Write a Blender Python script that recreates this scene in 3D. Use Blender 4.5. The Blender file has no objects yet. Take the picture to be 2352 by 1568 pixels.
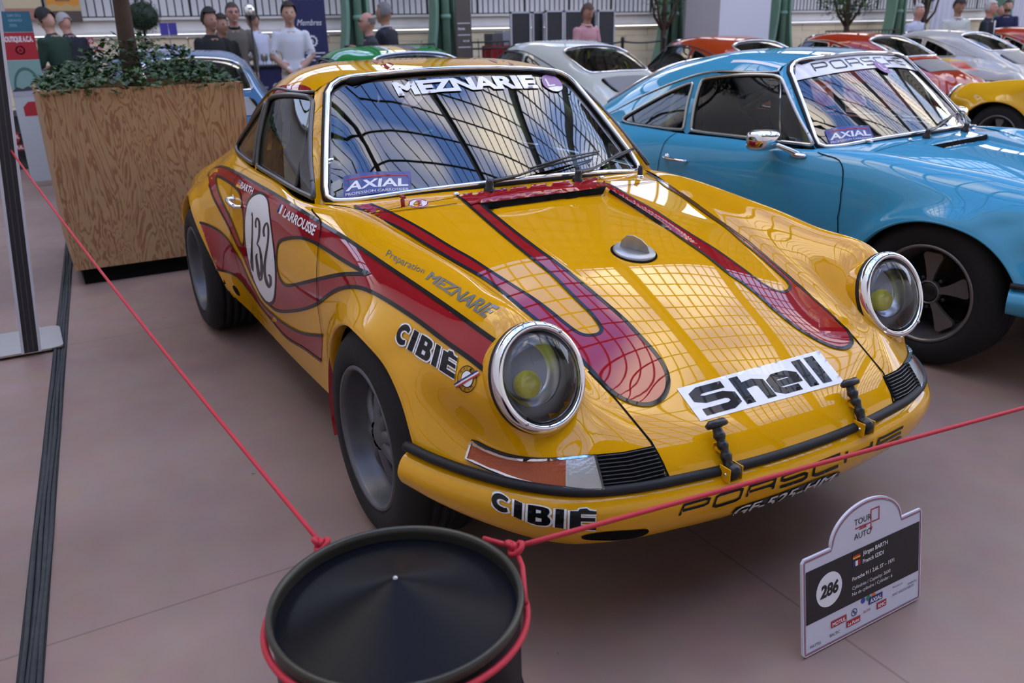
import bpy, bmesh, math, random
import numpy as np
from math import sin, cos, pi, radians, sqrt, atan2
from mathutils import Vector, Matrix
from mathutils.bvhtree import BVHTree
from mathutils.geometry import delaunay_2d_cdt

SC = bpy.context.scene
COL = SC.collection
random.seed(7)
RNG = np.random.default_rng(7)

# ------------------------------------------------------------------ camera
FW, FH, FPX = 2352.0, 1568.0, 1911.8
CAM_LOC = np.array([2.0185, -1.5124, 1.4031])
CAM_R = np.array([[0.50143, -0.812559, -0.29718], [0.865178, 0.468595, 0.178564], [-0.005837, -0.346651, 0.937976]])  # right, forward, up
cam_d = bpy.data.cameras.new('camera')
cam = bpy.data.objects.new('camera', cam_d)
COL.objects.link(cam)
# the car is measured in its own frame; CAR_G lays that frame onto the level floor
_f = np.array([-0.866273, 0.499571, 0.0]); _K = np.array([[0, -_f[2], _f[1]], [_f[2], 0, -_f[0]], [-_f[1], _f[0], 0]])
CAR_G = np.eye(3) + sin(.0157) * _K + (1 - cos(.0157)) * _K @ _K
CAR_P = np.array([-1.15, -.72, 0.0])
W_LOC = CAR_G @ (CAM_LOC - CAR_P) + CAR_P; W_R = CAR_G @ CAM_R
M4 = Matrix.Identity(4)
for i in range(3):
    M4[i][0] = W_R[i][0]; M4[i][1] = W_R[i][2]; M4[i][2] = -W_R[i][1]; M4[i][3] = W_LOC[i]
cam.matrix_world = M4
cam_d.sensor_width = 36.0
cam_d.lens = FPX * 36.0 / FW
cam_d.clip_start = 0.05; cam_d.clip_end = 300
cam_d.dof.use_dof = True
cam_d.dof.focus_distance = 2.25
cam_d.dof.aperture_fstop = 4.5
SC.camera = cam

# ------------------------------------------------------------------ daylight (everything comes through the glass roof)
world = bpy.data.worlds.new('sky')
SC.world = world
world.cycles.sampling_method = 'MANUAL'; world.cycles.sample_map_resolution = 512
world.use_nodes = True
wn = world.node_tree.nodes; wl = world.node_tree.links
bg = wn['Background']
# clear blue overhead paling towards the horizon, with scattered cloud; the same all round
tcw = wn.new('ShaderNodeTexCoord'); sx = wn.new('ShaderNodeSeparateXYZ'); sky = wn.new('ShaderNodeValToRGB')
wl.new(tcw.outputs['Generated'], sx.inputs[0]); wl.new(sx.outputs[2], sky.inputs['Fac'])
e = sky.color_ramp.elements; e[0].position = 0.0; e[0].color = (.80, .82, .90, 1); e[1].position = .85; e[1].color = (.13, .26, .66, 1)
x_ = e.new(.25); x_.color = (.52, .62, .86, 1)
cl = wn.new('ShaderNodeTexNoise'); cl.inputs['Scale'].default_value = 3.2; cl.inputs['Detail'].default_value = 1.0; cl.inputs['Roughness'].default_value = .55
rmp = wn.new('ShaderNodeValToRGB'); rmp.color_ramp.elements[0].position = .49; rmp.color_ramp.elements[1].position = .65
mxw = wn.new('ShaderNodeMix'); mxw.data_type = 'RGBA'; mxw.inputs[7].default_value = (1.42, 1.26, 1.04, 1)     # sunlit white cloud
wl.new(tcw.outputs['Generated'], cl.inputs['Vector']); wl.new(cl.outputs['Fac'], rmp.inputs['Fac']); wl.new(rmp.outputs['Color'], mxw.inputs[0]); wl.new(sky.outputs[0], mxw.inputs[6])
wl.new(mxw.outputs[2], bg.inputs[0])
bg.inputs[1].default_value = 4.5
SC.view_settings.view_transform = 'Standard'
SC.view_settings.look = 'None'
SC.view_settings.exposure = 0.0
SC.view_settings.gamma = 1.0
SC.view_settings.use_curve_mapping = False
SC.cycles.max_bounces = 5; SC.cycles.diffuse_bounces = 2; SC.cycles.glossy_bounces = 3; SC.cycles.transmission_bounces = 3; SC.cycles.transparent_max_bounces = 8; SC.cycles.adaptive_threshold = 0.05

# ------------------------------------------------------------------ helpers
def ray_dir(px, py):
    d = np.array([(px - FW / 2) / FPX, 1.0, -(py - FH / 2) / FPX])
    d = CAM_R @ d
    return d / np.linalg.norm(d)
def on_plane(px, py, axis, val):
    d = ray_dir(px, py)
    return CAM_LOC + d * ((val - CAM_LOC[axis]) / d[axis])
def project(P):
    d = (np.atleast_2d(P) - CAM_LOC) @ CAM_R
    return np.stack([FW / 2 + FPX * d[:, 0] / d[:, 1], FH / 2 - FPX * d[:, 2] / d[:, 1]], 1)

MATS = {}
def nodes_of(name):
    m = bpy.data.materials.new(name); m.use_nodes = True
    nt = m.node_tree
    return m, nt, nt.nodes['Principled BSDF']
def mat(name, col, rough=0.5, metal=0.0, coat=0.0, spec=0.5, emit=None, estr=0.0, bump=None, var=0.0, vscale=8.0, trans=0.0, sss=0.0):
    if name in MATS: return MATS[name]
    m, nt, b = nodes_of(name)
    b.inputs['Base Color'].default_value = (*col, 1)
    b.inputs['Roughness'].default_value = rough
    b.inputs['Metallic'].default_value = metal
    b.inputs['Coat Weight'].default_value = coat
    b.inputs['Coat Roughness'].default_value = 0.015
    b.inputs['Specular IOR Level'].default_value = spec
    b.inputs['Transmission Weight'].default_value = trans
    if emit:
        b.inputs['Emission Color'].default_value = (*emit, 1); b.inputs['Emission Strength'].default_value = estr
    if var > 0 or bump:
        tc = nt.nodes.new('ShaderNodeTexCoord')
        nz = nt.nodes.new('ShaderNodeTexNoise'); nz.inputs['Scale'].default_value = vscale; nz.inputs['Detail'].default_value = 3
        nt.links.new(tc.outputs['Object'], nz.inputs['Vector'])
        if var > 0:
            mx = nt.nodes.new('ShaderNodeMix'); mx.data_type = 'RGBA'
            mx.inputs[6].default_value = (*[c * (1 - var) for c in col], 1); mx.inputs[7].default_value = (*[min(1, c * (1 + var)) for c in col], 1)
            nt.links.new(nz.outputs['Fac'], mx.inputs[0]); nt.links.new(mx.outputs[2], b.inputs['Base Color'])
        if bump:
            bp = nt.nodes.new('ShaderNodeBump'); bp.inputs['Strength'].default_value = bump; bp.inputs['Distance'].default_value = 0.01
            nt.links.new(nz.outputs['Fac'], bp.inputs['Height']); nt.links.new(bp.outputs['Normal'], b.inputs['Normal'])
    MATS[name] = m
    return m
def paint(name, col, flake=0.0):
    return mat(name, col, rough=0.5, coat=1.0, spec=0.0, metal=flake)
def glass(name, tint=(0.85, 0.92, 0.9), ior=1.5, rough=0.0):
    if name in MATS: return MATS[name]
    m = bpy.data.materials.new(name); m.use_nodes = True
    nt = m.node_tree; nt.nodes.clear()
    out = nt.nodes.new('ShaderNodeOutputMaterial'); mix = nt.nodes.new('ShaderNodeMixShader')
    tr = nt.nodes.new('ShaderNodeBsdfTransparent'); gl = nt.nodes.new('ShaderNodeBsdfGlossy'); fr = nt.nodes.new('ShaderNodeFresnel')
    tr.inputs[0].default_value = (*tint, 1); gl.inputs['Roughness'].default_value = rough; gl.inputs['Color'].default_value = (1, 1, 1, 1)
    fr.inputs['IOR'].default_value = ior
    nt.links.new(fr.outputs[0], mix.inputs[0]); nt.links.new(tr.outputs[0], mix.inputs[1]); nt.links.new(gl.outputs[0], mix.inputs[2])
    nt.links.new(mix.outputs[0], out.inputs[0])
    MATS[name] = m
    return m

def link(o, parent=None):
    COL.objects.link(o)
    if parent is not None: o.parent = parent
    return o
def mesh_from(name, V, F, smooth=True):
    me = bpy.data.meshes.new(name)
    me.from_pydata([tuple(map(float, v)) for v in V], [], [tuple(map(int, f)) for f in F])
    if smooth: me.polygons.foreach_set('use_smooth', np.ones(len(me.polygons), dtype=bool))
    me.update()
    return me
def add(name, V, F, m, parent=None, smooth=True, loc=None, rotz=0.0):
    me = mesh_from(name, V, F, smooth)
    for mm in (m if isinstance(m, (list, tuple)) else [m]): me.materials.append(mm)
    o = bpy.data.objects.new(name, me)
    if loc is not None: o.location = loc
    if rotz: o.rotation_euler = (0, 0, rotz)
    return link(o, parent)
def empty(name, loc=(0, 0, 0), rotz=0.0, parent=None):
    o = bpy.data.objects.new(name, None); o.location = loc; o.rotation_euler = (0, 0, rotz); o.empty_display_size = 0.1
    return link(o, parent)
def tag(o, label=None, cat=None, group=None, kind=None):
    if label: o['label'] = label
    if cat: o['category'] = cat
    if group: o['group'] = group
    if kind: o['kind'] = kind
    return o
def bake(o):
    """apply modifiers of an object into a plain mesh (no operators)"""
    dg = bpy.context.evaluated_depsgraph_get()
    me = bpy.data.meshes.new_from_object(o.evaluated_get(dg))
    o.modifiers.clear(); o.data = me
    return o

class MB:
    """collects shapes for ONE mesh"""
    def __init__(s): s.V = []; s.F = []; s.S = []; s.MI = []; s.mi = 0
    def addvf(s, V, F, smooth=True):
        n = len(s.V); s.V += [tuple(v) for v in V]; s.F += [tuple(i + n for i in f) for f in F]
        s.S += [smooth] * len(F); s.MI += [s.mi] * len(F); return s
    def box(s, c, d, R=None, bev=0.0):
        x, y, z = [k / 2 for k in d]
        if bev <= 0:
            V = [(-x, -y, -z), (x, -y, -z), (x, y, -z), (-x, y, -z), (-x, -y, z), (x, -y, z), (x, y, z), (-x, y, z)]
            F = [(0, 3, 2, 1), (4, 5, 6, 7), (0, 1, 5, 4), (1, 2, 6, 5), (2, 3, 7, 6), (3, 0, 4, 7)]
        else:
            bm = bmesh.new(); bmesh.ops.create_cube(bm, size=1)
            for v in bm.verts: v.co = Vector((v.co.x * d[0], v.co.y * d[1], v.co.z * d[2]))
            bmesh.ops.bevel(bm, geom=list(bm.edges), offset=bev, segments=2, profile=0.6, affect='EDGES')
            bm.verts.index_update()
            V = [tuple(v.co) for v in bm.verts]; F = [tuple(v.index for v in f.verts) for f in bm.faces]; bm.free()
        V = np.array(V)
        if R is not None: V = V @ np.array(R).T
        return s.addvf(V + np.array(c), F, False)
    def tube(s, P, r, n=8, closed=False, caps=True, flat=1.0, up=None):
        P = np.array(P, float); m = len(P)
        r = np.full(m, r, float) if np.isscalar(r) else np.array(r, float)
        if closed: T = np.roll(P, -1, 0) - np.roll(P, 1, 0)
        else: T = np.gradient(P, axis=0)
        T /= np.linalg.norm(T, axis=1)[:, None] + 1e-12
        ref = np.array(up if up is not None else (0, 0, 1.0))
        if up is None and abs(T[0] @ ref) > 0.9: ref = np.array((1.0, 0, 0))
        N = ref - T[0] * (T[0] @ ref); N /= np.linalg.norm(N)
        V = []
        for i in range(m):
            if up is not None:
                N = np.array(up) - T[i] * (T[i] @ np.array(up)); N /= np.linalg.norm(N) + 1e-9
            else:
                N = N - T[i] * (T[i] @ N); N /= np.linalg.norm(N) + 1e-12
            B = np.cross(T[i], N)
            for k in range(n):
                a = 2 * pi * k / n
                V.append(P[i] + r[i] * (cos(a) * N * flat + sin(a) * B))
        F = []
        for i in range(m if closed else m - 1):
            j = (i + 1) % m
            for k in range(n):
                k2 = (k + 1) % n
                F.append((i * n + k, i * n + k2, j * n + k2, j * n + k))
        if not closed and caps:
            F.append(tuple(range(n))[::-1]); F.append(tuple((m - 1) * n + k for k in range(n)))
        return s.addvf(V, F)
    def lathe(s, prof, n=48, M=None, arc=2 * pi):
        """prof: (r, h) around local z; M maps to world (3x3 columns, origin)"""
        prof = np.array(prof, float); m = len(prof); V = []; F = []
        full = abs(arc - 2 * pi) < 1e-6; nn = n if full else n + 1
        for k in range(nn):
            a = arc * k / n
            for r, h in prof: V.append((r * cos(a), r * sin(a), h))
        for k in range(n):
            k2 = (k + 1) % nn
            for i in range(m - 1): F.append((k * m + i, k2 * m + i, k2 * m + i + 1, k * m + i + 1))
        V = np.array(V)
        if M is not None: V = V @ np.array(M[0]).T + np.array(M[1])
        return s.addvf(V, F)
    def extrude(s, P, d, M=None, smooth=False, z0=0.0):
        """polygon P (2d) extruded along local z from z0 to z0+d, mapped by M"""
        P = np.array(P, float); n = len(P)
        if ((P[:, 0] * np.roll(P[:, 1], -1) - np.roll(P[:, 0], -1) * P[:, 1]).sum()) < 0: P = P[::-1]
        V = np.array([(x, y, z0) for x, y in P] + [(x, y, z0 + d) for x, y in P])
        res = delaunay_2d_cdt([Vector(p) for p in P], [(i, (i + 1) % n) for i in range(n)], [], 0, 1e-7)
        vo, tf = res[0], res[2]
        tris = []
        for f in tf:
            c = sum((vo[i] for i in f), Vector((0, 0))) / len(f)
            if inside(np.array([[c.x, c.y]]), [P])[0]: tris.append(f)
        if len(vo) != n: tris = [tuple(range(n))]
        F = [tuple(reversed(t)) for t in tris] + [tuple(i + n for i in t) for t in tris]
        F += [(i, (i + 1) % n, (i + 1) % n + n, i + n) for i in range(n)]
        if M is not None: V = V @ np.array(M[0]).T + np.array(M[1])
        n0 = len(s.F); s.addvf(V, F, False)
        return s
    def ball(s, c, r, n=12, m=8, R=None):
        r = np.array([r, r, r]) if np.isscalar(r) else np.array(r)
        V = []; F = []
        for i in range(m + 1):
            t = pi * i / m
            for k in range(n): V.append((sin(t) * cos(2 * pi * k / n), sin(t) * sin(2 * pi * k / n), cos(t)))
        for i in range(m):
            for k in range(n):
                k2 = (k + 1) % n; F.append((i * n + k, (i + 1) * n + k, (i + 1) * n + k2, i * n + k2))
        V = np.array(V) * r
        if R is not None: V = V @ np.array(R).T
        return s.addvf(V + np.array(c), F)
    def build(s, name, m, parent=None, **kw):
        me = bpy.data.meshes.new(name)
        me.from_pydata([tuple(map(float, v)) for v in s.V], [], s.F)
        me.polygons.foreach_set('use_smooth', np.array(s.S, dtype=bool))
        for mm in (m if isinstance(m, (list, tuple)) else [m]): me.materials.append(mm)
        if any(s.MI): me.polygons.foreach_set('material_index', np.array(s.MI, dtype=np.int32))
        me.update()
        o = bpy.data.objects.new(name, me)
        if kw.get('loc') is not None: o.location = kw['loc']
        if kw.get('rotz'): o.rotation_euler = (0, 0, kw['rotz'])
        return link(o, parent)

def inside(Q, loops):
    Q = np.asarray(Q, float); c = np.zeros(len(Q), int)
    for L in loops:
        L = np.asarray(L, float); A = L; B = np.roll(L, -1, 0)
        for (x1, y1), (x2, y2) in zip(A, B):
            if y1 == y2: continue
            cond = ((y1 > Q[:, 1]) != (y2 > Q[:, 1]))
            xi = x1 + (Q[:, 1] - y1) * (x2 - x1) / (y2 - y1)
            c += (cond & (Q[:, 0] < xi)).astype(int)
    return c % 2 == 1
def resample(L, s, closed=True):
    L = np.array(L, float)
    if closed: L = np.vstack([L, L[:1]])
    out = []
    for a, b in zip(L[:-1], L[1:]):
        n = max(1, int(math.ceil(np.linalg.norm(b - a) / s)))
        for k in range(n): out.append(a + (b - a) * k / n)
    if not closed: out.append(L[-1])
    return np.array(out)
def smooth_loop(P, n=8, closed=True, sharp=()):
    """centripetal-ish Catmull-Rom through P; indices in sharp keep their corner"""
    P = np.array(P, float); m = len(P); out = []
    rng_ = range(m if closed else m - 1)
    for i in rng_:
        p1, p2 = P[i], P[(i + 1) % m]
        p0 = P[(i - 1) % m] if closed or i > 0 else 2 * p1 - p2
        p3 = P[(i + 2) % m] if closed or i + 2 < m else 2 * p2 - p1
        if i in sharp: p0 = 2 * p1 - p2
        if (i + 1) % m in sharp: p3 = 2 * p2 - p1
        d = np.linalg.norm(p2 - p1) + 1e-9
        m1 = (p2 - p0) / (np.linalg.norm(p2 - p1) + np.linalg.norm(p1 - p0) + 1e-9) * d
        m2 = (p3 - p1) / (np.linalg.norm(p3 - p2) + np.linalg.norm(p2 - p1) + 1e-9) * d
        for k in range(n):
            t = k / n
            out.append((2*t**3-3*t*t+1)*p1 + (t**3-2*t*t+t)*m1 + (-2*t**3+3*t*t)*p2 + (t**3-t*t)*m2)
    if not closed: out.append(P[-1])
    return np.array(out)
def cdt_fill(loops, s):
    """triangulate the even-odd inside of 2d loops with an interior grid of spacing s"""
    pts = []; edges = []
    for L in loops:
        R = resample(L, s); n0 = len(pts); pts += [tuple(p) for p in R]
        edges += [(n0 + i, n0 + (i + 1) % len(R)) for i in range(len(R))]
    A = np.vstack([np.array(L) for L in loops]); lo, hi = A.min(0), A.max(0)
    gx = np.arange(lo[0] + s / 2, hi[0], s); gy = np.arange(lo[1] + s / 2, hi[1], s)
    if len(gx) and len(gy):
        G = np.array(np.meshgrid(gx, gy)).reshape(2, -1).T
        G = G[inside(G, loops)]
        if len(G):
            B = np.array(pts); keep = np.ones(len(G), bool)
            for i0 in range(0, len(G), 2000):
                d = ((G[i0:i0+2000, None] - B[None]) ** 2).sum(2).min(1); keep[i0:i0+2000] = d > (0.45 * s) ** 2
            pts += [tuple(p) for p in G[keep]]
    r = delaunay_2d_cdt([Vector(p) for p in pts], edges, [], 0, 1e-6)
    P = np.array([tuple(v) for v in r[0]]); T = [tuple(f) for f in r[2] if len(f) == 3]
    C = np.array([P[list(t)].mean(0) for t in T]); k = inside(C, loops)
    return P, [t for t, kk in zip(T, k) if kk]

def text_loops(txt, bold=0.0, shear=0.0, spacing=1.0):
    """letters of the built-in font as 2d loops (one list per letter), height ~0.7 per em"""
    cu = bpy.data.curves.new('t', 'FONT'); cu.body = txt; cu.size = 1.0; cu.fill_mode = 'NONE'; cu.shear = shear; cu.space_character = spacing
    cu.resolution_u = 3
    o = bpy.data.objects.new('t', cu); COL.objects.link(o)
    dg = bpy.context.evaluated_depsgraph_get(); dg.update()
    me = o.evaluated_get(dg).to_mesh()
    V = np.array([v.co[:2] for v in me.vertices]) if len(me.vertices) else np.zeros((0, 2))
    adj = {}
    for e in me.edges:
        a, b = e.vertices; adj.setdefault(a, []).append(b); adj.setdefault(b, []).append(a)
    seen = set(); loops = []
    for s0 in adj:
        if s0 in seen: continue
        L = [s0]; seen.add(s0); cur = s0
        while True:
            nx = [k for k in adj[cur] if k not in seen]
            if not nx: break
            cur = nx[0]; seen.add(cur); L.append(cur)
        if len(L) > 2: loops.append(V[L])
    bpy.data.objects.remove(o, do_unlink=True); bpy.data.curves.remove(cu)
    if bold:
        out = []
        for i, L in enumerate(loops):
            hole = sum(inside(L[:1], [M])[0] for j, M in enumerate(loops) if j != i) % 2 == 1
            ar = (L[:, 0] * np.roll(L[:, 1], -1) - np.roll(L[:, 0], -1) * L[:, 1]).sum()
            a = L - np.roll(L, 1, 0); b = np.roll(L, -1, 0) - L
            a /= np.linalg.norm(a, axis=1)[:, None] + 1e-9; b /= np.linalg.norm(b, axis=1)[:, None] + 1e-9
            t = a + b; t /= np.linalg.norm(t, axis=1)[:, None] + 1e-9
            n = np.stack([t[:, 1], -t[:, 0]], 1); k = 1 / np.maximum(.6, (n * np.stack([a[:, 1], -a[:, 0]], 1)).sum(1))
            sg = (1 if ar > 0 else -1) * (-1 if hole else 1)
            out.append(L + n * (bold * sg * (.7 if hole else 1) * k)[:, None])
        loops = out
    return loops

# ------------------------------------------------------------------ sports car surfaces (car frame: x forward from front axle, y left, z up)
def nat_matrix(k, t):
    k = np.asarray(k, float); n = len(k); h = np.diff(k)
    A = np.eye(n); B = np.zeros((n, n))
    for i in range(1, n - 1):
        A[i, i-1] = h[i-1]; A[i, i] = 2 * (h[i-1] + h[i]); A[i, i+1] = h[i]
        B[i, i+1] += 6 / h[i]; B[i, i] -= 6 / h[i] + 6 / h[i-1]; B[i, i-1] += 6 / h[i-1]
    Mm = np.linalg.solve(A, B)
    t = np.asarray(t, float); j = np.clip(np.searchsorted(k, t) - 1, 0, n - 2); s = t - k[j]; hh = h[j]
    I = np.eye(n)
    a = I[j]; b = I[j + 1]; ma = Mm[j]; mb = Mm[j + 1]; s = s[:, None]; hh = hh[:, None]
    return a + s * ((b - a) / hh - hh * (2 * ma + mb) / 6) + s * s * ma / 2 + s ** 3 * (mb - ma) / (6 * hh)
def knots(K):
    d = np.linalg.norm(np.diff(K, axis=0), axis=2).mean(1)
    return np.concatenate([[0], np.cumsum(np.maximum(d, 1e-3))])
def surf(K, nu, nv, sym_v0=False):
    """interpolating C2 grid through control points K[u][v]; sym_v0 mirrors across y=0 before v index 0"""
    K = np.array(K, float)
    if sym_v0:
        m = K[:, 1:3][:, ::-1] * np.array([1, -1, 1]); off = m.shape[1]
        K2 = np.concatenate([m, K], 1)
    else: K2 = K; off = 0
    ku = knots(K2); kv = knots(K2.transpose(1, 0, 2))
    def dens(k, n, a):
        return np.concatenate([np.linspace(k[i], k[i+1], max(2, int(round(n * (k[i+1]-k[i]) / (k[-1]-k[a])))) + 1)[:-1] for i in range(a, len(k)-1)] + [[k[-1]]])
    tu = dens(ku, nu, 0); tv = dens(kv, nv, off)
    Eu = nat_matrix(ku, tu); Ev = nat_matrix(kv, tv)
    return np.einsum('ai,ijk,bj->abk', Eu, K2, Ev)
def grid_faces(nu, nv, flip=False):
    F = []
    for i in range(nu - 1):
        for j in range(nv - 1):
            q = (i * nv + j, i * nv + j + 1, (i + 1) * nv + j + 1, (i + 1) * nv + j)
            F.append(q[::-1] if flip else q)
    return F
def bvh_of(*grids):
    V = []; F = []
    for G in grids:
        n0 = len(V); V += [tuple(p) for p in G.reshape(-1, 3)]; F += [tuple(i + n0 for i in f) for f in grid_faces(*G.shape[:2])]
    return BVHTree.FromPolygons(V, F)
def mir(G): return G * np.array([1, -1, 1])

NAR = 0.0
LOWER = [
 [(.777,.385,.455),(.768,.44,.455),(.748,.51,.455),(.712,.59,.455),(.642,.67,.455),(.53,.738,.455),(.43,.785,.44),(.37,.80,.36),(.35,.78,.27)],
 [(.748,.393,.497),(.738,.447,.495),(.717,.515,.495),(.68,.592,.492),(.606,.668,.49),(.492,.735,.485),(.395,.787,.468),(.335,.803,.38),(.31,.785,.28)],
 [(.66,.408,.568),(.658,.457,.57),(.642,.522,.566),(.604,.60,.560),(.562,.690,.568),(.435,.742,.555),(.33,.792,.525),(.275,.81,.42),(.25,.79,.29)],
 [(.55,.419,.622),(.55,.460,.630),(.545,.500,.660),(.528,.603,.688),(.530,.712,.670),(.385,.765,.640),(.25,.797,.575),(.205,.815,.45),(.18,.79,.3)],
 [(.44,.431,.664),(.435,.475,.680),(.445,.512,.728),(.46,.603,.797),(.435,.700,.748),(.30,.756,.69),(.17,.802,.61),(.125,.82,.46),(.1,.79,.3)],
 [(.30,.450,.713),(.30,.488,.729),(.30,.543,.785),(.30,.61,.822),(.295,.684,.786),(.21,.764,.715),(.09,.812,.635),(.05,.825,.48),(.02,.79,.3)],
 [(.10,.482,.768),(.10,.514,.781),(.10,.562,.819),(.10,.618,.845),(.10,.690,.815),(.065,.765,.745),(0,.812,.66),(-.04,.824,.50),(-.05,.79,.3)],
 [(-.10,.522,.806),(-.10,.550,.818),(-.10,.59,.846),(-.10,.635,.863),(-.10,.697,.838),(-.10,.762,.77),(-.11,.80,.66),(-.14,.812,.50),(-.15,.78,.3)],
 [(-.30,.561,.842),(-.30,.586,.853),(-.30,.619,.874),(-.30,.655,.880),(-.30,.704,.857),(-.30,.757,.79),(-.30,.785,.66),(-.30,.785,.48),(-.30,.755,.27)],
 [(-.50,.607,.877),(-.50,.632,.884),(-.50,.658,.888),(-.50,.685,.882),(-.50,.722,.857),(-.50,.762,.79),(-.50,.785,.655),(-.50,.778,.45),(-.50,.74,.24)],
 [(-.72,.700,.874),(-.72,.712,.876),(-.72,.725,.872),(-.72,.741,.860),(-.72,.758,.83),(-.72,.779,.76),(-.72,.792,.63),(-.72,.78,.43),(-.72,.74,.23)],
 [(-1.1,.700,.885),(-1.1,.713,.885),(-1.1,.728,.877),(-1.1,.748,.858),(-1.1,.768,.82),(-1.1,.788,.74),(-1.1,.798,.62),(-1.1,.782,.42),(-1.1,.74,.22)],
 [(-1.5,.693,.885),(-1.5,.707,.885),(-1.5,.723,.878),(-1.5,.744,.859),(-1.5,.767,.82),(-1.5,.789,.74),(-1.5,.80,.62),(-1.5,.785,.42),(-1.5,.74,.22)],
 [(-1.8,.677,.892),(-1.8,.693,.890),(-1.8,.712,.882),(-1.8,.738,.862),(-1.8,.768,.82),(-1.8,.80,.74),(-1.8,.818,.62),(-1.8,.803,.43),(-1.8,.75,.23)],
 [(-2.05,.645,.897),(-2.05,.667,.886),(-2.05,.695,.864),(-2.05,.73,.838),(-2.05,.775,.80),(-2.05,.822,.73),(-2.05,.853,.625),(-2.05,.855,.47),(-2.05,.80,.28)],
 [(-2.3,.568,.90),(-2.3,.605,.872),(-2.3,.647,.843),(-2.3,.70,.803),(-2.3,.76,.757),(-2.3,.815,.695),(-2.3,.853,.62),(-2.3,.866,.48),(-2.3,.82,.30)],
 [(-2.55,.535,.862),(-2.55,.572,.842),(-2.55,.62,.812),(-2.55,.68,.776),(-2.55,.74,.73),(-2.55,.79,.665),(-2.55,.825,.59),(-2.55,.835,.47),(-2.55,.79,.3)],
 [(-2.85,.509,.777),(-2.85,.55,.765),(-2.85,.60,.744),(-2.85,.655,.715),(-2.85,.70,.676),(-2.85,.74,.625),(-2.85,.765,.56),(-2.85,.77,.46),(-2.85,.72,.33)],
 [(-3.1,.48,.652),(-3.1,.52,.662),(-3.1,.57,.667),(-3.1,.615,.658),(-3.1,.655,.635),(-3.1,.68,.60),(-3.1,.69,.55),(-3.1,.68,.47),(-3.1,.64,.36)],
 [(-3.22,.45,.52),(-3.22,.49,.525),(-3.22,.54,.525),(-3.22,.58,.52),(-3.22,.61,.51),(-3.22,.625,.50),(-3.22,.63,.48),(-3.22,.62,.43),(-3.22,.59,.36)],
]
HOOD = [
 [(.815,0,.455),(.806,.2,.455),(.777,.385,.455)],
 [(.779,0,.505),(.771,.2,.503),(.748,.393,.497)],
 [(.708,0,.560),(.702,.205,.556),(.66,.408,.568)],
 [(.60,0,.622),(.597,.212,.616),(.585,.416,.605)],
 [(.40,0,.712),(.40,.22,.704),(.40,.436,.678)],
 [(.10,0,.803),(.10,.245,.795),(.10,.482,.768)],
 [(-.20,0,.868),(-.20,.272,.858),(-.20,.542,.824)],
 [(-.435,0,.905),(-.445,.295,.898),(-.465,.594,.872)],
]
COWL = [
 [(-.438,0,.9055),(-.449,.295,.8985),(-.469,.594,.8725)],
 [(-.47,0,.912),(-.50,.3,.905),(-.575,.625,.878)],
 [(-.53,0,.922),(-.57,.31,.914),(-.70,.685,.876)],
]
def wsp(y, t):
    b = np.array([-.486 - .442*y*y, y, .919 - .118*y*y])
    k = y * .521 / .682
    tp = np.array([-.972 - .264*k*k, k, 1.277 - .112*k*k])
    q = b + (tp - b) * t
    return q + np.array([.5, .35 * y / .68, .35]) * 0.012 * 4 * t * (1 - t)
def pillar(t): return np.array([-.672,.708,.872]) * (1 - t) + np.array([-1.035,.563,1.212]) * t + np.array([.006,.012,.005]) * 4 * t * (1 - t)
WSH = [[wsp(y, t) for y in (0, .25, .45, .60, .682)] + [tuple(pillar(t))] for t in (-.04, .25, .5, .75, 1.0)]
ROOF = [
 [(-.967,0,1.275),(-.985,.26,1.268),(-1.028,.45,1.250),(-1.045,.525,1.234),(-1.035,.563,1.212)],
 [(-1.2,0,1.301),(-1.2,.27,1.296),(-1.2,.45,1.28),(-1.2,.54,1.253),(-1.2,.592,1.207)],
 [(-1.4,0,1.310),(-1.4,.27,1.305),(-1.4,.455,1.287),(-1.4,.545,1.250),(-1.4,.598,1.207)],
 [(-1.65,0,1.296),(-1.65,.26,1.286),(-1.65,.45,1.252),(-1.65,.53,1.214),(-1.65,.585,1.160)],
 [(-1.9,0,1.255),(-1.9,.25,1.243),(-1.9,.43,1.206),(-1.9,.515,1.156),(-1.9,.572,1.085)],
 [(-2.1,0,1.192),(-2.1,.24,1.182),(-2.1,.415,1.148),(-2.1,.503,1.092),(-2.1,.560,1.013)],
 [(-2.3,0,1.105),(-2.3,.23,1.096),(-2.3,.40,1.066),(-2.3,.495,1.008),(-2.3,.552,.935)],
 [(-2.5,0,1.002),(-2.5,.22,.995),(-2.5,.40,.972),(-2.5,.485,.93),(-2.5,.540,.877)],
 [(-2.7,0,.905),(-2.7,.21,.90),(-2.7,.38,.885),(-2.7,.47,.86),(-2.7,.522,.822)],
 [(-2.9,0,.81),(-2.9,.2,.805),(-2.9,.36,.795),(-2.9,.45,.775),(-2.9,.505,.754)],
 [(-3.1,0,.69),(-3.1,.18,.685),(-3.1,.34,.68),(-3.1,.425,.665),(-3.1,.48,.652)],
 [(-3.22,0,.54),(-3.22,.18,.538),(-3.22,.34,.532),(-3.22,.42,.526),(-3.22,.452,.52)],
]
SIDE = []
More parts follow.
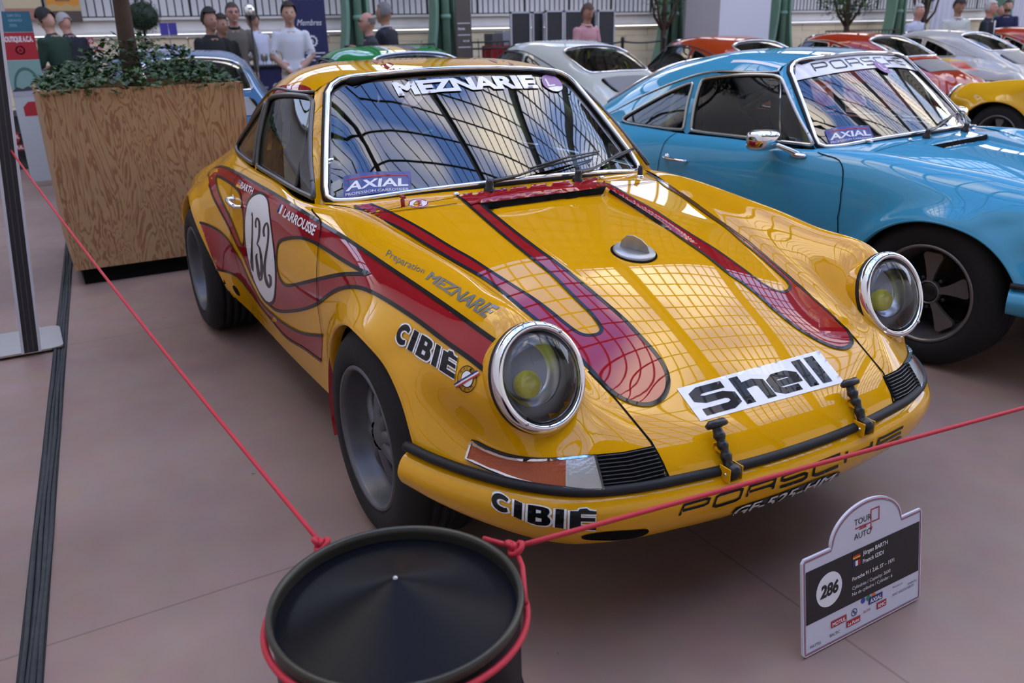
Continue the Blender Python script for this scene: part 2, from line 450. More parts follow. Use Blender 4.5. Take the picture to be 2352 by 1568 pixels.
for b, t in [((-.725,.722,.868),(-1.085,.578,1.205)), ((-.95,.709,.880),(-1.2,.592,1.207)), ((-1.25,.700,.884),(-1.4,.598,1.207)), ((-1.58,.690,.886),(-1.65,.585,1.160)),
             ((-1.85,.672,.890),(-1.88,.573,1.091)), ((-2.05,.645,.897),(-2.07,.562,1.025)), ((-2.25,.584,.90),(-2.25,.555,.956)), ((-2.45,.553,.885),(-2.45,.545,.892))]:
    b = np.array(b); t = np.array(t); L = np.linalg.norm(t - b)
    SIDE.append([b + (t - b) * k + np.array([0, .035 * L * 4 * k * (1 - k), 0]) for k in (0, .33, .67, 1)] if len(SIDE) else [pillar(k) for k in (0, .33, .67, 1)])

G_L = surf(LOWER, 230, 84); G_H = surf(HOOD, 110, 60, True); G_C = surf(COWL, 12, 40, True)
G_W = surf(WSH, 40, 60, True); G_R = surf(ROOF, 150, 56, True); G_S = surf(SIDE, 110, 28)
ARCH_F = (-.005, .30, .395, .362); ARCH_R = (-2.272, .30, .385, .372)   # cx, cz, half-width, half-height
def arch_rho(x, z, A): return np.sqrt(((x - A[0]) / A[2]) ** 2 + ((z - A[1]) / A[3]) ** 2)
# flared lips around the wheel openings
for A, h, w in ((ARCH_F, .020, .13), (ARCH_R, .016, .12)):
    rho = arch_rho(G_L[..., 0], G_L[..., 2], A)
    k = np.exp(-((np.maximum(rho, 1.0) - 1.0) / w) ** 2) * np.clip((G_L[..., 1] - .70) / .08, 0, 1) * np.clip((G_L[..., 2] - .2) / .1, 0, 1)
    G_L[..., 1] += h * k
# recessed middle of the front lid in front of the air intake
def rec_half(x): return np.interp(x, [-.45, -.1, .35], [.256, .246, .228])
def hood_recess(P):
    x, y = P[..., 0], np.abs(P[..., 1])
    d = np.clip((.25 - x) / .60, 0, 1); d = d * d * (3 - 2 * d) * .026 * np.clip((x + .369) / .006, 0, 1)
    s = np.clip((rec_half(x) + .007 - y) / .014, 0, 1); s = s * s * (3 - 2 * s)
    return d * s
def hood_grid():
    # own y-distribution so that the crease is crisp, two extra rows for the step at the intake
    rows = []
    for row in G_H:
        half = float(rec_half(row[0, 0]))
        yy = np.concatenate([np.linspace(0, half - .012, 24)[:-1], np.linspace(half - .012, half + .012, 13)[:-1], np.linspace(half + .012, row[-1, 1], 22)])
        rows.append(np.stack([np.interp(yy, row[:, 1], row[:, k]) for k in range(3)], 1))
    out = [rows[0]]
    for a, b in zip(rows[:-1], rows[1:]):
        for xs in (-.362, -.370):
            t = (a[0, 0] - xs) / (a[0, 0] - b[0, 0])
            if 0 < t < 1: out.append(a + (b - a) * t)
        out.append(b)
    return np.array(out)
G_H2 = hood_grid(); G_H2[..., 2] -= hood_recess(G_H2)
def outward(P, F, c=(-1.0, 0, .55)):
    """one winding for the whole grid, chosen by majority vote"""
    P = np.array(P); Fa = np.array([f[:3] for f in F]); c = np.array(c)
    n = np.cross(P[Fa[:, 1]] - P[Fa[:, 0]], P[Fa[:, 2]] - P[Fa[:, 0]])
    v = (n * (P[Fa].mean(1) - c)).sum()
    return [tuple(f) for f in F] if v > 0 else [tuple(f[::-1]) for f in F]
def outward_each(P, F, c=(-1.0, 0, .55)):
    P = np.array(P); out = []
    for f in F:
        a, b, d = P[f[0]], P[f[1]], P[f[2]]
        out.append(tuple(f) if np.cross(b - a, d - a) @ (P[list(f)].mean(0) - np.array(c)) > 0 else tuple(f[::-1]))
    return out
def trimmed(G, keep, loops, proj_, bvh, axis, reach=.03):
    """grid mesh with the faces inside 2d loops removed; the new rim is snapped onto the loops"""
    nu, nv = G.shape[:2]; V = G.reshape(-1, 3).copy(); F = np.array(grid_faces(nu, nv))
    Q = V[:, proj_]
    C = Q[F].mean(1); rm = np.zeros(len(F), bool)
    for L in loops: rm |= inside(C, [L])
    if keep is not None: rm |= ~keep(V[F].mean(1))
    F = F[~rm]
    cnt = {}
    for f in F:
        for a, b in zip(f, np.roll(f, -1)):
            e = (min(a, b), max(a, b)); cnt[e] = cnt.get(e, 0) + 1
    bv = set(v for e, c in cnt.items() if c == 1 for v in e)
    D = np.vstack([resample(L, .004) for L in loops]) if loops else np.zeros((0, 2))
    if len(D):
        for v in bv:
            dd = ((D - Q[v]) ** 2).sum(1); i = dd.argmin()
            if dd[i] < reach ** 2:
                o = np.zeros(3); o[proj_[0]] = D[i, 0]; o[proj_[1]] = D[i, 1]
                d = np.zeros(3); d[axis] = -1; o[axis] = 3
                h = bvh.ray_cast(Vector(o), Vector(d))
                if h[0] is not None: V[v] = h[0]
                else: V[v][proj_[0]] = D[i, 0]; V[v][proj_[1]] = D[i, 1]
    used = np.unique(F); mp = -np.ones(len(V), int); mp[used] = np.arange(len(used))
    return V[used], [tuple(mp[f]) for f in F]
def ellipse(A, n=96): return np.array([(A[0] + A[2] * cos(2*pi*k/n), A[1] + A[3] * sin(2*pi*k/n)) for k in range(n)])
def arch_loop(A):
    t = np.linspace(-.15, pi + .15, 60)
    P = [(A[0] + A[2] * cos(k), A[1] + A[3] * sin(k)) for k in t]
    return np.array(P + [(P[-1][0] + .02, .0), (P[0][0] - .02, .0)])
BV_L = bvh_of(G_L); BV_H = bvh_of(G_H2); BV_W = bvh_of(G_W); BV_R = bvh_of(G_R); BV_S = bvh_of(G_S); BV_C = bvh_of(G_C)
BV_ALL = bvh_of(G_L, mir(G_L), G_H2, mir(G_H2), G_C, mir(G_C), G_R, mir(G_R), G_S, mir(G_S), G_W, mir(G_W))

# window outlines: side view (x, z), windscreen front view (y, z), rear window plan view (x, y)
WIN_DOOR = smooth_loop([(-.700,.900),(-.80,.995),(-.97,1.155),(-1.005,1.180),(-1.06,1.192),(-1.25,1.190),(-1.46,1.168),(-1.488,1.150),(-1.49,1.05),(-1.475,.915),(-1.46,.904),(-1.1,.900),(-.73,.896)], 6)
WIN_QTR = smooth_loop([(-1.535,.912),(-1.548,1.05),(-1.552,1.132),(-1.567,1.142),(-1.70,1.100),(-1.85,1.038),(-2.0,.968),(-2.075,.930),(-2.08,.915),(-2.03,.906),(-1.8,.902),(-1.55,.903)], 6)
def ws_front():
    o = []
    for y in np.linspace(-.60, .60, 25): o.append(wsp(y, 0.0)[1:])
    for y in (.64, .664): o.append(wsp(y, .012 if y < .65 else .05)[1:])
    for t in np.linspace(.12, .88, 12): o.append(wsp(.670, t)[1:])
    for t, y in ((.945, .655), (.985, .62)): o.append(wsp(y, t)[1:])
    for y in np.linspace(.57, -.57, 23): o.append(wsp(y, .998)[1:])
    for t, y in ((.985, -.62), (.945, -.655)): o.append(wsp(y, t)[1:])
    for t in np.linspace(.88, .12, 12): o.append(wsp(-.670, t)[1:])
    for y in (-.664, -.64): o.append(wsp(y, .012 if y > -.65 else .05)[1:])
    return np.array(o)
WIN_FRONT = ws_front()
WIN_REAR = smooth_loop([(-2.0,.40),(-1.965,.33),(-1.95,.2),(-1.945,0),(-1.95,-.2),(-1.965,-.33),(-2.0,-.40),(-2.08,-.425),(-2.3,-.415),(-2.45,-.40),(-2.51,-.36),(-2.535,-.2),(-2.54,0),(-2.535,.2),(-2.51,.36),(-2.45,.40),(-2.3,.415),(-2.08,.425)], 5)

def lift(P2, proj_, axis, bvh, off=0.0, sign=1):
    out = []
    for p in P2:
        o = np.zeros(3); o[proj_[0]] = p[0]; o[proj_[1]] = p[1]; o[axis] = 3 * sign
        d = np.zeros(3); d[axis] = -sign
        h = bvh.ray_cast(Vector(o), Vector(d))
        if h[0] is None:
            h = bvh.find_nearest(Vector([o[0] if axis != 0 else -1, o[1] if axis != 1 else .6 * sign, o[2] if axis != 2 else .9]))
            q = np.array(h[0]); n = np.array(h[1])
        else: q = np.array(h[0]); n = np.array(h[1])
        if n @ d > 0: n = -n
        out.append(q + n * off)
    return np.array(out)
def pane(name, loop, proj_, axis, bvh, m, parent, off=-.004, mirror=False, s=.05):
    P, T = cdt_fill([loop], s)
    V = lift(P, proj_, axis, bvh, off)
    if mirror: V = V * np.array([1, -1, 1])
    return add(name, V, outward_each(V, T), m, parent)
def rim(name, loop, proj_, axis, bvh, r, m, parent, off=.0, mirror=False, flat=1.0, n=8, s=.02):
    P = lift(resample(loop, s), proj_, axis, bvh, off)
    if mirror: P = P * np.array([1, -1, 1])
    return MB().tube(P, r, n, closed=True, flat=flat).build(name, m, parent)

def both(V, F):
    V = np.array(V); n = len(V)
    return np.vstack([V, V * np.array([1, -1, 1])]), list(F) + [tuple(i + n for i in f[::-1]) for f in F]
FRAME_Y = (np.array([[1, 0, 0], [0, 0, -1], [0, 1, 0]]).T, None)
def yframe(c, s):
    """local z -> car +-y (outward), for wheels"""
    return (np.array([[1, 0, 0], [0, 0, s], [0, 1, 0]], float), np.array(c, float))

def wheel(parent, c, s, R, w, style, m_rim, m_dark, m_tyre, steer=0.0):
    """c: centre of outer face; s=-1 right side / +1 left"""
    t = empty('wheel', c, 0, parent)
    M = (np.array([[1, 0, 0], [0, 0, s], [0, 1, 0]], float), np.zeros(3))
    rl = .208
    prof = [(rl - .012, -.012), (rl + .002, .004), (rl + .018, .012), (R - .045, .010), (R - .022, -.004), (R - .006, -.022), (R, -.04)]
    gro = []
    nb = 5
    for i in range(nb):
        a = -.04 - (w - .08) * (i + .5) / nb
        gro += [(R, a + .006), (R - .007, a + .004), (R - .007, a - .004), (R, a - .006)]
    prof += gro + [(R, -w + .04), (R - .006, -w + .022), (R - .03, -w), (rl, -w + .01)]
    MB().lathe(prof, 64, M).build('tyre', m_tyre, t)
    MB().lathe([(rl - .006, -.022), (rl + .004, -.010), (rl + .006, .002), (rl, .010), (rl - .008, .008), (rl - .012, -.006), (rl - .018, -.03), (rl - .024, -.055), (rl - .034, -.075), (rl - .038, -.12), (rl - .04, -w + .02)], 64, M).build('rim', m_rim, t)
    MB().lathe([(0.0, -.145), (rl - .03, -.15)], 40, M).build('brake_disc', m_dark, t)
    if style == 'petal8':
        for k in range(8):
            a = 2 * pi * k / 8 + .25
            mb = MB(); ca, sa = cos(a), sin(a)
            P = []; rr = []
            V = []; F = []
            sec = [(.040, .026, -.045, .020), (.070, .020, -.046, .018), (.105, .022, -.052, .017), (.138, .029, -.062, .016), (.172, .040, -.078, .013)]
            for (q, hw, dz, th) in sec:
                for k2 in range(10):
                    b = 2 * pi * k2 / 10
                    lx, ly, lz = q, hw * cos(b), dz + th * sin(b)
                    V.append((lx * ca - ly * sa, lx * sa + ly * ca, lz))
            for i in range(len(sec) - 1):
                for k2 in range(10):
                    k3 = (k2 + 1) % 10; F.append((i*10+k2, i*10+k3, (i+1)*10+k3, (i+1)*10+k2))
            V = np.array(V) @ M[0].T
            mb.addvf(V, F).build('spoke', m_rim, t)
        MB().lathe([(0, -.025), (.03, -.027), (.040, -.032), (.056, -.045), (.058, -.11)], 32, M).build('hub', m_rim, t)
    else:
        for k in range(5):
            a = 2 * pi * k / 5 + .3
            ca, sa = cos(a), sin(a)
            out = [(.045, .012), (.08, .017), (.12, .029), (.155, .042), (.166, .040), (.172, .03), (.172, -.03), (.166, -.040), (.155, -.042), (.12, -.029), (.08, -.017), (.045, -.012)]
            P = [(x * ca - y * sa, x * sa + y * ca) for x, y in out]
            MB().extrude(P, .018, M, z0=-.050).build('spoke', m_rim, t)
        MB().lathe([(0, -.03), (.035, -.032), (.042, -.036), (.05, -.05), (.05, -.1)], 32, M).build('hub', m_dark, t)
        MB().lathe([(.043, -.033), (.046, -.028), (.05, -.030), (.052, -.05)], 32, M).build('hub_ring', m_rim, t)
    for k in range(5):
        a = 2 * pi * k / 5 + .9
        q = np.array([.066 * cos(a), .066 * sin(a), -.055]) @ M[0].T
        MB().lathe([(0, .014), (.009, .014), (.011, 0), (.011, -.03)], 6, (M[0], q)).build('wheel_nut', m_dark, t)
    return t

def headlight(parent, s, mats, yellow=True):
    t = empty('headlight', (.559, .603 * s, .682), 0, parent)
    pit = radians(22); yaw = -s * radians(3)
    n = np.array([cos(pit) * cos(yaw), cos(pit) * sin(yaw), sin(pit)])
    r = np.array([-sin(yaw), cos(yaw), 0]); u = np.cross(n, r)
    M = (np.stack([r, u * 1.06, n], 1), n * .008)
    MB().lathe([(.112, -.03), (.118, -.018), (.1205, -.006), (.119, .004), (.114, .012), (.107, .015), (.1015, .012), (.0985, .004), (.097, -.006)], 72, M).build('trim_ring', mats['chrome'], t)
    MB().lathe([(.114, -.034), (.1195, -.024), (.1205, -.016), (.118, -.010)], 72, M).build('seal', mats['rubber'], t)
    MB().lathe([(.098, .000), (.095, .008), (.085, .017), (.065, .025), (.04, .030), (.02, .032), (0, .0325)], 56, M).build('lens', mats['lens'], t)
    # bowl: grey back plate with a tilted reflector dish
    MB().lathe([(.101, -.002), (.099, -.03), (.09, -.036), (0, -.037)], 40, M).build('back_plate', mats['plate'], t)
    off = np.array([-.014, .020, 0]) @ np.array([r, u, n]) + M[1]
    M2 = (M[0], off)
    MB().lathe([(.078, -.006), (.074, -.010), (.066, -.030), (.05, -.046), (.03, -.055), (0, -.058)], 40, M2).build('reflector', mats['mirror'], t)
    off2 = off + np.array([-.012, -.030, -.004]) @ np.array([r, u, n])
    MB().lathe([(.028, -.03), (.031, -.012), (.028, .000), (.019, .009), (.008, .012), (0, .0125)], 28, (M[0], off2)).build('bulb_cover', mats['bulb'] if yellow else mats['bulb_clear'], t)
    for a in ((-2.25, .9) if s < 0 else (-2.25, -.9)):
        q = np.array([.109 * cos(a), .109 * sin(a), .014]) @ M[0].T + M[1]
        MB().lathe([(0, .004), (.004, .004), (.005, 0)], 8, (M[0], q)).build('screw', mats['steel'], t)
    MB().lathe([(.1165, -.014), (.1175, -.03), (.114, -.075)], 56, M).build('bucket', mats['body'], t)
    return t

# bumper: profile swept along the nose line
def bump_path(s0=-1.0, s1=1.0, n=120):
    hp = [(0.33, 0.832), (0.43, 0.798), (0.54, 0.742), (0.635, 0.672), (0.703, 0.59), (0.748, 0.48), (0.776, 0.34), (0.797, 0.17)]
    P = smooth_loop([(x, -y) for x, y in hp] + [(.803, 0)] + hp[::-1], 12, closed=False)
    return P
BP = bump_path()
_T = np.gradient(BP, axis=0); _T /= np.linalg.norm(_T, axis=1)[:, None]
BN = np.stack([_T[:, 1], -_T[:, 0]], 1)          # outward normal in plan
def bumper_grid(prof):
    G = np.zeros((len(BP), len(prof), 3))
    for j, (d, z, sl) in enumerate(prof):
        # sl: how much the ends of this row rise / tuck under near the wheel
        e = np.clip((np.abs(BP[:, 1]) - .60) / .24, 0, 1)
        G[:, j, :2] = BP + BN * (d - .0 * e)[:, None]
        G[:, j, 2] = z + sl * e ** 1.6
    return G
BUMP_PROF = [(-.03,.455,.0),(-.004,.455,.0),(.014,.450,0),(.028,.436,0),(.036,.415,0),(.035,.392,.01),(.026,.364,.02),(.008,.336,.03),(-.022,.309,.045),(-.06,.29,.055),(-.11,.278,.06),(-.20,.272,.06)]
def refine(G, k):
    ku = knots(G); kv = knots(G.transpose(1, 0, 2))
    Ev = nat_matrix(kv, np.linspace(0, kv[-1], k))
    return np.einsum('ijk,bj->ibk', G, Ev)
G_B = refine(bumper_grid(BUMP_PROF), 44)
BV_B = bvh_of(G_B)

def nose_panel(y0, y1, zb, zt, n=24, off=.004, m=3):
    """strip lying on the nose surface between two heights (grille, indicator): y range at mid-height"""
    return None

def cam_lift(P2, bvh, off=0.0):
    """pixels of the photograph -> points on the surface seen there"""
    Q = []; ok = []; N = []
    for p in P2:
        d = ray_dir(*p); h = bvh.ray_cast(Vector(CAM_LOC), Vector(d))
        if h[0] is None: Q.append((0, 0, 0)); N.append((0, 0, 1)); ok.append(False); continue
        n = np.array(h[1])
        if n @ d > 0: n = -n
        Q.append(np.array(h[0]) + n * off); N.append(n); ok.append(True)
    return np.array(Q), np.array(N), np.array(ok)
def decal(name, loops, m, parent, bvh=None, s=9.0, off=.0012, mirror=False, wall=0.0, label=None):
    bvh = bvh or BV_PAINT
    P, T = cdt_fill(loops, s)
    Q, N, ok = cam_lift(P, bvh, off)
    T = [t for t in T if ok[list(t)].all()]
    # drop triangles that jump across a silhouette
    T2 = []
    for t in T:
        a, b, c = Q[list(t)]
        if max(np.linalg.norm(a-b), np.linalg.norm(b-c), np.linalg.norm(a-c)) < .12 * max(1, s / 9): T2.append(t)
    T = T2
    F = []
    for t in T:
        a, b, c = Q[list(t)]
        n = np.cross(b - a, c - a)
        F.append(t if n @ (CAM_LOC - a) > 0 else t[::-1])
    V = Q
    if wall > 0:
        cnt = {}
        for f in F:
            for a, b in zip(f, f[1:] + f[:1]): cnt[(a, b)] = 1
        be = [e for e in cnt if (e[1], e[0]) not in cnt]
        n0 = len(V); bvs = sorted(set(v for e in be for v in e)); mp = {v: n0 + i for i, v in enumerate(bvs)}
        V = np.vstack([V, [Q[v] - N[v] * wall for v in bvs]])
        F = F + [(e[1], e[0], mp[e[0]], mp[e[1]]) for e in be]
    used = sorted(set(i for f in F for i in f)); mp = {v: i for i, v in enumerate(used)}
    V = V[used]; F = [tuple(mp[i] for i in f) for f in F]
    if mirror: V = V * np.array([1, -1, 1]); F = [f[::-1] for f in F]
    o = add(name, V, F, m, parent, smooth=(wall == 0))
    if label: o['label'] = label
    return o
def seam(name, P, w, m, parent, bvh=None, off=.0009, mirror=False, s=10.0):
    """thin dark line in pixels laid on the surface: both edges offset sideways on the surface"""
    P = resample(P, s, closed=False); Q, N, ok = cam_lift(P, bvh or BV_PAINT, off); Q = Q[ok]; N = N[ok]
    return ribbon(name, Q, N, w, m, parent, mirror)
def ribbon(name, Q, N, w, m, parent, mirror=False):
    T = np.gradient(Q, axis=0); S = np.cross(T, N); S /= np.linalg.norm(S, axis=1)[:, None] + 1e-9
    V = np.vstack([Q + S * w / 2, Q - S * w / 2]); n = len(Q)
    F = [(i, i + 1, n + i + 1, n + i) for i in range(n - 1)]
    a, b, c = V[F[0][0]], V[F[0][1]], V[F[0][2]]
    if np.cross(b - a, c - a) @ N[0] < 0: F = [f[::-1] for f in F]
    if mirror: V = V * np.array([1, -1, 1]); F = [f[::-1] for f in F]
    return add(name, V, F, m, parent)
def seam_side(name, P, w, m, parent, sgn, bvh=None):
    """line given in the side view (x, z)"""
    P = resample(P, .02, closed=False); Q = []; N = []
    for x, z in P:
        h = (bvh or BV_L).ray_cast(Vector((x, 3, z)), Vector((0, -1, 0)))
        if h[0] is None: continue
        n = np.array(h[1]); n = n if n[1] > 0 else -n
        Q.append(np.array(h[0]) + n * .0036); N.append(n)
    return ribbon(name, np.array(Q), np.array(N), w, m, parent, sgn < 0)

CHROME = mat('chrome', (.82, .82, .84), .06, 1.0)
STEEL = mat('brushed_steel', (.55, .55, .56), .3, 1.0)
RUBBER = mat('black_rubber', (.012, .012, .013), .55, spec=.3)
BLACKP = mat('satin_black', (.010, .010, .011), .35)
TYRE = mat('tyre_rubber', (.016, .015, .015), .75, spec=.25, bump=.15, vscale=120)
DARK = mat('dark_cavity', (.006, .006, .006), .9, spec=.1)
MAG = mat('magnesium_grey', (.115, .115, .125), .42, .5, var=.12, vscale=25)
FUCHS = mat('wheel_grey', (.20, .18, .17), .38, .7)
M_GLASS = glass('clear_glass', (.74, .80, .80), 1.85)
M_GLASS_S = glass('side_glass', (.62, .68, .66), 1.5)
M_LENS = glass('headlight_lens', (.93, .95, .97), 1.5)
M_PLATE = mat('lamp_grey', (.25, .25, .28), .5)
M_MIRROR = mat('lamp_reflector', (.62, .63, .65), .22, 1.0)
M_BULB = mat('yellow_bulb', (.72, .66, .02), .25, coat=1.0)
M_BULBC = mat('clear_bulb', (.55, .54, .42), .15, coat=1.0)
M_SEAT = mat('seat_black', (.012, .012, .014), .8, bump=.1, vscale=60)
M_CAGE = mat('cage_paint', (.30, .30, .05), .4)
M_GAP = mat('panel_gap', (.004, .004, .004), .8, spec=.1)
LAMPM = dict(chrome=CHROME, rubber=RUBBER, lens=M_LENS, plate=M_PLATE, mirror=M_MIRROR, bulb=M_BULB, bulb_clear=M_BULBC, steel=STEEL)

YELLOW = paint('race_yellow', (.72, .345, .002))
LAMPM['body'] = YELLOW
def arch_strip(A, depth=.035, s=1):
    t = np.linspace(.36 if A is ARCH_F else -.05, pi + .08, 70); V = []; F = []
    for k in t:
        x, z = A[0] + A[2] * cos(k), A[1] + A[3] * sin(k)
        h = BV_L.ray_cast(Vector((x, 3, z)), Vector((0, -1, 0)))
        y = h[0].y if h[0] is not None else .80
        e = np.array([cos(k), 0, sin(k)])
        q = np.array([x, y, z])
        V += [q + np.array([0, -.001, 0]) + e * .004, q + np.array([0, .0025, 0]) + e * .000, q - np.array([0, .004, 0]) - e * .006, q - np.array([0, depth, 0]) - e * .004]
    for i in range(len(t) - 1):
        for j in range(3): F.append((i*4+j, i*4+j+1, (i+1)*4+j+1, (i+1)*4+j))
    return np.array(V), F

def keep_lamp(C):
    pit = radians(22); n = np.array([cos(pit), -.05, sin(pit)]); c = np.array([.559, .603, .682])
    d = C - c; h = d @ n; r = np.linalg.norm(d - h[:, None] * n, axis=1)
    return ~((r < .100) & (np.abs(h) < .12)) & ~((C[:, 0] > .27) & (C[:, 2] < .43))
def build_shell(root, P):
    """painted panels and glass shared by every car"""
    V, F = trimmed(G_L, keep_lamp, [arch_loop(ARCH_F), arch_loop(ARCH_R)], (0, 2), BV_L, 1)
    F = outward(V, F); parts = [both(V, F)]
    for A in (ARCH_F, ARCH_R):
        v, f = arch_strip(A); parts.append(both(v, f))
    mb = MB()
    for v, f in parts: mb.addvf(v, f)
    body = mb.build('body', P, root)
    V, F = trimmed(G_R, None, [WIN_REAR], (0, 1), BV_R, 2); F = outward(V, F)
    V2, F2 = trimmed(G_S, None, [WIN_DOOR, WIN_QTR], (0, 2), BV_S, 1); F2 = outward(V2, F2)
    V3, F3 = trimmed(G_W, None, [WIN_FRONT], (1, 2), BV_W, 0); F3 = outward(V3, F3)
    mb = MB()
    for v, f in ((V, F), (V2, F2), (V3, F3)): mb.addvf(*both(v, f))
    roof = mb.build('roof', P, root)
    nu, nv = G_H2.shape[:2]; V = G_H2.reshape(-1, 3); F = outward(V, grid_faces(nu, nv), (0, 0, 0))
    hood = MB().addvf(*both(V, F)).build('hood', P, root)
    nu, nv = G_C.shape[:2]; V = G_C.reshape(-1, 3); F = outward(V, grid_faces(nu, nv), (-.5, 0, 0))
    cowl = MB().addvf(*both(V, F)).build('cowl', P, root)
    nu, nv = G_B.shape[:2]; V = G_B.reshape(-1, 3); F = outward(V, grid_faces(nu, nv), (.3, 0, .33))
    bumper = MB().addvf(V, F).build('front_bumper', P, root)
    # rear bumper
    rp = smooth_loop([(-2.62,-.80),(-2.85,-.745),(-3.05,-.66),(-3.18,-.50),(-3.24,-.25),(-3.25,0),(-3.24,.25),(-3.18,.50),(-3.05,.66),(-2.85,.745),(-2.62,.80)], 8, closed=False)
    prof = [(-.04,.50),(.01,.495),(.03,.47),(.032,.42),(.01,.36),(-.06,.32),(-.15,.31)]
    Tn = np.gradient(rp, axis=0); Tn /= np.linalg.norm(Tn, axis=1)[:, None]; Nn = np.stack([-Tn[:, 1], Tn[:, 0]], 1)
    if Nn[len(rp)//2][0] > 0: Nn = -Nn
    G = np.zeros((len(rp), len(prof), 3))
    for j, (d, z) in enumerate(prof): G[:, j, :2] = rp + Nn * d; G[:, j, 2] = z
    G = refine(G, 18); V = G.reshape(-1, 3)
    rb = MB().addvf(V, outward(V, grid_faces(*G.shape[:2]), (-2.8, 0, .42))).build('rear_bumper', P, root)
    return [body, roof, hood, cowl, bumper, rb]

def build_fixed(root):
    """parts that keep their own materials"""
    o = []
    o.append(pane('windshield', WIN_FRONT, (1, 2), 0, BV_W, M_GLASS, root, -.003))
    o.append(rim('windshield_gasket', WIN_FRONT, (1, 2), 0, BV_Wf, .014, RUBBER, root, .002))
    o.append(rim('windshield_trim', np.array([0, 1.08]) + (WIN_FRONT - np.array([0, 1.08])) * np.array([.992, .985]), (1, 2), 0, BV_Wf, .0095, CHROME, root, .010, n=10))
    for sg in (1, -1):
        for nm, Lp in (('door_window', WIN_DOOR), ('quarter_window', WIN_QTR)):
            o.append(pane(nm, Lp, (0, 2), 1, BV_S, M_GLASS_S, root, -.004, sg < 0))
            o.append(rim(nm + '_frame', Lp, (0, 2), 1, BV_S, .009, M_FRAME, root, .003, sg < 0))
        q = lift([(-.885, .905), (-1.0, 1.175)], (0, 2), 1, BV_S, .001) * np.array([1, sg, 1])
        o.append(MB().tube(q, .007, 6).build('window_divider', M_FRAME, root))
    for sg in (1, -1):
        gut = np.array([r_[-1] for r_ in G_R if r_[-1][0] > -2.42]) + np.array([0, .002, -.001])
        o.append(MB().tube(gut[::3] * np.array([1, sg, 1]), .006, 6).build('rain_gutter', M_FRAME, root))
    o.append(pane('rear_window', WIN_REAR, (0, 1), 2, BV_R, M_GLASS, root, -.003))
    o.append(rim('rear_window_trim', WIN_REAR, (0, 1), 2, BV_R, .011, CHROME, root, .005))
    # engine lid grille slats
    Pg, Tg = cdt_fill([smooth_loop([(-2.63, .30), (-2.66, .36), (-2.80, .36), (-2.90, .34), (-2.92, .2), (-2.925, 0), (-2.92, -.2), (-2.90, -.34), (-2.80, -.36), (-2.66, -.36), (-2.63, -.30), (-2.625, 0)], 4)], .05)
    Vg = lift(Pg, (0, 1), 2, BV_R2, .002); o.append(add('engine_grille', Vg, outward_each(Vg, Tg), DARK, root))
    for k in range(12):
        x = -2.645 - .024 * k
        w = .335 - abs(k - 5.5) * .003
        q = lift([(x, y) for y in np.linspace(-w, w, 15)], (0, 1), 2, BV_R2, .006)
        o.append(MB().tube(q, .0075, 6, flat=.6).build('grille_slat', STEEL, root))
    # tail lamps
    for sg in (1, -1):
        P2 = [(-3.19, .48, .50), (-3.19, .56, .53), (-3.12, .645, .545), (-3.02, .70, .555)]
        Q = smooth_loop(P2, 6, closed=False) * np.array([1, sg, 1])
        o.append(MB().tube(Q, .042, 10, flat=1.0).build('tail_lamp', M_TAIL, root))
    # cabin: floor, dashboard, seats, wheel, cage
    mb = MB(); mb.box((-1.25, 0, .26), (2.7, 1.36, .05)); mb.box((-.62, 0, .50), (.05, 1.3, .55)); mb.box((-2.35, 0, .55), (.06, 1.05, .6)); mb.box((0, 0, .32), (1.1, .9, .08))
    mb.box((-2.7, 0, .38), (.8, .9, .2))
    o.append(mb.build('underbody', DARK, root))
    for sg in (1, -1):
        for A in (ARCH_F, ARCH_R):
            mb = MB()
            t = np.linspace(.05, pi - .02, 30); V = []; F = []
            yo = .79 if A is ARCH_F else .82
            for k in t:
                for y in (yo - .01, .50): V.append((A[0] + (A[2] + .012) * cos(k), y * sg, A[1] + (A[3] + .012) * sin(k)))
            for i in range(len(t) - 1): F.append((2*i, 2*i+1, 2*i+3, 2*i+2))
            mb.addvf(V, F); mb.addvf([(A[0] + (A[2] + .012) * cos(k), .50 * sg, A[1] + (A[3] + .012) * sin(k)) for k in t], [tuple(range(len(t)))])
            o.append(mb.build('wheel_housing', DARK, root))
    G = [(-.66, .80), (-.70, .86), (-.80, .875), (-.86, .86), (-.87, .80), (-.84, .70)]
    mb = MB(); Vv = [(x, y, z) for y in (-.64, -.3, 0, .3, .64) for x, z in G]
    mb.addvf(Vv, [(j*6+i, j*6+i+1, (j+1)*6+i+1, (j+1)*6+i) for j in range(4) for i in range(5)])
    o.append(mb.build('dashboard', BLACKP, root))
    mb = MB(); cw = np.array([-1.02, .33, .80]); nv = np.array([-.9, 0, .42]); nv /= np.linalg.norm(nv); rx = np.array([0, 1.0, 0]); ux = np.cross(nv, rx)
    mb.tube([cw + .18 * (cos(a) * rx + sin(a) * ux) for a in np.linspace(0, 2*pi, 33)[:-1]], .013, 8, closed=True)
    for a in (pi/2*0+.1, pi - .1, -pi/2): mb.tube([cw, cw + .18 * (cos(a) * rx + sin(a) * ux)], .01, 6)
    mb.tube([cw, cw - nv * -.0 + np.array([.25, 0, -.1])], .02, 8)
    o.append(mb.build('steering_wheel', BLACKP, root))
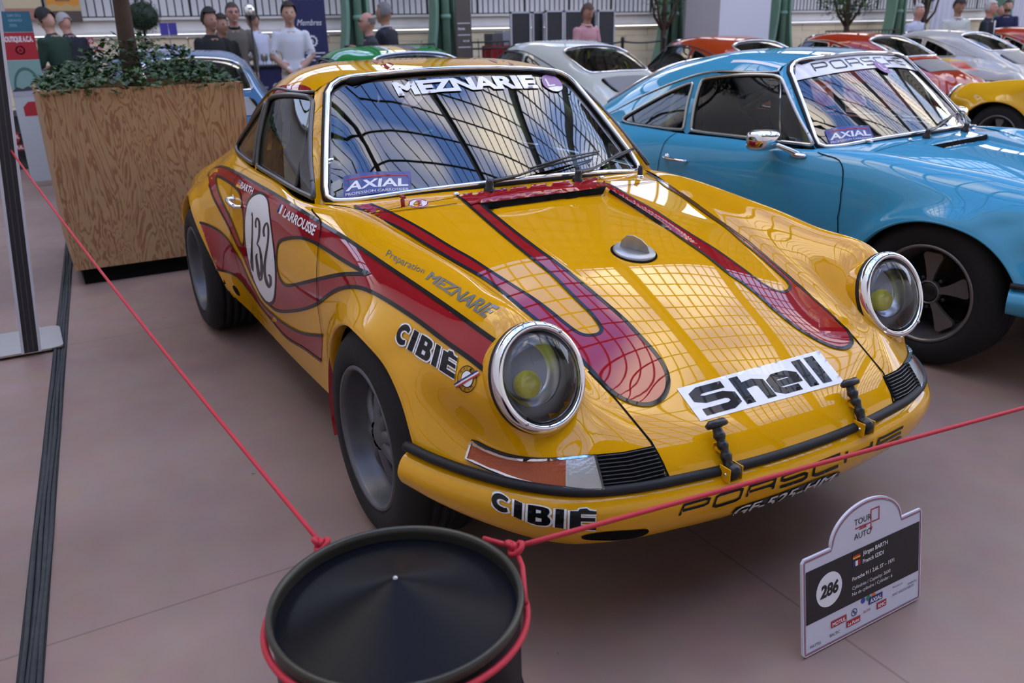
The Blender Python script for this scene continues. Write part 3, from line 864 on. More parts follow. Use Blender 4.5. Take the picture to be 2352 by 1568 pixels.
    for sy in (.34, -.34):
        mb = MB()
        # bucket seat: base, winged back, headrest
        def shell(sec):
            V = []; F = []; n = len(sec[0])
            for r_ in sec: V += r_
            for i in range(len(sec) - 1):
                for j in range(n - 1): F.append((i*n+j, i*n+j+1, (i+1)*n+j+1, (i+1)*n+j))
            mb.addvf(V, F)
        back = []
        for z, x, hw, wing in ((.42, -1.42, .20, .10), (.60, -1.47, .23, .13), (.78, -1.53, .24, .12), (.90, -1.57, .22, .07), (.98, -1.60, .14, .03), (1.08, -1.63, .12, .03), (1.12, -1.64, .09, .01)):
            back.append([(x + wing, sy - hw - .02, z), (x + wing * .6, sy - hw, z), (x + .02, sy - hw * .7, z), (x, sy, z), (x + .02, sy + hw * .7, z), (x + wing * .6, sy + hw, z), (x + wing, sy + hw + .02, z)])
        shell(back)
        shell([[(x - .08, y, z) for x, y, z in r_] for r_ in back][::-1])
        base = []
        for x, z, hw, wing in ((-1.44, .42, .21, .10), (-1.2, .40, .23, .10), (-1.02, .43, .22, .06), (-.95, .40, .21, 0)):
            base.append([(x, sy - hw - .02, z + wing), (x, sy - hw * .8, z + .02), (x, sy, z), (x, sy + hw * .8, z + .02), (x, sy + hw + .02, z + wing)])
        shell(base)
        mb.box((-1.2, sy, .34), (.4, .36, .1))
        o.append(mb.build('seat', M_SEAT, root))
    mb = MB()
    hoop = smooth_loop([(-1.72,-.60,.35),(-1.72,-.62,.85),(-1.72,-.53,1.12),(-1.72,-.38,1.235),(-1.72,0,1.255),(-1.72,.38,1.235),(-1.72,.53,1.12),(-1.72,.62,.85),(-1.72,.60,.35)], 6, closed=False)
    mb.tube(hoop, .02, 8)
    for sg in (1, -1):
        mb.tube([(-1.72, .5*sg, 1.15), (-2.35, .42*sg, .72)], .018, 8)
        mb.tube(smooth_loop([(-1.72,.5*sg,1.17),(-1.3,.50*sg,1.2),(-1.08,.47*sg,1.16),(-.84,.57*sg,.93),(-.76,.60*sg,.6)], 6, closed=False), .018, 8)
    mb.tube([(-1.72,-.55,1.0),(-1.72,.58,.5)], .018, 8)
    o.append(mb.build('roll_cage', M_CAGE, root))
    # black strip between bumper and body
    P3 = np.column_stack([BP + BN * .006, np.full(len(BP), .461)])
    P3[:, 2] += np.clip((np.abs(BP[:, 1]) - .55) / .3, 0, 1) * .012
    o.append(MB().tube(P3, .0135, 8, flat=.9, up=(0, 0, 1)).build('bumper_strip', RUBBER, root))
    for sg in (1, -1):
        o.append(headlight(root, sg, LAMPM))
    return o

M_FRAME = mat('window_frame', (.10, .10, .10), .3, .7)
M_TAIL = mat('tail_red', (.35, .01, .01), .15, coat=1.0)
# extended windscreen surface so trims can sit on the rim
BV_Wf = bvh_of(G_W, mir(G_W))
BV_R2 = bvh_of(G_R, mir(G_R))
BV_PAINT = bvh_of(G_L, mir(G_L), G_H2, mir(G_H2), G_C, mir(G_C), G_R, mir(G_R), G_S, mir(G_S), G_W, mir(G_W), G_B)
BV_W = BV_Wf; BV_R = BV_R2

car = empty('race_car', (0, 0, 0))
tag(car, 'yellow racing coupe with red flame stripes and number 132 on the door', 'car')
shell_parts = build_shell(car, YELLOW)
fixed_parts = build_fixed(car)
car.matrix_world = Matrix.Translation(Vector(CAR_P)) @ Matrix(CAR_G.tolist()).to_4x4() @ Matrix.Translation(-Vector(CAR_P))
for sg, df, dr in ((1, .028, .0105), (-1, .009, -.0085)):
    wheel(car, (-.03, .806 * sg, .318 + df), sg, .318, .235, 'petal8', MAG, BLACKP, TYRE)
    wheel(car, (-2.272, .85 * sg, .315 + dr), sg, .315, .26, 'petal8', MAG, BLACKP, TYRE)

# ------------------------------------------------------------------ livery of the yellow car (outlines traced, laid on the panels)
def Z(c, s, pts): return [(c[0] + x / s, c[1] + y / s) for x, y in pts]
A_ = ((700, 400), 2.614); B_ = ((420, 380), 3.92); D_ = ((1350, 380), 2.94); E_ = ((1360, 700), 2.8); W_ = ((740, 700), 3.0154); K_ = ((740, 700), 2.851); V_ = ((700, 140), 4.3557)
RED = paint('livery_red', (.30, .008, .013))
INK = mat('livery_black', (.006, .006, .007), .3, coat=.35, spec=.1)
WHT = mat('sticker_white', (.80, .80, .80), .35, coat=.5)
BV_HOOD = bvh_of(G_H2, mir(G_H2), G_C, mir(G_C))
BV_SIDE = bvh_of(mir(G_L))
def seam3(p): # point on the front lid edge, right side
    kx = [-.47, -.2, .1, .4, .6, .72]; return (p, -np.interp(p, kx, [.595, .542, .482, .436, .413, .399]), np.interp(p, kx, [.873, .824, .768, .678, .598, .533]))
def polyline_at(P, u):
    P = np.array(P, float); d = np.concatenate([[0], np.cumsum(np.linalg.norm(np.diff(P, axis=0), axis=1))]); d /= d[-1]
    return np.stack([np.interp(u, d, P[:, 0]), np.interp(u, d, P[:, 1])], 1)
def ruled(top, bot):
    def f(Q):
        Q = np.asarray(Q, float); a = polyline_at(bot, Q[:, 0]); b = polyline_at(top, Q[:, 0])
        return a + (b - a) * Q[:, 1:2]
    return f
def norm_loops(loops):
    A = np.vstack(loops); lo, hi = A.min(0), A.max(0)
    return [(L - lo) / (hi - lo) for L in loops]
def group_loops(loops):
    """outer letters with their counters"""
    loops = sorted(loops, key=lambda L: -abs((L[:, 0] * np.roll(L[:, 1], -1) - np.roll(L[:, 0], -1) * L[:, 1]).sum()))
    G = []
    for L in loops:
        for g in G:
            if inside(L[:1], [g[0]])[0] and not any(inside(L[:1], [h])[0] for h in g[1:]): g.append(L); break
        else: G.append([L])
    return G
def decals(name, sets, m, parent, **kw):
    """several outlines in one printed layer"""
    objs = [decal(name, L, m, None, **kw) for L in sets]
    mb = MB()
    for o in objs:
        if len(o.data.polygons): mb.addvf([tuple(v.co) for v in o.data.vertices], [tuple(p.vertices) for p in o.data.polygons])
        me = o.data; bpy.data.objects.remove(o, do_unlink=True); bpy.data.meshes.remove(me)
    return mb.build(name, m, parent)
def word(name, txt, top, bot, m, parent, bold=0.0, shear=0.0, spacing=1.0, **kw):
    f = ruled(top, bot); loops = norm_loops(text_loops(txt, bold, shear, spacing))
    fine = [resample(L, .02) for L in loops]
    return decals(name, [[f(L) for L in g] for g in group_loops(fine)], m, parent, **kw)
def stroke(P, hw, asp=1.0):
    """polyline -> outline of constant half-width; asp = width/height of the unit cell; hw number or list"""
    P = np.array(P, float) * np.array([asp, 1.0]); n = len(P)
    hw = np.full(n, hw) if np.isscalar(hw) else np.array(hw, float)
    L = []; R = []
    for i in range(n):
        if i == 0: t = P[1] - P[0]; t = t / np.linalg.norm(t); nn = np.array([-t[1], t[0]]); k = 1
        elif i == n - 1: t = P[-1] - P[-2]; t = t / np.linalg.norm(t); nn = np.array([-t[1], t[0]]); k = 1
        else:
            a = P[i] - P[i-1]; b = P[i+1] - P[i]; a = a / np.linalg.norm(a); b = b / np.linalg.norm(b)
            nn = np.array([-(a + b)[1], (a + b)[0]]); nn = nn / (np.linalg.norm(nn) + 1e-9); k = 1 / max(.5, nn @ np.array([-a[1], a[0]]))
        L.append(P[i] + nn * hw[i] * k); R.append(P[i] - nn * hw[i] * k)
    Q = np.array(L + R[::-1]); Q[:, 0] /= asp
    return Q
SQ = {  # wide square capitals as centre lines in a unit cell
 'P': [[(0,0),(0,1),(.86,1),(1,.88),(1,.55),(.86,.43),(0,.43)]],
 'O': [[(.5,1),(.12,1),(0,.88),(0,.12),(.12,0),(.88,0),(1,.12),(1,.88),(.88,1),(.5,1)]],
 'R': [[(0,0),(0,1),(.86,1),(1,.88),(1,.55),(.86,.43),(0,.43)],[(1,0),(1,.28),(.86,.43)]],
 'S': [[(1,1),(.12,1),(0,.88),(0,.62),(.12,.5),(.88,.5),(1,.38),(1,.12),(.88,0),(0,0)]],
 'C': [[(1,1),(.12,1),(0,.88),(0,.12),(.12,0),(1,0)]],
 'H': [[(0,0),(0,1)],[(1,0),(1,1)],[(0,.5),(1,.5)]],
 'E': [[(1,1),(0,1),(0,0),(1,0)],[(0,.5),(.95,.5)]],
}
def square_word(name, txt, top, bot, m, parent, hw=.085, gap=.22, asp=1.6, **kw):
    f = ruled(top, bot); n = len(txt); sets = []; cw = 1 / (n + gap * (n - 1))
    for i, c in enumerate(txt):
        x0 = i * cw * (1 + gap)
        for st in SQ[c]:
            Q = stroke([(x * 1.0, hw + y * (1 - 2 * hw)) for x, y in st], hw, asp)
            Q[:, 0] = x0 + (hw / asp + Q[:, 0] * (1 - 2 * hw / asp)) * cw
            sets.append([f(resample(Q, .02))])
    return decals(name, sets, m, parent, **kw)

def band(name, px, w, parent, bvh, mirror=False, off=.0032):
    return seam(name, px, w, INK, parent, bvh=bvh, off=off, mirror=mirror, s=7)

# --- front lid, right flame
O_R = [(814.8, 473), (828.6, 484.4), (849, 499)] + [tuple(p) for p in project([(a, b + .008, c) for a, b, c in map(seam3, (-.36, -.2, -.05, .1, .25, .4, .5))])] + [(1394, 891), (1431.4, 917), (1467, 928.6), (1494, 928.6), (1517, 918), (1530.7, 898), (1533.6, 871.4), (1525, 843), (1503, 810), (1467, 770.7), (1431.4, 733)]
I_R = [(1388.6, 696), (1335, 651), (1289, 613), (1231.8, 571), (1182, 533), (1140, 499), (1108, 474)]
E2_R = [(1056, 454), (1077, 472.7), (1120.8, 511), (1170.5, 553), (1212.6, 587), (1266, 629.5), (1296.8, 660), (1331, 694.6), (1358, 721), (1379, 750)]
E1_R = [(1381, 761.5), (1371, 769), (1346.5, 771), (1327.4, 765), (1300.6, 746), (1266, 717.5), (1228, 689), (1178, 657), (1120.8, 620), (1082.6, 595), (1036.6, 569), (967.8, 527), (897, 489), (850, 469)]
OUT_R = smooth_loop(O_R + I_R, 4, closed=False); FIN_R = smooth_loop(E2_R + E1_R, 4, closed=False)
decal('hood_flame', [np.vstack([OUT_R, FIN_R])], RED, car, bvh=BV_HOOD, off=.0025, s=5, label='red flame stripe on the front lid')
band('flame_outline', OUT_R, .012, car, BV_HOOD); band('flame_outline', FIN_R, .010, car, BV_HOOD)
# --- left flame
O_L = Z(*D_, [(395, 52)]) + [tuple(p) for p in project([(a, -b - .008, c) for a, b, c in map(seam3, (-.44, -.3, -.15, 0, .15, .3, .42))])] + Z(*D_, [(1595, 968), (1700, 1062), (1765, 1140), (1779, 1190), (1765, 1220), (1720, 1237), (1640, 1222), (1530, 1170), (1400, 1090), (1250, 970), (1150, 880), (1050, 800), (960, 740), (800, 612), (640, 500), (480, 385), (350, 298), (150, 172)])
F_L = Z(*D_, [(112, 120), (165, 140), (300, 222), (440, 300), (560, 380), (700, 470), (850, 562), (950, 632), (1060, 712), (1180, 802), (1260, 845), (1310, 857), (1350, 847), (1366, 820), (1345, 785), (1300, 740), (1220, 668), (1130, 588), (1040, 516), (930, 420), (820, 345), (640, 215), (520, 140), (455, 80)])
OUT_L = smooth_loop(O_L, 4, closed=False); FIN_L = smooth_loop(F_L, 4, closed=False)
decal('hood_flame', [np.vstack([OUT_L, FIN_L])], RED, car, bvh=BV_HOOD, off=.0025, s=5)
band('flame_outline', OUT_L, .012, car, BV_HOOD); band('flame_outline', FIN_L, .010, car, BV_HOOD)
# --- red cowl between the flames, dark of the air intake slot painted as a patch
cw_top = [(1052, 450), (1100, 443), (1200, 430), (1300, 418), (1381, 409)]; cw_bot = [(1394, 429), (1300, 441.5), (1200, 454), (1110, 466), (1082, 473)]
decal('cowl_band', [np.array(cw_top + cw_bot)], RED, car, bvh=BV_HOOD, off=.0055, s=5)
band('flame_outline', [(1050, 450), (1084, 476)], .009, car, BV_HOOD, off=.0026)
decal('intake_dark', [np.array([(1096, 468.5), (1392, 430), (1383, 446), (1117, 482)])], DARK, car, bvh=BV_HOOD, off=.003, label='black patch painted for the dark air intake slot')

# --- right side flame
T_S = Z(*B_, [(228, 95), (255, 45), (345, 8), (500, 72), (640, 150), (830, 258), (1000, 362), (1130, 442), (1250, 522)]) + Z(*A_, [(195, 352), (300, 420), (500, 556), (700, 690), (900, 828), (1100, 972), (1172, 1022)])
B_S = Z(*A_, [(1122, 1212), (1000, 1112), (850, 1006), (700, 892), (560, 798), (430, 720), (350, 686), (280, 676), (200, 692), (130, 735)]) + Z(*B_, [(1220, 1240), (1100, 1288), (950, 1312), (850, 1303), (775, 1245), (700, 1145), (630, 1015), (575, 890), (535, 790), (500, 735), (455, 640), (400, 520), (330, 390), (270, 270), (238, 165)])
HOLE1 = Z(*B_, [(308, 97), (400, 140), (480, 200), (520, 262), (538, 380), (550, 520), (552, 660), (545, 720), (525, 700), (480, 590), (430, 470), (370, 350), (322, 230), (303, 140)])
HOLE2 = [(636.8, 576.4), (642, 556), (657, 548.4), (688, 545.5), (713.4, 552), (738, 565), (788, 597), (826, 619), (851, 629.5), (795.6, 629), (757, 635), (700, 648.5), (675, 654), (657, 654), (644.5, 640), (636.8, 609.6)]
S_OUT = np.vstack([smooth_loop(T_S, 4, closed=False), smooth_loop(B_S, 4, closed=False)])
H1 = smooth_loop(HOLE1, 4, sharp=(7,)); H2 = smooth_loop(HOLE2, 4, sharp=(8,))
LOWS_T = Z(*B_, [(155, 512), (220, 530), (320, 580), (400, 655), (460, 745), (530, 868), (580, 985), (640, 1110), (720, 1245), (800, 1325), (900, 1410), (1000, 1472), (1100, 1512), (1262, 1530)])
LOWS_B = [(739, 829), (700, 800), (665, 779)] + Z(*B_, [(900, 1508), (800, 1388), (700, 1265), (600, 1128), (540, 1050), (480, 992), (400, 955), (300, 933)])
LT = smooth_loop(LOWS_T, 4, closed=False); LB = smooth_loop(LOWS_B, 4, closed=False)
for mi in (False, True):
    decal('side_flame', [S_OUT, H1, H2], RED, car, bvh=BV_SIDE, mirror=mi, label='red flame painted along the side')
    decal('sill_flame', [np.vstack([LT, LB])], RED, car, bvh=BV_SIDE, mirror=mi)
    for L in (S_OUT[:len(T_S) * 4 - 3], S_OUT[len(T_S) * 4 - 3:], np.vstack([H1, H1[:1]]), np.vstack([H2, H2[:1]]), LT, LB): band('flame_outline', L, .011, car, BV_SIDE, mi)
# number roundel
RND = smooth_loop(Z(*B_, [(700, 262), (742, 282), (767, 325), (780, 420), (802, 600), (826, 800), (836, 950), (831, 1130), (815, 1205), (785, 1227), (740, 1200), (690, 1120), (640, 1000), (600, 850), (575, 700), (567, 550), (575, 430), (600, 330), (645, 280)]), 4)
cr = RND.mean(0)
decal('number_roundel', [cr + (RND - cr) * 1.06], INK, car, bvh=BV_SIDE, off=.0026)
decal('number_roundel', [RND], WHT, car, bvh=BV_SIDE, off=.0032)
def vstroke(P, w, k=6):
    P = np.array(P, float); t = np.arange(len(P)); S = smooth_loop(P, k, closed=False); tt = np.linspace(0, len(P) - 1, len(S))
    return stroke(S, np.interp(tt, t, w))
digs = [vstroke([(624, 452), (632, 428), (634, 520), (632, 640), (628, 770), (628, 860), (634, 920), (642, 952)], [3, 4, 6, 7, 9, 14, 12, 5]),
        vstroke([(667, 560), (663, 510), (676, 476), (694, 500), (698, 580), (690, 660), (676, 705)], [7, 8, 8, 9, 10, 9, 6]),
        vstroke([(676, 705), (698, 740), (712, 820), (718, 920), (714, 1010), (704, 1024), (690, 970), (676, 880), (670, 810), (680, 792)], [5, 8, 11, 13, 12, 12, 14, 12, 8, 5]),
        vstroke([(742, 640), (735, 590), (748, 535), (766, 520), (778, 570), (776, 670), (758, 790), (744, 900), (750, 1000), (772, 1072), (786, 1100)], [9, 10, 8, 8, 9, 9, 10, 11, 12, 13, 6]),
        vstroke([(786, 1100), (797, 1070), (797, 1010), (786, 985), (776, 985)], [6, 11, 10, 8, 6])]
decals('race_number', [[np.array(Z(*B_, d))] for d in digs], INK, car, bvh=BV_SIDE, off=.0038, s=6)
word('driver_name', 'BARTH', Z(*B_, [(540, 148), (648, 207)]), Z(*B_, [(517, 205), (628, 264)]), WHT, car, bold=.03, bvh=BV_SIDE, off=.0034, s=5)
word('driver_name', 'LARROUSSE', Z(*B_, [(930, 388), (1217, 546)]), Z(*B_, [(900, 458), (1182, 637)]), WHT, car, bold=.03, bvh=BV_SIDE, off=.0034, s=5)
def flag(quad, cols, horiz, off=.0030):
    q = np.array(quad, float)
    for i, c in enumerate(cols):
        a, b = i / 3, (i + 1) / 3
        if horiz: P = [q[0] + (q[3]-q[0])*a, q[1] + (q[2]-q[1])*a, q[1] + (q[2]-q[1])*b, q[0] + (q[3]-q[0])*b]
        else: P = [q[0] + (q[1]-q[0])*a, q[0] + (q[1]-q[0])*b, q[3] + (q[2]-q[3])*b, q[3] + (q[2]-q[3])*a]
        decal('driver_flag', [np.array(P)], mat('flag_%s' % c[0], c[1], .4), car, bvh=BV_SIDE, off=off, s=8)
FL = {'black': (.01, .01, .01), 'red': (.45, .01, .01), 'gold': (.75, .45, .01), 'blue': (.02, .03, .18), 'white': (.8, .8, .8)}
flag(Z(*B_, [(512, 125), (545, 143), (515, 208), (482, 190)]), [(k, FL[k]) for k in ('black', 'red', 'gold')], True)
flag(Z(*B_, [(882, 346), (930, 366), (902, 446), (850, 424)]), [(k, FL[k]) for k in ('blue', 'white', 'red')], False)
# fender and bumper lettering
def outlined(name, txt, top, bot, bvh, parent, bold, grow, off=.003, **kw):
    word(name, txt, top, bot, WHT, parent, bold=bold + grow, bvh=bvh, off=off, s=7, **kw)
ctop = Z(*W_, [(560, 118), (760, 245), (945, 366)]); cbot = Z(*W_, [(500, 247), (700, 375), (922, 514)])
def cibie(top, bot, bvh):
    f = ruled(top, bot)
    # heavy block letters: outer outline first, black on top
    cells = {'C': (0, .2), 'I': (.225, .305), 'B': (.36, .575), 'J': (.62, .70), 'E': (.755, 1.0)}
    arc = [(.5 + .5 * cos(a), .5 + .5 * sin(a)) for a in np.linspace(radians(48), radians(312), 22)]
    arc2 = [(.56 + .30 * cos(a), .5 + .22 * sin(a)) for a in np.linspace(radians(312), radians(48), 18)]
    C = np.array([(x * 1.0, y) for x, y in arc] + arc2)
    Bo = smooth_loop([(0, 0), (0, 1), (.62, 1), (.9, .93), (.95, .74), (.86, .56), (.98, .42), (1.0, .24), (.88, .05), (.62, 0)], 4, sharp=(0, 1))
    sets = [('C', [C]), ('I', [np.array([(0, 0), (0, 1), (1, 1), (1, 0)])]), ('B', [Bo, np.array([(.36, .18), (.36, .40), (.62, .38), (.62, .2)]), np.array([(.36, .62), (.36, .82), (.58, .8), (.58, .64)])]), ('J', [np.array([(0, 0), (0, 1), (1, 1), (1, 0)])]),
            ('E', [np.array([(0, 0), (0, .94), (.30, .94), (.36, 1.06), (.62, 1.10), (.75, .98), (1, .97), (1, .80), (.42, .79), (.42, .62), (.96, .62), (.96, .44), (.42, .43), (.42, .22), (1, .22), (1, 0)])])]
    blk = []; wht = []
    for k, Ls in sets:
        a, b = cells[k]; g = .018
        M = [np.stack([a + L[:, 0] * (b - a), L[:, 1]], 1) for L in Ls]
        blk.append([f(resample(L, .03)) for L in M])
        o = M[0]; n = len(o)
        if ((o[:, 0] * np.roll(o[:, 1], -1) - np.roll(o[:, 0], -1) * o[:, 1]).sum()) < 0: o = o[::-1]
        t = np.roll(o, -1, 0) - np.roll(o, 1, 0); t[:, 0] *= 3.2; t /= np.linalg.norm(t, axis=1)[:, None] + 1e-9
        o2 = o + np.stack([t[:, 1] / 3.2, -t[:, 0]], 1) * .075
        wht.append([f(resample(o2, .03))])
    decals('sponsor_border', wht, WHT, car, bvh=bvh, off=.0028, s=8)
    decals('sponsor_lettering', blk, INK, car, bvh=bvh, off=.0036, s=8)
cibie(ctop, cbot, BV_SIDE)
BV_BUMP = bvh_of(G_B)
cibie(Z(*K_, [(1118, 1212), (1240, 1268), (1330, 1303), (1510, 1333), (1640, 1342), (1795, 1345)]), Z(*K_, [(1108, 1326), (1215, 1362), (1300, 1398), (1400, 1432), (1585, 1458), (1792, 1468)]), BV_BUMP)
# round team badge
bc = np.array(Z(*W_, [(1008, 514)])[0]); ax = np.array([.42, .9]) / W_[1]; 
def ell(k, n=40, rx=66, ry=93, rot=.0): return np.array([(bc[0] + k * (rx * cos(a) * cos(rot) - ry * sin(a) * sin(rot)) / W_[1], bc[1] + k * (rx * cos(a) * sin(rot) + ry * sin(a) * cos(rot)) / W_[1]) for a in np.linspace(0, 2*pi, n + 1)[:-1]])
bars = [(WHT, 36, .0030), (mat('flag_blue', FL['blue'], .4), 36, .0033)]
dirv = np.array([158, -92.]); dirv /= np.linalg.norm(dirv); nrm = np.array([-dirv[1], dirv[0]])
def bar(a, b, t0, t1): c = np.array([1008, 514.]); return np.array(Z(*W_, [c + dirv * a + nrm * t0, c + dirv * b + nrm * t0, c + dirv * b + nrm * t1, c + dirv * a + nrm * t1]))
decals('badge_ring', [[ell(1.0), ell(.93)], [ell(.64), ell(.58)]], INK, car, bvh=BV_SIDE, off=.0028, s=5)
decal('badge_disc', [ell(.57)], WHT, car, bvh=BV_SIDE, off=.0026, s=6)
decal('badge_bar', [bar(-92, 92, -17, 17)], WHT, car, bvh=BV_SIDE, off=.0032, s=6)
decal('badge_bar', [bar(-92, 92, -17, -6)], mat('flag_blue', FL['blue'], .4), car, bvh=BV_SIDE, off=.0038, s=6)
decal('badge_bar', [bar(-92, 92, 6, 17)], mat('flag_red', FL['red'], .4), car, bvh=BV_SIDE, off=.0038, s=6)
for txt, a0, a1 in (('RACING', -2.35, -.15), ('TEAM', 2.25, .85)):
    for i, ch in enumerate(txt):
        a = a0 + (a1 - a0) * i / (len(txt) - 1); c = np.array([cos(a) * 66 * .78, sin(a) * 93 * .78]); up = c / np.linalg.norm(c) * (1 if a0 < 0 else -1); rt = np.array([-up[1], up[0]])
        lp = [L - .5 for L in norm_loops(text_loops(ch, .0))]
        decals('badge_letter', [[np.array(Z(*W_, np.array([1008, 514.]) + c + L[:, :1] * rt * 15 + L[:, 1:] * up * 20)) for L in lp]], INK, car, bvh=BV_SIDE, off=.0034, s=6)
square_word('bumper_lettering', 'PORSCHE', Z(*E_, [(585, 1278), (830, 1208), (1070, 1140), (1300, 1062), (1520, 978), (1700, 905), (1880, 838), (2006, 770)]), Z(*E_, [(548, 1362), (830, 1292), (1040, 1222), (1250, 1165), (1480, 1086), (1665, 1004), (1850, 925), (1992, 850)]), INK, car, hw=.105, gap=.16, asp=2.3, bvh=BV_BUMP, off=.002, s=7)
PL = Z(*E_, [(862, 1374), (1570, 1118), (1592, 1066), (1480, 1100), (1200, 1208), (928, 1298)])
_pg = np.array([[(.80, -.6, .31), (.80, .6, .31)], [(.77, -.6, .12), (.77, .6, .12)]])
BV_PLATE = bvh_of(G_B, _pg)
decal('number_plate', [np.array(PL)], INK, car, bvh=BV_PLATE, off=.0025, s=5, label='black number plate with white characters under the bumper')
word('plate_characters', 'GF-525-HM', Z(*E_, [(925, 1298), (1200, 1212), (1480, 1105), (1570, 1072)]), Z(*E_, [(890, 1356), (1180, 1270), (1470, 1150), (1545, 1112)]), WHT, car, bold=.02, shear=.2, bvh=BV_PLATE, off=.0045, s=5)
decal('bumper_slot', [smooth_loop([(1336, 1230), (1380, 1221), (1450, 1216), (1486, 1214), (1490, 1220), (1470, 1231), (1420, 1239), (1360, 1239), (1338, 1236)], 4)], DARK, car, bvh=BV_BUMP, off=.0015)
# oil company sticker on the nose
SHQ = [(1554, 893), (1880, 805), (1939, 878), (1609, 968)]
shf = ruled([SHQ[0], SHQ[1]], [SHQ[3], SHQ[2]])
decal('nose_sticker', [shf(resample(np.array([(0, 0), (1, 0), (1, 1), (0, 1.)]), .05))], WHT, car, bvh=BV_HOOD, off=.0012, label='white rectangular sticker with bold black lettering on the nose')
hw = .098
SH = [stroke([(.285, .80), (.12, .80), (.075, .72), (.075, .60), (.12, .53), (.25, .53), (.295, .46), (.295, .28), (.25, .20), (.06, .20)], hw, 3.2),
      stroke([(.375, .115), (.375, .90)], hw, 3.2), stroke([(.375, .60), (.47, .64), (.515, .58), (.52, .115)], hw, 3.2),
      stroke([(.61, .42), (.74, .42), (.74, .55), (.70, .63), (.62, .63), (.585, .55), (.585, .28), (.62, .20), (.73, .20)], hw * .92, 3.2),
      stroke([(.815, .115), (.815, .90)], hw, 3.2), stroke([(.905, .115), (.905, .90)], hw, 3.2)]
decals('sticker_lettering', [[shf(resample(q, .03))] for q in SH], INK, car, bvh=BV_HOOD, off=.0020, s=8)
# preparer's name on the fender
GREY = mat('faded_lettering', (.13, .13, .11), .4, coat=.8)
word('fender_lettering', 'Preparation', Z(*A_, [(497, 448), (610, 508), (728, 566)]), Z(*A_, [(480, 505), (590, 565), (712, 610)]), GREY, car, shear=.25, bvh=BV_SIDE, off=.0015, s=6)
word('fender_lettering', 'MEZNARIE', Z(*A_, [(755, 580), (960, 695), (1172, 800)]), Z(*A_, [(725, 628), (900, 745), (1085, 868)]), GREY, car, bold=.035, shear=.15, bvh=BV_SIDE, off=.0015, s=6)
# cowl sticker
decal('cowl_sticker', [np.array([(961 + 24 * cos(a), 468 + 11 * sin(a)) for a in np.linspace(0, 2*pi, 33)[:-1]])], WHT, car, bvh=BV_HOOD, off=.002, s=8)
decals('cowl_sticker_mark', [[np.array([(961 + 23 * cos(a), 468 + 10.2 * sin(a)) for a in np.linspace(0, 2*pi, 33)[:-1]]), np.array([(961 + 20 * cos(a), 468 + 8.6 * sin(a)) for a in np.linspace(0, 2*pi, 33)[:-1]])], [np.array([(956, 463), (968, 461.5), (968.5, 464), (960, 465), (960.5, 467), (968, 466), (968.6, 468.5), (961, 469.5), (961.6, 472), (970, 471), (970.5, 473.5), (958, 475)])]], mat('flag_red', FL['red'], .4), car, bvh=BV_HOOD, off=.0028, s=8)

# --- windscreen stickers
BV_WS = BV_Wf
def wstick(name, L, m, off=.0012, s=8, **kw): return decal(name, L, m, car, bvh=BV_WS, off=off, s=s, **kw)
word('windshield_lettering', 'MEZNARIE', [(899, 190), (1000, 182), (1100, 176), (1221, 172.5)], [(916, 221), (1020, 211), (1120, 205), (1238, 203)], WHT, car, bold=.055, bvh=BV_WS, off=.0015, s=7)
NAVY = mat('sticker_navy', (.025, .035, .20), .3, coat=.5)
AXQ = Z(*V_, [(385, 1170), (400, 1150), (560, 1120), (780, 1105), (1050, 1104), (1062, 1115), (1066, 1305), (1050, 1312), (760, 1318), (560, 1348), (392, 1382)])
wstick('repair_sticker', [np.array(AXQ)], NAVY, label='blue sticker with white lettering low in the windshield')
word('sticker_name', 'AXIAL', Z(*V_, [(440, 1210), (700, 1178), (1030, 1170)]), Z(*V_, [(410, 1308), (690, 1262), (1035, 1252)]), WHT, car, bold=.03, bvh=BV_WS, off=.002, s=7)
word('sticker_name', 'PROFESSION CARROSSIER', Z(*V_, [(408, 1328), (700, 1284), (1040, 1270)]), Z(*V_, [(412, 1356), (700, 1308), (1040, 1294)]), WHT, car, bvh=BV_WS, off=.002, s=5)
wstick('sticker_stroke', [np.array(Z(*V_, [(410, 1192), (560, 1158), (760, 1140), (1035, 1138), (1035, 1148), (760, 1155), (560, 1172), (412, 1198)]))], mat('flag_red', FL['red'], .4), .002)
LQ = smooth_loop([(1245, 176), (1262, 173), (1277, 178), (1290, 192), (1291, 206), (1280, 210.5), (1264, 207), (1248, 195)], 4)
wstick('round_permit', [LQ], mat('permit_purple', (.30, .13, .33), .4), label='purple round permit with white letter L')
wstick('permit_foot', [smooth_loop([(1259, 202), (1290.5, 199), (1290, 206), (1280, 210.5), (1266, 208)], 3)], WHT, .002)
word('permit_letter', 'L', [(1250, 182), (1263, 180.5)], [(1259, 199), (1275, 197)], WHT, car, bold=.01, bvh=BV_WS, off=.002, s=6)
wstick('corner_permit', [np.array(Z(*V_, [(265, 1230), (345, 1185), (375, 1215), (370, 1270), (290, 1310), (268, 1270)]))], mat('permit_grey', (.35, .36, .34), .5), .0015)

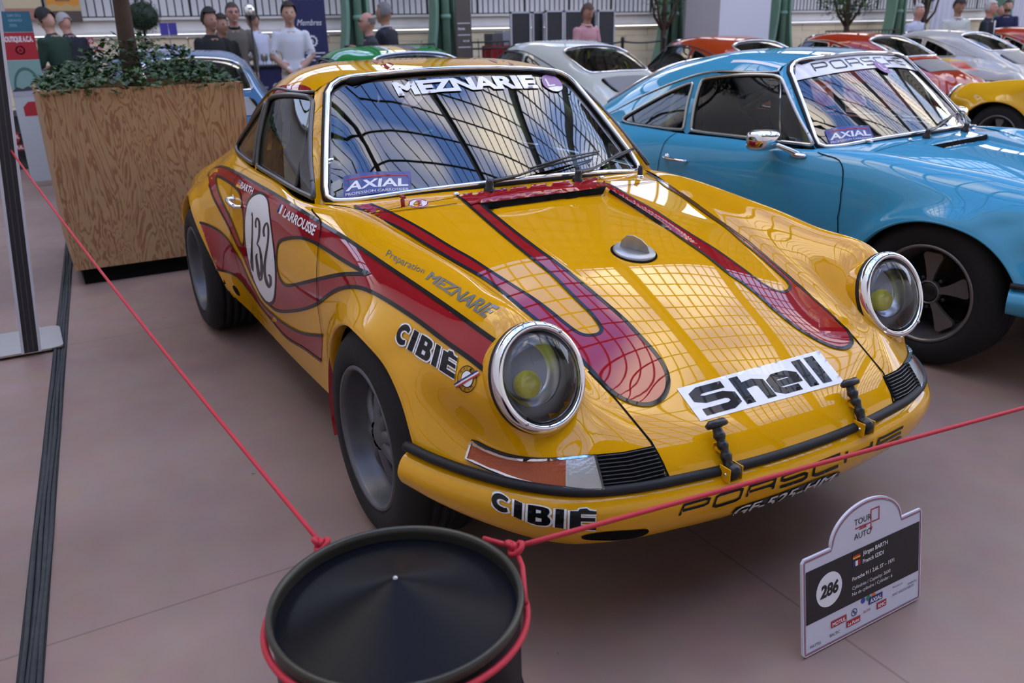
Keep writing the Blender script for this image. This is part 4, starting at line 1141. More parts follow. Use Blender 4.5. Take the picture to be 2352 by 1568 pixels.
# --- panel gaps, both sides where they mirror
for mi in (False, True):
    seam('door_gap', Z(*B_, [(1165, 395), (1180, 425), (1235, 480), (1250, 520), (1245, 600), (1225, 750), (1212, 950), (1220, 1250), (1262, 1530)]), .005, M_GAP, car, bvh=BV_SIDE, mirror=mi, off=.0036)
    seam_side('door_gap', smooth_loop([(-1.565, .886), (-1.60, .83), (-1.605, .70), (-1.595, .55), (-1.56, .40), (-1.48, .315), (-1.3, .29)], 4, closed=False), .004, M_GAP, car, -1 if not mi else 1)
seam('hood_gap', [tuple(p) for p in project([seam3(x) for x in np.linspace(.5, .715, 10)] + [(.748, -.393, .499), (.770, -.387, .464)])], .006, M_GAP, car, bvh=BV_PAINT, off=.001)
seam('hood_gap', [tuple(p) for p in project([(a, -b, c) for a, b, c in [seam3(x) for x in np.linspace(-.45, .715, 40)] + [(.748, -.393, .499), (.770, -.387, .464)]])], .006, M_GAP, car, bvh=BV_PAINT, off=.001)
seam('cowl_gap', [(849, 491), (900, 487), (1000, 475), (1050, 468)], .004, M_GAP, car, bvh=BV_HOOD, off=.0026)
seam('cowl_gap', [(1400, 431), (1450, 425), (1523, 414)], .004, M_GAP, car, bvh=BV_HOOD, off=.0026)

# ------------------------------------------------------------------ fittings of the yellow car
AMBER = mat('amber_lens', (.36, .055, .001), .25, coat=.4, bump=.12, vscale=180)
CLEARL = mat('clear_lens', (.50, .48, .43), .2, coat=.7, bump=.15, vscale=160, metal=.3)
C5 = ((1040, 720), 3.5636)
IT = Z(*C5, [(170, 1035), (300, 1103), (480, 1163), (700, 1190), (900, 1188), (1165, 1160)]); IB = Z(*C5, [(1235, 1447), (1050, 1452), (850, 1432), (600, 1385), (350, 1295), (120, 1190)])
IND = np.vstack([smooth_loop(IT, 4, closed=False), smooth_loop(IB, 4, closed=False)])
ic = IND.mean(0)
def split_x(L, x, left):
    L = np.array(L); out = []
    for a, b in zip(L, np.roll(L, -1, 0)):
        ia = (a[0] < x) == left
        if ia: out.append(a)
        if (a[0] < x) != (b[0] < x): out.append(a + (b - a) * (x - a[0]) / (b[0] - a[0]))
    return np.array(out)
def shrink(L, d):
    L = np.array(L); n = len(L); area = (L[:, 0] * np.roll(L[:, 1], -1) - np.roll(L[:, 0], -1) * L[:, 1]).sum()
    t = np.roll(L, -1, 0) - np.roll(L, 1, 0); t /= np.linalg.norm(t, axis=1)[:, None] + 1e-9
    nrm = np.stack([-t[:, 1], t[:, 0]], 1) * (1 if area > 0 else -1)
    return L + nrm * d
BV_NOSE = bvh_of(mir(G_L), G_H2, mir(G_H2))
GR = np.array([(1367, 1044), (1430, 1038), (1499, 1024), (1512, 1040), (1526, 1068), (1536, 1100), (1470, 1117), (1388, 1127)])
for mi in (False, True):
    t = empty('indicator', (0, 0, 0), 0, car)
    decal('lamp_seal', [shrink(IND, -3.5)], RUBBER, t, bvh=BV_NOSE, off=.004, wall=.006, mirror=mi)
    decal('lamp_frame', [IND, shrink(IND, 5)], CHROME, t, bvh=BV_NOSE, off=.013, wall=.011, mirror=mi)
    inner = shrink(IND, 4.5)
    decal('amber_lens', [split_x(inner, 1300, True)], AMBER, t, bvh=BV_NOSE, off=.011, wall=.009, mirror=mi)
    decal('clear_lens', [split_x(inner, 1300, False)], CLEARL, t, bvh=BV_NOSE, off=.011, wall=.009, mirror=mi)
    g = empty('horn_grille', (0, 0, 0), 0, car)
    decal('grille_panel', [GR], DARK, g, bvh=BV_NOSE, off=.002, wall=.002, mirror=mi)
    for k in range(9):
        u = (k + .5) / 9
        a = np.array([1368, 1045]) * (1 - u) + np.array([1388, 1126]) * u; b = np.array([1498, 1025]) * (1 - u) + np.array([1534, 1100]) * u
        mid = np.array([1430, 1038.5]) * (1 - u) + np.array([1464, 1117.5]) * u
        Q, N, ok = cam_lift(resample([a, mid, b], 12, closed=False), BV_NOSE, .004)
        if mi: Q = Q * np.array([1, -1, 1])
        MB().tube(Q, .0022, 5).build('grille_bar', BLACKP, g)

def frame_at(px, bvh, off=0.0):
    Q, N, ok = cam_lift([px], bvh, off); return Q[0], N[0]
def basis(n, fwd):
    n = n / np.linalg.norm(n); f = np.array(fwd, float); f -= n * (f @ n); f /= np.linalg.norm(f); return np.stack([f, np.cross(n, f), n], 1)
# fuel filler
q, n = frame_at((1456, 580), BV_HOOD); Rf = basis(n, (.75, .66, 0))
t = empty('fuel_filler', tuple(q), 0, car)
MB().lathe([(.070, .0005), (.066, .0035), (.062, .001), (.06, -.004)], 40, (Rf, np.zeros(3))).build('well_rim', DARK, t)
ALU = mat('worn_aluminium', (.42, .42, .41), .42, .85, var=.25, vscale=40)
MB().lathe([(.0635, -.002), (.0635, .006), (.060, .010), (.03, .011), (0, .0112)], 48, (Rf, np.zeros(3))).build('cap', ALU, t)
fin = [(-.045, .010), (-.043, .030), (-.03, .048), (-.01, .052), (.015, .046), (.035, .032), (.046, .012)]
Rfin = basis(n, (.80, .60, 0)); 
MB().extrude(fin, .005, (np.stack([Rfin[:, 0], Rfin[:, 2], np.cross(Rfin[:, 0], Rfin[:, 2])], 1), np.zeros(3)), z0=-.0025).build('cap_handle', ALU, t)
# rubber lid straps
for pxb, pxt in (((1672, 1092), (1652, 975)), ((1979, 990), (1960, 882))):
    t = empty('lid_strap', (0, 0, 0), 0, car)
    qb, nb_ = frame_at(pxb, BV_PAINT); y0 = qb[1]
    def hp(x): 
        h = BV_HOOD.ray_cast(Vector((x, y0, 2)), Vector((0, 0, -1)))[0]; return np.array(h)
    a = np.array([.818, y0, .455]); 
    pts = [a, np.array([.824, y0, .472]), hp(.792) + (.016, 0, .004), hp(.778) + (.016, 0, .006), hp(.764) + (.016, 0, .011), hp(.752) + (.015, 0, .018), hp(.742) + (.014, 0, .026)]
    S = smooth_loop(pts, 5, closed=False); k = np.linspace(0, 1, len(S))
    rr = np.interp(k, [0, .15, .3, .42, .5, .58, .66, .74, .82, .9, 1], [.013, .015, .012, .010, .013, .009, .013, .009, .014, .011, .010])
    MB().tube(S, rr, 10, up=(0, 1, 0), flat=1.15).build('strap', BLACKP, t)
    e = S[-1]; MB().tube([e + (0, -.030, .004), e + (0, -.02, .009), e + (0, 0, .007), e + (0, .02, .009), e + (0, .030, .004)], [.006, .010, .011, .010, .006], 10).build('pull_handle', BLACKP, t)
    mb = MB()
    for sg in (-1, 1): mb.box(a + (-.004, .019 * sg, .008), (.034, .003, .034), bev=.001)
    mb.box(a + (-.004, 0, -.009), (.034, .04, .003)); mb.build('bracket', YELLOW, t)
    MB().tube([a + (0, -.024, .008), a + (0, .024, .008)], .0035, 8).build('pivot_pin', STEEL, t)
    hq = hp(.768); mb = MB(); mb.box(hq + (.006, 0, .004), (.03, .022, .010), bev=.002); mb.box(hq + (-.006, 0, .010), (.006, .026, .012)); mb.build('catch', YELLOW, t)
# wipers
for piv, tip, bl0, bl1 in (((1124, 440), (1305, 370), (1213, 398), (1367, 358)), ((1326, 417), (1412, 362), (1386, 378), (1455, 345))):
    t = empty('wiper', (0, 0, 0), 0, car)
    p, n = frame_at(piv, BV_HOOD); 
    MB().lathe([(.019, 0), (.019, .012), (.014, .016), (.013, .034), (.010, .042), (0, .043)], 20, (basis(n, (1, 0, 0)), p)).build('pivot', BLACKP, t)
    Q1, N1, ok = cam_lift(resample([piv, tip], 12, closed=False), BV_WS, .03)
    Q1 = np.array([q for q in Q1]); Q1[0] = p + n * .032
    Q2 = smooth_loop([p + n * .034, Q1[len(Q1)//3], Q1[-1]], 6, closed=False)
    MB().tube(Q2, np.interp(np.linspace(0, 1, len(Q2)), [0, .35, .5, 1], [.012, .010, .006, .004]), 8, flat=.7).build('arm', BLACKP, t)
    for off, r, nm in ((.012, .004, 'blade'), (.024, .0035, 'blade_bridge')):
        Q, N, ok = cam_lift(resample([bl0, bl1], 10, closed=False), BV_WS, off)
        if nm == 'blade_bridge': Q = Q + N * (np.sin(np.linspace(0, pi, len(Q))) * .01)[:, None]
        MB().tube(Q[ok], r, 6).build(nm, BLACKP, t)
# washer jets, pull knob, aerial stub
for px in ((1048, 449), (1381.5, 411)):
    q, n = frame_at(px, BV_HOOD); MB().ball(q + n * .005, (.011, .011, .008), 14, 8).build('washer_jet', CHROME, car)
q, n = frame_at((926, 474), BV_HOOD); t = empty('pull_pin', tuple(q), 0, car)
MB().lathe([(.007, 0), (.007, .022), (.005, .026)], 12, (basis(n, (1, 0, 0)), np.zeros(3))).build('pin', RED, t); MB().box((0, 0, .03), (.026, .012, .008), bev=.002).build('pin_head', RED, t)
q, n = frame_at((1470, 407), BV_HOOD); t = empty('aerial_stub', tuple(q), 0, car)
MB().lathe([(.014, 0), (.012, .008), (.008, .01)], 14, None).build('aerial_base', CHROME, t); MB().lathe([(.010, .008), (.010, .034), (.008, .036), (.008, .044), (0, .046)], 12, None).build('aerial_cap', BLACKP, t)
# door handles and round mirror seen through the quarter light
for sg in (-1, 1):
    t = empty('door_handle', (0, 0, 0), 0, car)
    a = lift([(-1.555, .765)], (0, 2), 1, BV_L, 0)[0] * np.array([1, sg, 1]); b = lift([(-1.405, .758)], (0, 2), 1, BV_L, 0)[0] * np.array([1, sg, 1])
    o = np.array([0, sg, 0])
    MB().tube(smooth_loop([a, a + o * .026, a * .75 + b * .25 + o * .032, b * .9 + a * .1 + o * .026, b + o * .004], 5, closed=False), [.010]*4 + [.009]*13 + [.007]*4, 8).build('grip', CHROME, t)
    MB().lathe([(0, .004), (.017, .003), (.019, 0)], 16, (np.array([[1, 0, 0], [0, 0, sg], [0, 1, 0]], float), a + o * .002)).build('escutcheon', CHROME, t)
MB().ball((-.80, -.60, .965), (.012, .035, .042), 14, 10).build('inner_mirror', CHROME, car)
# papers behind the windscreen
for k, (px, d) in enumerate((([(1304, 358), (1357, 330), (1388, 362), (1335, 372)], (.70, .68, .70)), ([(1335, 372), (1380, 358), (1398, 385), (1348, 392)], (.08, .10, .18)))):
    Q, N, ok = cam_lift(px, BV_WS, -.03); add('pass_card', Q, [(0, 1, 2, 3)], mat('card_%d' % k, d, .6), car, smooth=False)
# red mudguard edge behind the front wheel
for sg in (-1, 1):
    t_ = np.linspace(pi * .84, pi * 1.1, 20); A = ARCH_F; V = []; F = []
    for k in t_:
        for y, r in ((.795, 1.0), (.80, .985), (.70, .97)): V.append((A[0] + A[2] * r * cos(k), y * sg, A[1] + A[3] * r * sin(k) * 1.05))
    for i in range(19):
        for j in range(2): F.append((i*3+j, i*3+j+1, (i+1)*3+j+1, (i+1)*3+j))
    add('arch_return', V, F, RED, car)
# jacking hole
decal('jack_hole', [smooth_loop(Z(*B_, [(450, 1085), (462, 1078), (490, 1105), (512, 1150), (515, 1172), (495, 1165), (465, 1125)]), 3)], DARK, car, bvh=BV_SIDE, off=.002)
# red roof stripes
for pts in ([(845, 136), (900, 165), (930, 163), (880, 135.5)], [(1120, 137.5), (1188, 161), (1215, 163), (1160, 139)]):
    decal('roof_stripe', [np.array(pts)], RED, car, bvh=BV_R2, off=.0015, s=8)
decal('roof_band', [smooth_loop(Z((420, 140), 2.529, [(325, 430), (380, 310), (440, 232), (500, 172), (560, 148), (640, 138), (700, 142), (742, 160), (752, 178), (740, 190), (640, 182), (560, 184), (505, 200), (440, 262), (385, 345), (340, 440)]), 3)], RED, car, bvh=BV_ALL, off=.002, s=8)

# ------------------------------------------------------------------ the hall (world frame: floor z = 0, cars along x, far wall along y)
CAR_FRAME = (CAM_LOC.copy(), CAM_R.copy())
CAM_LOC = W_LOC; CAM_R = W_R
def at_z(px, py, z): return on_plane(px, py, 2, z)
def at_x(px, py, x): return on_plane(px, py, 0, x)
def struct(o): o['kind'] = 'structure'; return o

# floor: rosy stone screed with faint slab joints, scuffs
def floor_mat():
    m, nt, b = nodes_of('rosy_screed')
    N = nt.nodes; L = nt.links
    tc = N.new('ShaderNodeTexCoord')
    n1 = N.new('ShaderNodeTexNoise'); n1.inputs['Scale'].default_value = .7; n1.inputs['Detail'].default_value = 4; n1.inputs['Roughness'].default_value = .6
    n2 = N.new('ShaderNodeTexNoise'); n2.inputs['Scale'].default_value = 9; n2.inputs['Detail'].default_value = 4
    n3 = N.new('ShaderNodeTexNoise'); n3.inputs['Scale'].default_value = 5.5; n3.inputs['Detail'].default_value = 4; n3.inputs['Roughness'].default_value = .75
    for n in (n1, n2, n3): L.new(tc.outputs['Object'], n.inputs['Vector'])
    r1 = N.new('ShaderNodeValToRGB'); r1.color_ramp.elements[0].color = (.232, .148, .118, 1); r1.color_ramp.elements[1].color = (.345, .235, .188, 1)
    r1.color_ramp.elements[0].position = .35; r1.color_ramp.elements[1].position = .65
    L.new(n1.outputs['Fac'], r1.inputs['Fac'])
    m1 = N.new('ShaderNodeMix'); m1.data_type = 'RGBA'; m1.blend_type = 'MULTIPLY'; m1.inputs[0].default_value = .25
    L.new(r1.outputs[0], m1.inputs[6]); L.new(n2.outputs['Color'], m1.inputs[7])
    # scuff specks
    r3 = N.new('ShaderNodeValToRGB'); r3.color_ramp.elements[0].position = .70; r3.color_ramp.elements[1].position = .74
    L.new(n3.outputs['Fac'], r3.inputs['Fac'])
    m2 = N.new('ShaderNodeMix'); m2.data_type = 'RGBA'; m2.inputs[7].default_value = (.09, .07, .068, 1)
    L.new(r3.outputs[0], m2.inputs[0]); L.new(m1.outputs[2], m2.inputs[6])
    bk = N.new('ShaderNodeTexBrick'); bk.inputs['Scale'].default_value = 1.0; bk.inputs['Mortar Size'].default_value = .004; bk.inputs['Brick Width'].default_value = 2.4; bk.inputs['Row Height'].default_value = 2.4
    bk.inputs['Color1'].default_value = (1, 1, 1, 1); bk.inputs['Color2'].default_value = (1, 1, 1, 1); bk.inputs['Mortar'].default_value = (.62, .6, .6, 1); bk.offset = 0
    L.new(tc.outputs['Object'], bk.inputs['Vector'])
    m3 = N.new('ShaderNodeMix'); m3.data_type = 'RGBA'; m3.blend_type = 'MULTIPLY'; m3.inputs[0].default_value = .8
    L.new(m2.outputs[2], m3.inputs[6]); L.new(bk.outputs['Color'], m3.inputs[7]); L.new(m3.outputs[2], b.inputs['Base Color'])
    b.inputs['Roughness'].default_value = .48
    rr = N.new('ShaderNodeMapRange'); rr.inputs['To Min'].default_value = .38; rr.inputs['To Max'].default_value = .62
    L.new(n2.outputs['Fac'], rr.inputs['Value']); L.new(rr.outputs[0], b.inputs['Roughness'])
    return m
struct(add('floor', [(-15, -12, 0), (16, -12, 0), (16, 42, 0), (-15, 42, 0)], [(0, 1, 2, 3)], floor_mat(), smooth=False))
# rubber-filled expansion joint running past the planter
a0 = at_z(62, 1640, 0); a1 = at_z(153, 640, 0); a2 = a1 + (a1 - a0) * 1.6
dj = (a2 - a0) / np.linalg.norm(a2 - a0); nj = np.array([-dj[1], dj[0], 0])
jt = empty('floor_joint', tuple(a0), atan2(dj[1], dj[0])); jt['kind'] = 'structure'
Lj = float(np.linalg.norm(a2 - a0)); JM = mat('joint_rubber', (.032, .036, .036), .8, var=.5, vscale=30, bump=.3)
for k, (o, h) in enumerate(((-.021, .006), (-.009, .009), (.004, .007), (.017, .010))):
    mb = MB(); n = 40; P = [(Lj * i / n, o + .0025 * sin(i * 1.7 + k), h * (.7 + .3 * sin(i * .9 + k * 2))) for i in range(n + 1)]
    mb.tube(P, [.007 + .001 * sin(i * 2.3 + k) for i in range(n + 1)], 6, flat=.5); mb.build('rubber_rib', JM, jt)
MB().box((Lj / 2, 0, .001), (Lj, .058, .003)).build('joint_bed', mat('joint_bed', (.02, .022, .022), .9), jt)

CREAM = mat('cream_plaster', (.86, .72, .48), .8, var=.12, vscale=3)
STONE = mat('pale_stone', (.78, .73, .66), .75, var=.1, vscale=4)
GREYW = mat('grey_wall', (.80, .77, .73), .85, var=.06, vscale=2)
IRON = mat('black_iron', (.012, .012, .013), .5)
GREEN = mat('iron_green', (.17, .32, .23), .5, var=.15, vscale=6)
DGREEN = mat('iron_green_dark', (.055, .10, .065), .55)
WX = -13.3; Y0, Y1 = -12.0, 34.0
wb = empty('wall_back', (WX, 0, 0)); wb['kind'] = 'structure'
MB().box((-.2, (Y0 + Y1) / 2, .72), (.4, Y1 - Y0, 1.44)).build('wall_core', CREAM, wb)
# courses of pale brick facing as long panels with recessed joints
cb = [bpy.data.meshes.new('course_block')]
mbk = MB().box((0, 0, 0), (.03, 1.18, .155), bev=.004).build('course_block', CREAM, wb)
first = True
for r_ in range(7):
    for j in range(int((Y1 - Y0) / 1.2)):
        y = Y0 + .6 + j * 1.2 + (.6 if r_ % 2 else 0)
        o = mbk if first else bpy.data.objects.new('course_block', mbk.data)
        if not first: link(o, wb)
        first = False
        o.location = (.012, y, .42 + r_ * .16)
MB().box((-.16, (Y0 + Y1) / 2, .16), (.40, Y1 - Y0, .32)).build('plinth', STONE, wb)
for z, d, h in ((1.47, .06, .05), (1.53, .10, .05), (1.64, .04, .18), (1.74, .09, .04)):
    MB().box((-.2 + d / 2, (Y0 + Y1) / 2, z), (.4 + d, Y1 - Y0, h)).build('ledge_moulding', STONE, wb)
MB().box((-.55, (Y0 + Y1) / 2, 3.3), (.3, Y1 - Y0, 3.2)).build('upper_wall', GREYW, wb)
MB().box((-.30, (Y0 + Y1) / 2, 4.95), (.7, Y1 - Y0, .12)).build('cornice', STONE, wb)
# balustrade on the ledge
rl = empty('balustrade', (WX + .02, 0, 1.74))
tag(rl, 'black iron balustrade on the pale stone ledge along the back wall', 'railing')
bar = MB().tube([(0, 0, -.08), (0, 0, 1.05)], .011, 6).build('baluster', IRON, rl); first = True
post = MB().box((0, 0, .48), (.035, .035, 1.2)).build('newel', IRON, rl); pf = True
yb = -4.0; k = 0
while yb < 26:
    src, fl = (post, pf) if k % 9 == 0 else (bar, first)
    if fl: o = src
    else: o = bpy.data.objects.new(src.name.split('.')[0], src.data); link(o, rl)
    if k % 9 == 0: pf = False
    else: first = False
    o.location = (0, yb, 0 if k % 2 else -.04); yb += .118; k += 1
MB().box((0, 11, 1.05), (.05, 30, .03)).build('hand_rail', IRON, rl); MB().box((0, 11, .03), (.025, 30, .02)).build('bottom_rail', IRON, rl)

# iron columns with splayed feet
def column(y, x=-12.55, w=.42, name_label=''):
    t = empty('iron_column', (x, y, 0)); t['kind'] = 'structure'
    web = []; 
    for sg in (-1, 1):
        P = [(w / 2 * sg, 6.5), (w / 2 * sg, 1.9), ((w / 2 + .04) * sg, 1.4), ((w / 2 + .13) * sg, .95), ((w / 2 + .30) * sg, .45), ((w / 2 + .42) * sg, 0)]
        S = smooth_loop(P, 4, closed=False); V = []; F = []
        for q, z in S: V += [(-.12, q - .06 * sg, z), (.16, q - .06 * sg, z), (.16, q, z), (-.12, q, z)]
        for i in range(len(S) - 1):
            for j in range(4): F.append((i*4+j, i*4+(j+1)%4, (i+1)*4+(j+1)%4, (i+1)*4+j))
        MB().addvf(V, F, False).build('flange', GREEN, t)
    mb = MB(); S = [(.16, 6.5), (.17, 1.4), (.26, .9), (.50, .35), (.56, 0)]
    V = []; F = []
    for q, z in S: V += [(-.04, -q, z), (.03, -q, z), (.03, q, z), (-.04, q, z)]
    for i in range(len(S) - 1):
        for j in range(4): F.append((i*4+j, i*4+(j+1)%4, (i+1)*4+(j+1)%4, (i+1)*4+j))
    mb.addvf(V, F, False).build('web_plate', DGREEN, t)
    MB().tube([(.12, 0, 0), (.12, 0, 6.5)], .07, 12).build('drain_pipe', GREEN, t)
    for z in (1.0, 1.7, 2.6, 3.6): MB().lathe([(.075, -.04), (.09, -.03), (.09, .03), (.075, .04)], 12, (np.eye(3), np.array([.12, 0, z]))).build('pipe_collar', GREEN, t)
    return t
for px in (818, 1018, 1540, 1788, 2052, 2296): column(float(at_x(px, 60, -12.55)[1]))

# glazed vault over everything: ribs, purlins, glazing bars (sky shows between them)
SPR, APX, XA, XB = 7.6, 17.0, -15.0, 13.0
xc, hw_ = (XA + XB) / 2, (XB - XA) / 2
def vault(t, dr=0.0): return np.array([xc - (hw_ + dr) * cos(t), 0, SPR + (APX - SPR + dr) * sin(t)])
STEELD = mat('roof_steel', (.05, .06, .055), .55)
TS = np.linspace(0, pi, 41)
def arc_member(name, y, w, d, m):
    V = []; F = []
    for t in TS:
        for dr, dy in ((0, -w), (0, w), (-d, w), (-d, -w)):
            p = vault(t, dr); V.append((p[0], y + dy, p[2]))
    for i in range(len(TS) - 1):
        for j in range(4): F.append((i*4+j, i*4+(j+1)%4, (i+1)*4+(j+1)%4, (i+1)*4+j))
    return V, F
rf = empty('glass_roof', (0, 0, 0)); rf['kind'] = 'structure'
RY0, RY1 = -9.0, 40.0
for y in np.arange(RY0, RY1 + .1, 7.0):
    V, F = arc_member('rib', y, .16, .75, STEELD); MB().addvf(V, F, False).build('rib', STEELD, rf)
mb = MB()
for y in np.arange(RY0, RY1 + .1, .7):
    V, F = arc_member('glazing_bar', y, .028, .08, STEELD); mb.addvf(V, F, False)
for t in np.linspace(0, pi, 34):
    p = vault(t); mb.box((p[0], (RY0 + RY1) / 2, p[2]), (.10, RY1 - RY0, .10))
o = mb.build('glazing_bars', STEELD, rf); o['kind'] = 'stuff'
# zinc-clad haunches of the vault beside the glazed crown, unseen, added to cut the sky light
ZINC = mat('zinc_lining', (.20, .19, .17), .7)
for nm, ta, tb_ in (('vault_lining', .0, .74), ('vault_lining', 2.35, pi)):
    tt_ = np.linspace(ta, tb_, 14); V = []
    for t in tt_:
        p = vault(t, .06); V += [(p[0], RY0, p[2]), (p[0], RY1, p[2])]
    add(nm, V, [(2*i, 2*i+1, 2*i+3, 2*i+2) for i in range(13)], ZINC, rf, smooth=False)
# clerestory glazing between cornice and vault on the far and near long sides
mb = MB()
for x in (XA + .6,):
    for y in np.arange(RY0, RY1, 1.42): mb.box((x, y, 6.3), (.08, .07, 2.7))
    for z in (5.1, 6.3, 7.6): mb.box((x, (RY0 + RY1) / 2, z), (.14, RY1 - RY0, .12))
o = mb.build('clerestory_bars', STEELD, rf); o['kind'] = 'stuff'
struct(MB().box(((XA + XB) / 2, RY0, 9.0), (XB - XA, .3, 18.0)).build('wall_end', GREYW))  # unseen; built full height to darken this side of the hall
struct(MB().box(((XA + XB) / 2, RY1, 3.0), (XB - XA, .3, 6.0)).build('wall_far_end', GREYW))
struct(MB().box((XB, (RY0 + RY1) / 2, 4.4), (.3, RY1 - RY0, 8.8)).build('wall_front', GREYW))  # unseen wall behind the camera, closed high to darken the near floor

# ------------------------------------------------------------------ the other cars of the display
def part_named(*names): return [c for c in car.children if c.name.split('.')[0] in names]
def copy_tree(o, parent, override):
    c = o.copy(); link(c, parent)
    if o.type == 'MESH':
        for i, sl in enumerate(c.material_slots):
            nm = sl.material.name if sl.material else ''
            if nm in override:
                sl.link = 'OBJECT'; sl.material = override[nm]
    for ch in o.children: copy_tree(ch, c, override)
    return c
GENERIC = ['body', 'roof', 'hood', 'cowl', 'front_bumper', 'rear_bumper', 'windshield', 'windshield_gasket', 'windshield_trim', 'door_window', 'door_window_frame', 'quarter_window', 'quarter_window_frame', 'window_divider', 'rain_gutter', 'rear_window', 'rear_window_trim',
           'grille_slat', 'engine_grille', 'tail_lamp', 'underbody', 'wheel_housing', 'dashboard', 'steering_wheel', 'seat', 'roll_cage', 'bumper_strip', 'headlight', 'indicator', 'horn_grille', 'wiper', 'door_handle', 'washer_jet', 'intake_dark', 'door_gap', 'hood_gap']
GEN_PARTS = part_named(*GENERIC)
FU = []
wroot = None
def other_car(label, loc, yaw, P, frame=None, group=None, cage=None, extra=()):
    global FU
    t = empty('sports_car', loc, yaw); tag(t, label, 'car', group)
    ov = {'race_yellow': P}
    if frame: ov['window_frame'] = frame
    if cage: ov['cage_paint'] = cage
    for p in GEN_PARTS: copy_tree(p, t, ov)
    for n in extra:
        for p in part_named(n): copy_tree(p, t, ov)
    dz = -loc[2]
    if not FU:
        for sg in (1, -1):
            FU.append(wheel(t, (-.03, .775 * sg, .318 + dz), sg, .318, .20, 'fuchs', FUCHS, BLACKP, TYRE))
            FU.append(wheel(t, (-2.272, .80 * sg, .318 + dz), sg, .318, .22, 'fuchs', FUCHS, BLACKP, TYRE))
    else:
        for w in FU:
            c = copy_tree(w, t, {}); c.location.z = .318 + dz
    return t
def lift_decal(name, loops, m, parent, view, sgn=1, off=.0015, s=.03):
    P, T = cdt_fill([np.array(L) for L in loops], s)
    if view == 'side': V = lift(P, (0, 2), 1, BV_L, off) * np.array([1, sgn, 1])
    elif view == 'roof': V = lift(P, (0, 1), 2, BV_R2, off)
    elif view == 'ws': V = np.array([wsp(y, t) + np.array([.55, 0, .8]) * off for y, t in P])
    F = outward_each(V, T)
    return add(name, V, F, m, parent)
def side_word(name, txt, x0, x1, z0, z1, m, parent, sgn, off=.003):
    L = norm_loops(text_loops(txt, .05, .15)); mb = MB()
    for g in group_loops(L):
        Q = [np.stack([(x0 + (x1 - x0) * (q[:, 0])), z0 + (z1 - z0) * q[:, 1]], 1) for q in g]
        P, T = cdt_fill(Q, .05); V = lift(P, (0, 2), 1, BV_L, off) * np.array([1, sgn, 1]); mb.addvf(V, outward_each(V, T))
    return mb.build(name, m, parent)
BRIGHT = mat('bright_frame', (.45, .45, .43), .22, .9)
BLUE = paint('light_blue', (.055, .32, .50))
blue = other_car('light blue coupe with white windshield band, chrome mirror and dark five-spoke wheels', (-.074, 2.468, -.026), .09, BLUE, BRIGHT)
for n in ('repair_sticker', 'sticker_name', 'sticker_stroke'):
    for p in part_named(n): copy_tree(p, blue, {})
# white windshield band with square capitals
band_l = [(y, .992 - .02 * (y / .62) ** 2) for y in np.linspace(-.60, .60, 25)] + [(y, .80 - .02 * (y / .62) ** 2) for y in np.linspace(.66, -.66, 25)]
lift_decal('sun_band', [band_l], WHT, blue, 'ws', off=.002, s=.04)
mb = MB(); n = 7; cw_ = 1 / (n + .2 * (n - 1))
for i, c in enumerate('PORSCHE'):
    for st in SQ[c]:
        Q = stroke([(x, .08 + y * .84) for x, y in st], .075, 1.7); Q[:, 0] = i * cw_ * 1.2 + (.05 + Q[:, 0] * .9) * cw_
        L = np.stack([-.50 + Q[:, 0] * 1.0, .835 + Q[:, 1] * .11], 1)
        P, T = cdt_fill([resample(L, .012)], .03); V = np.array([wsp(y, t) + np.array([.55, 0, .8]) * .0035 for y, t in P]); mb.addvf(V, outward_each(V, T))
mb.build('band_lettering', INK, blue)
PUR = mat('permit_purple', (.30, .13, .33), .4)
disc = np.array([(.07 + .055 * cos(a), .80 + .085 * sin(a)) for a in np.linspace(0, 2*pi, 25)[:-1]])
lift_decal('round_permit', [disc], PUR, blue, 'ws', off=.005, s=.03)
lift_decal('permit_letter', [[(.055, .84), (.065, .84), (.065, .775), (.092, .775), (.092, .762), (.055, .762)]], WHT, blue, 'ws', off=.0065, s=.03)
# door mirrors
for sg in (-1, 1):
    t = empty('door_mirror', (0, 0, 0), 0, blue)
    q = np.array([-.735, .742 * sg, .850])
    MB().ball(q + (0, .012 * sg, .0), (.045, .02, .014), 16, 8).build('mirror_foot', CHROME, t)
    MB().tube(smooth_loop([q, q + (-.03, .03 * sg, .02), q + (-.085, .08 * sg, .05)], 5, closed=False), np.linspace(.016, .011, 11), 10).build('mirror_stem', CHROME, t)
    c = q + (-.125, .10 * sg, .068)
    V = []; F = []
    for i, (x, k) in enumerate(((.055, .25), (.05, .6), (.035, .85), (.01, 1.0), (-.03, 1.03), (-.045, 1.0))):
        for j in range(20):
            a = 2 * pi * j / 20; e = 4.0
            yy = np.sign(cos(a)) * abs(cos(a)) ** (2 / e) * .085 * k; zz = np.sign(sin(a)) * abs(sin(a)) ** (2 / e) * .048 * k
            V.append(c + np.array([x, yy, zz]))
    for i in range(5):
        for j in range(20): F.append((i*20+j, i*20+(j+1)%20, (i+1)*20+(j+1)%20, (i+1)*20+j))
    F.append(tuple(range(20))[::-1]); F.append(tuple(100 + j for j in range(20)))
    MB().addvf(V, F).build('mirror_shell', CHROME, t)
for y in (-.36, .36):  # screen clips top and bottom
    for t_ in (0.0, 1.0):
        p = wsp(y * (1.3 if t_ == 0 else 1), t_); MB().box(p + np.array([.012, 0, .012]), (.05, .022, .012), bev=.003).build('screen_clip', CHROME, blue)
# roof name strip
lift_decal('roof_name', [[(-1.02, -.545), (-1.35, -.555), (-1.35, -.535), (-1.02, -.527)]], WHT, blue, 'roof', off=.002)

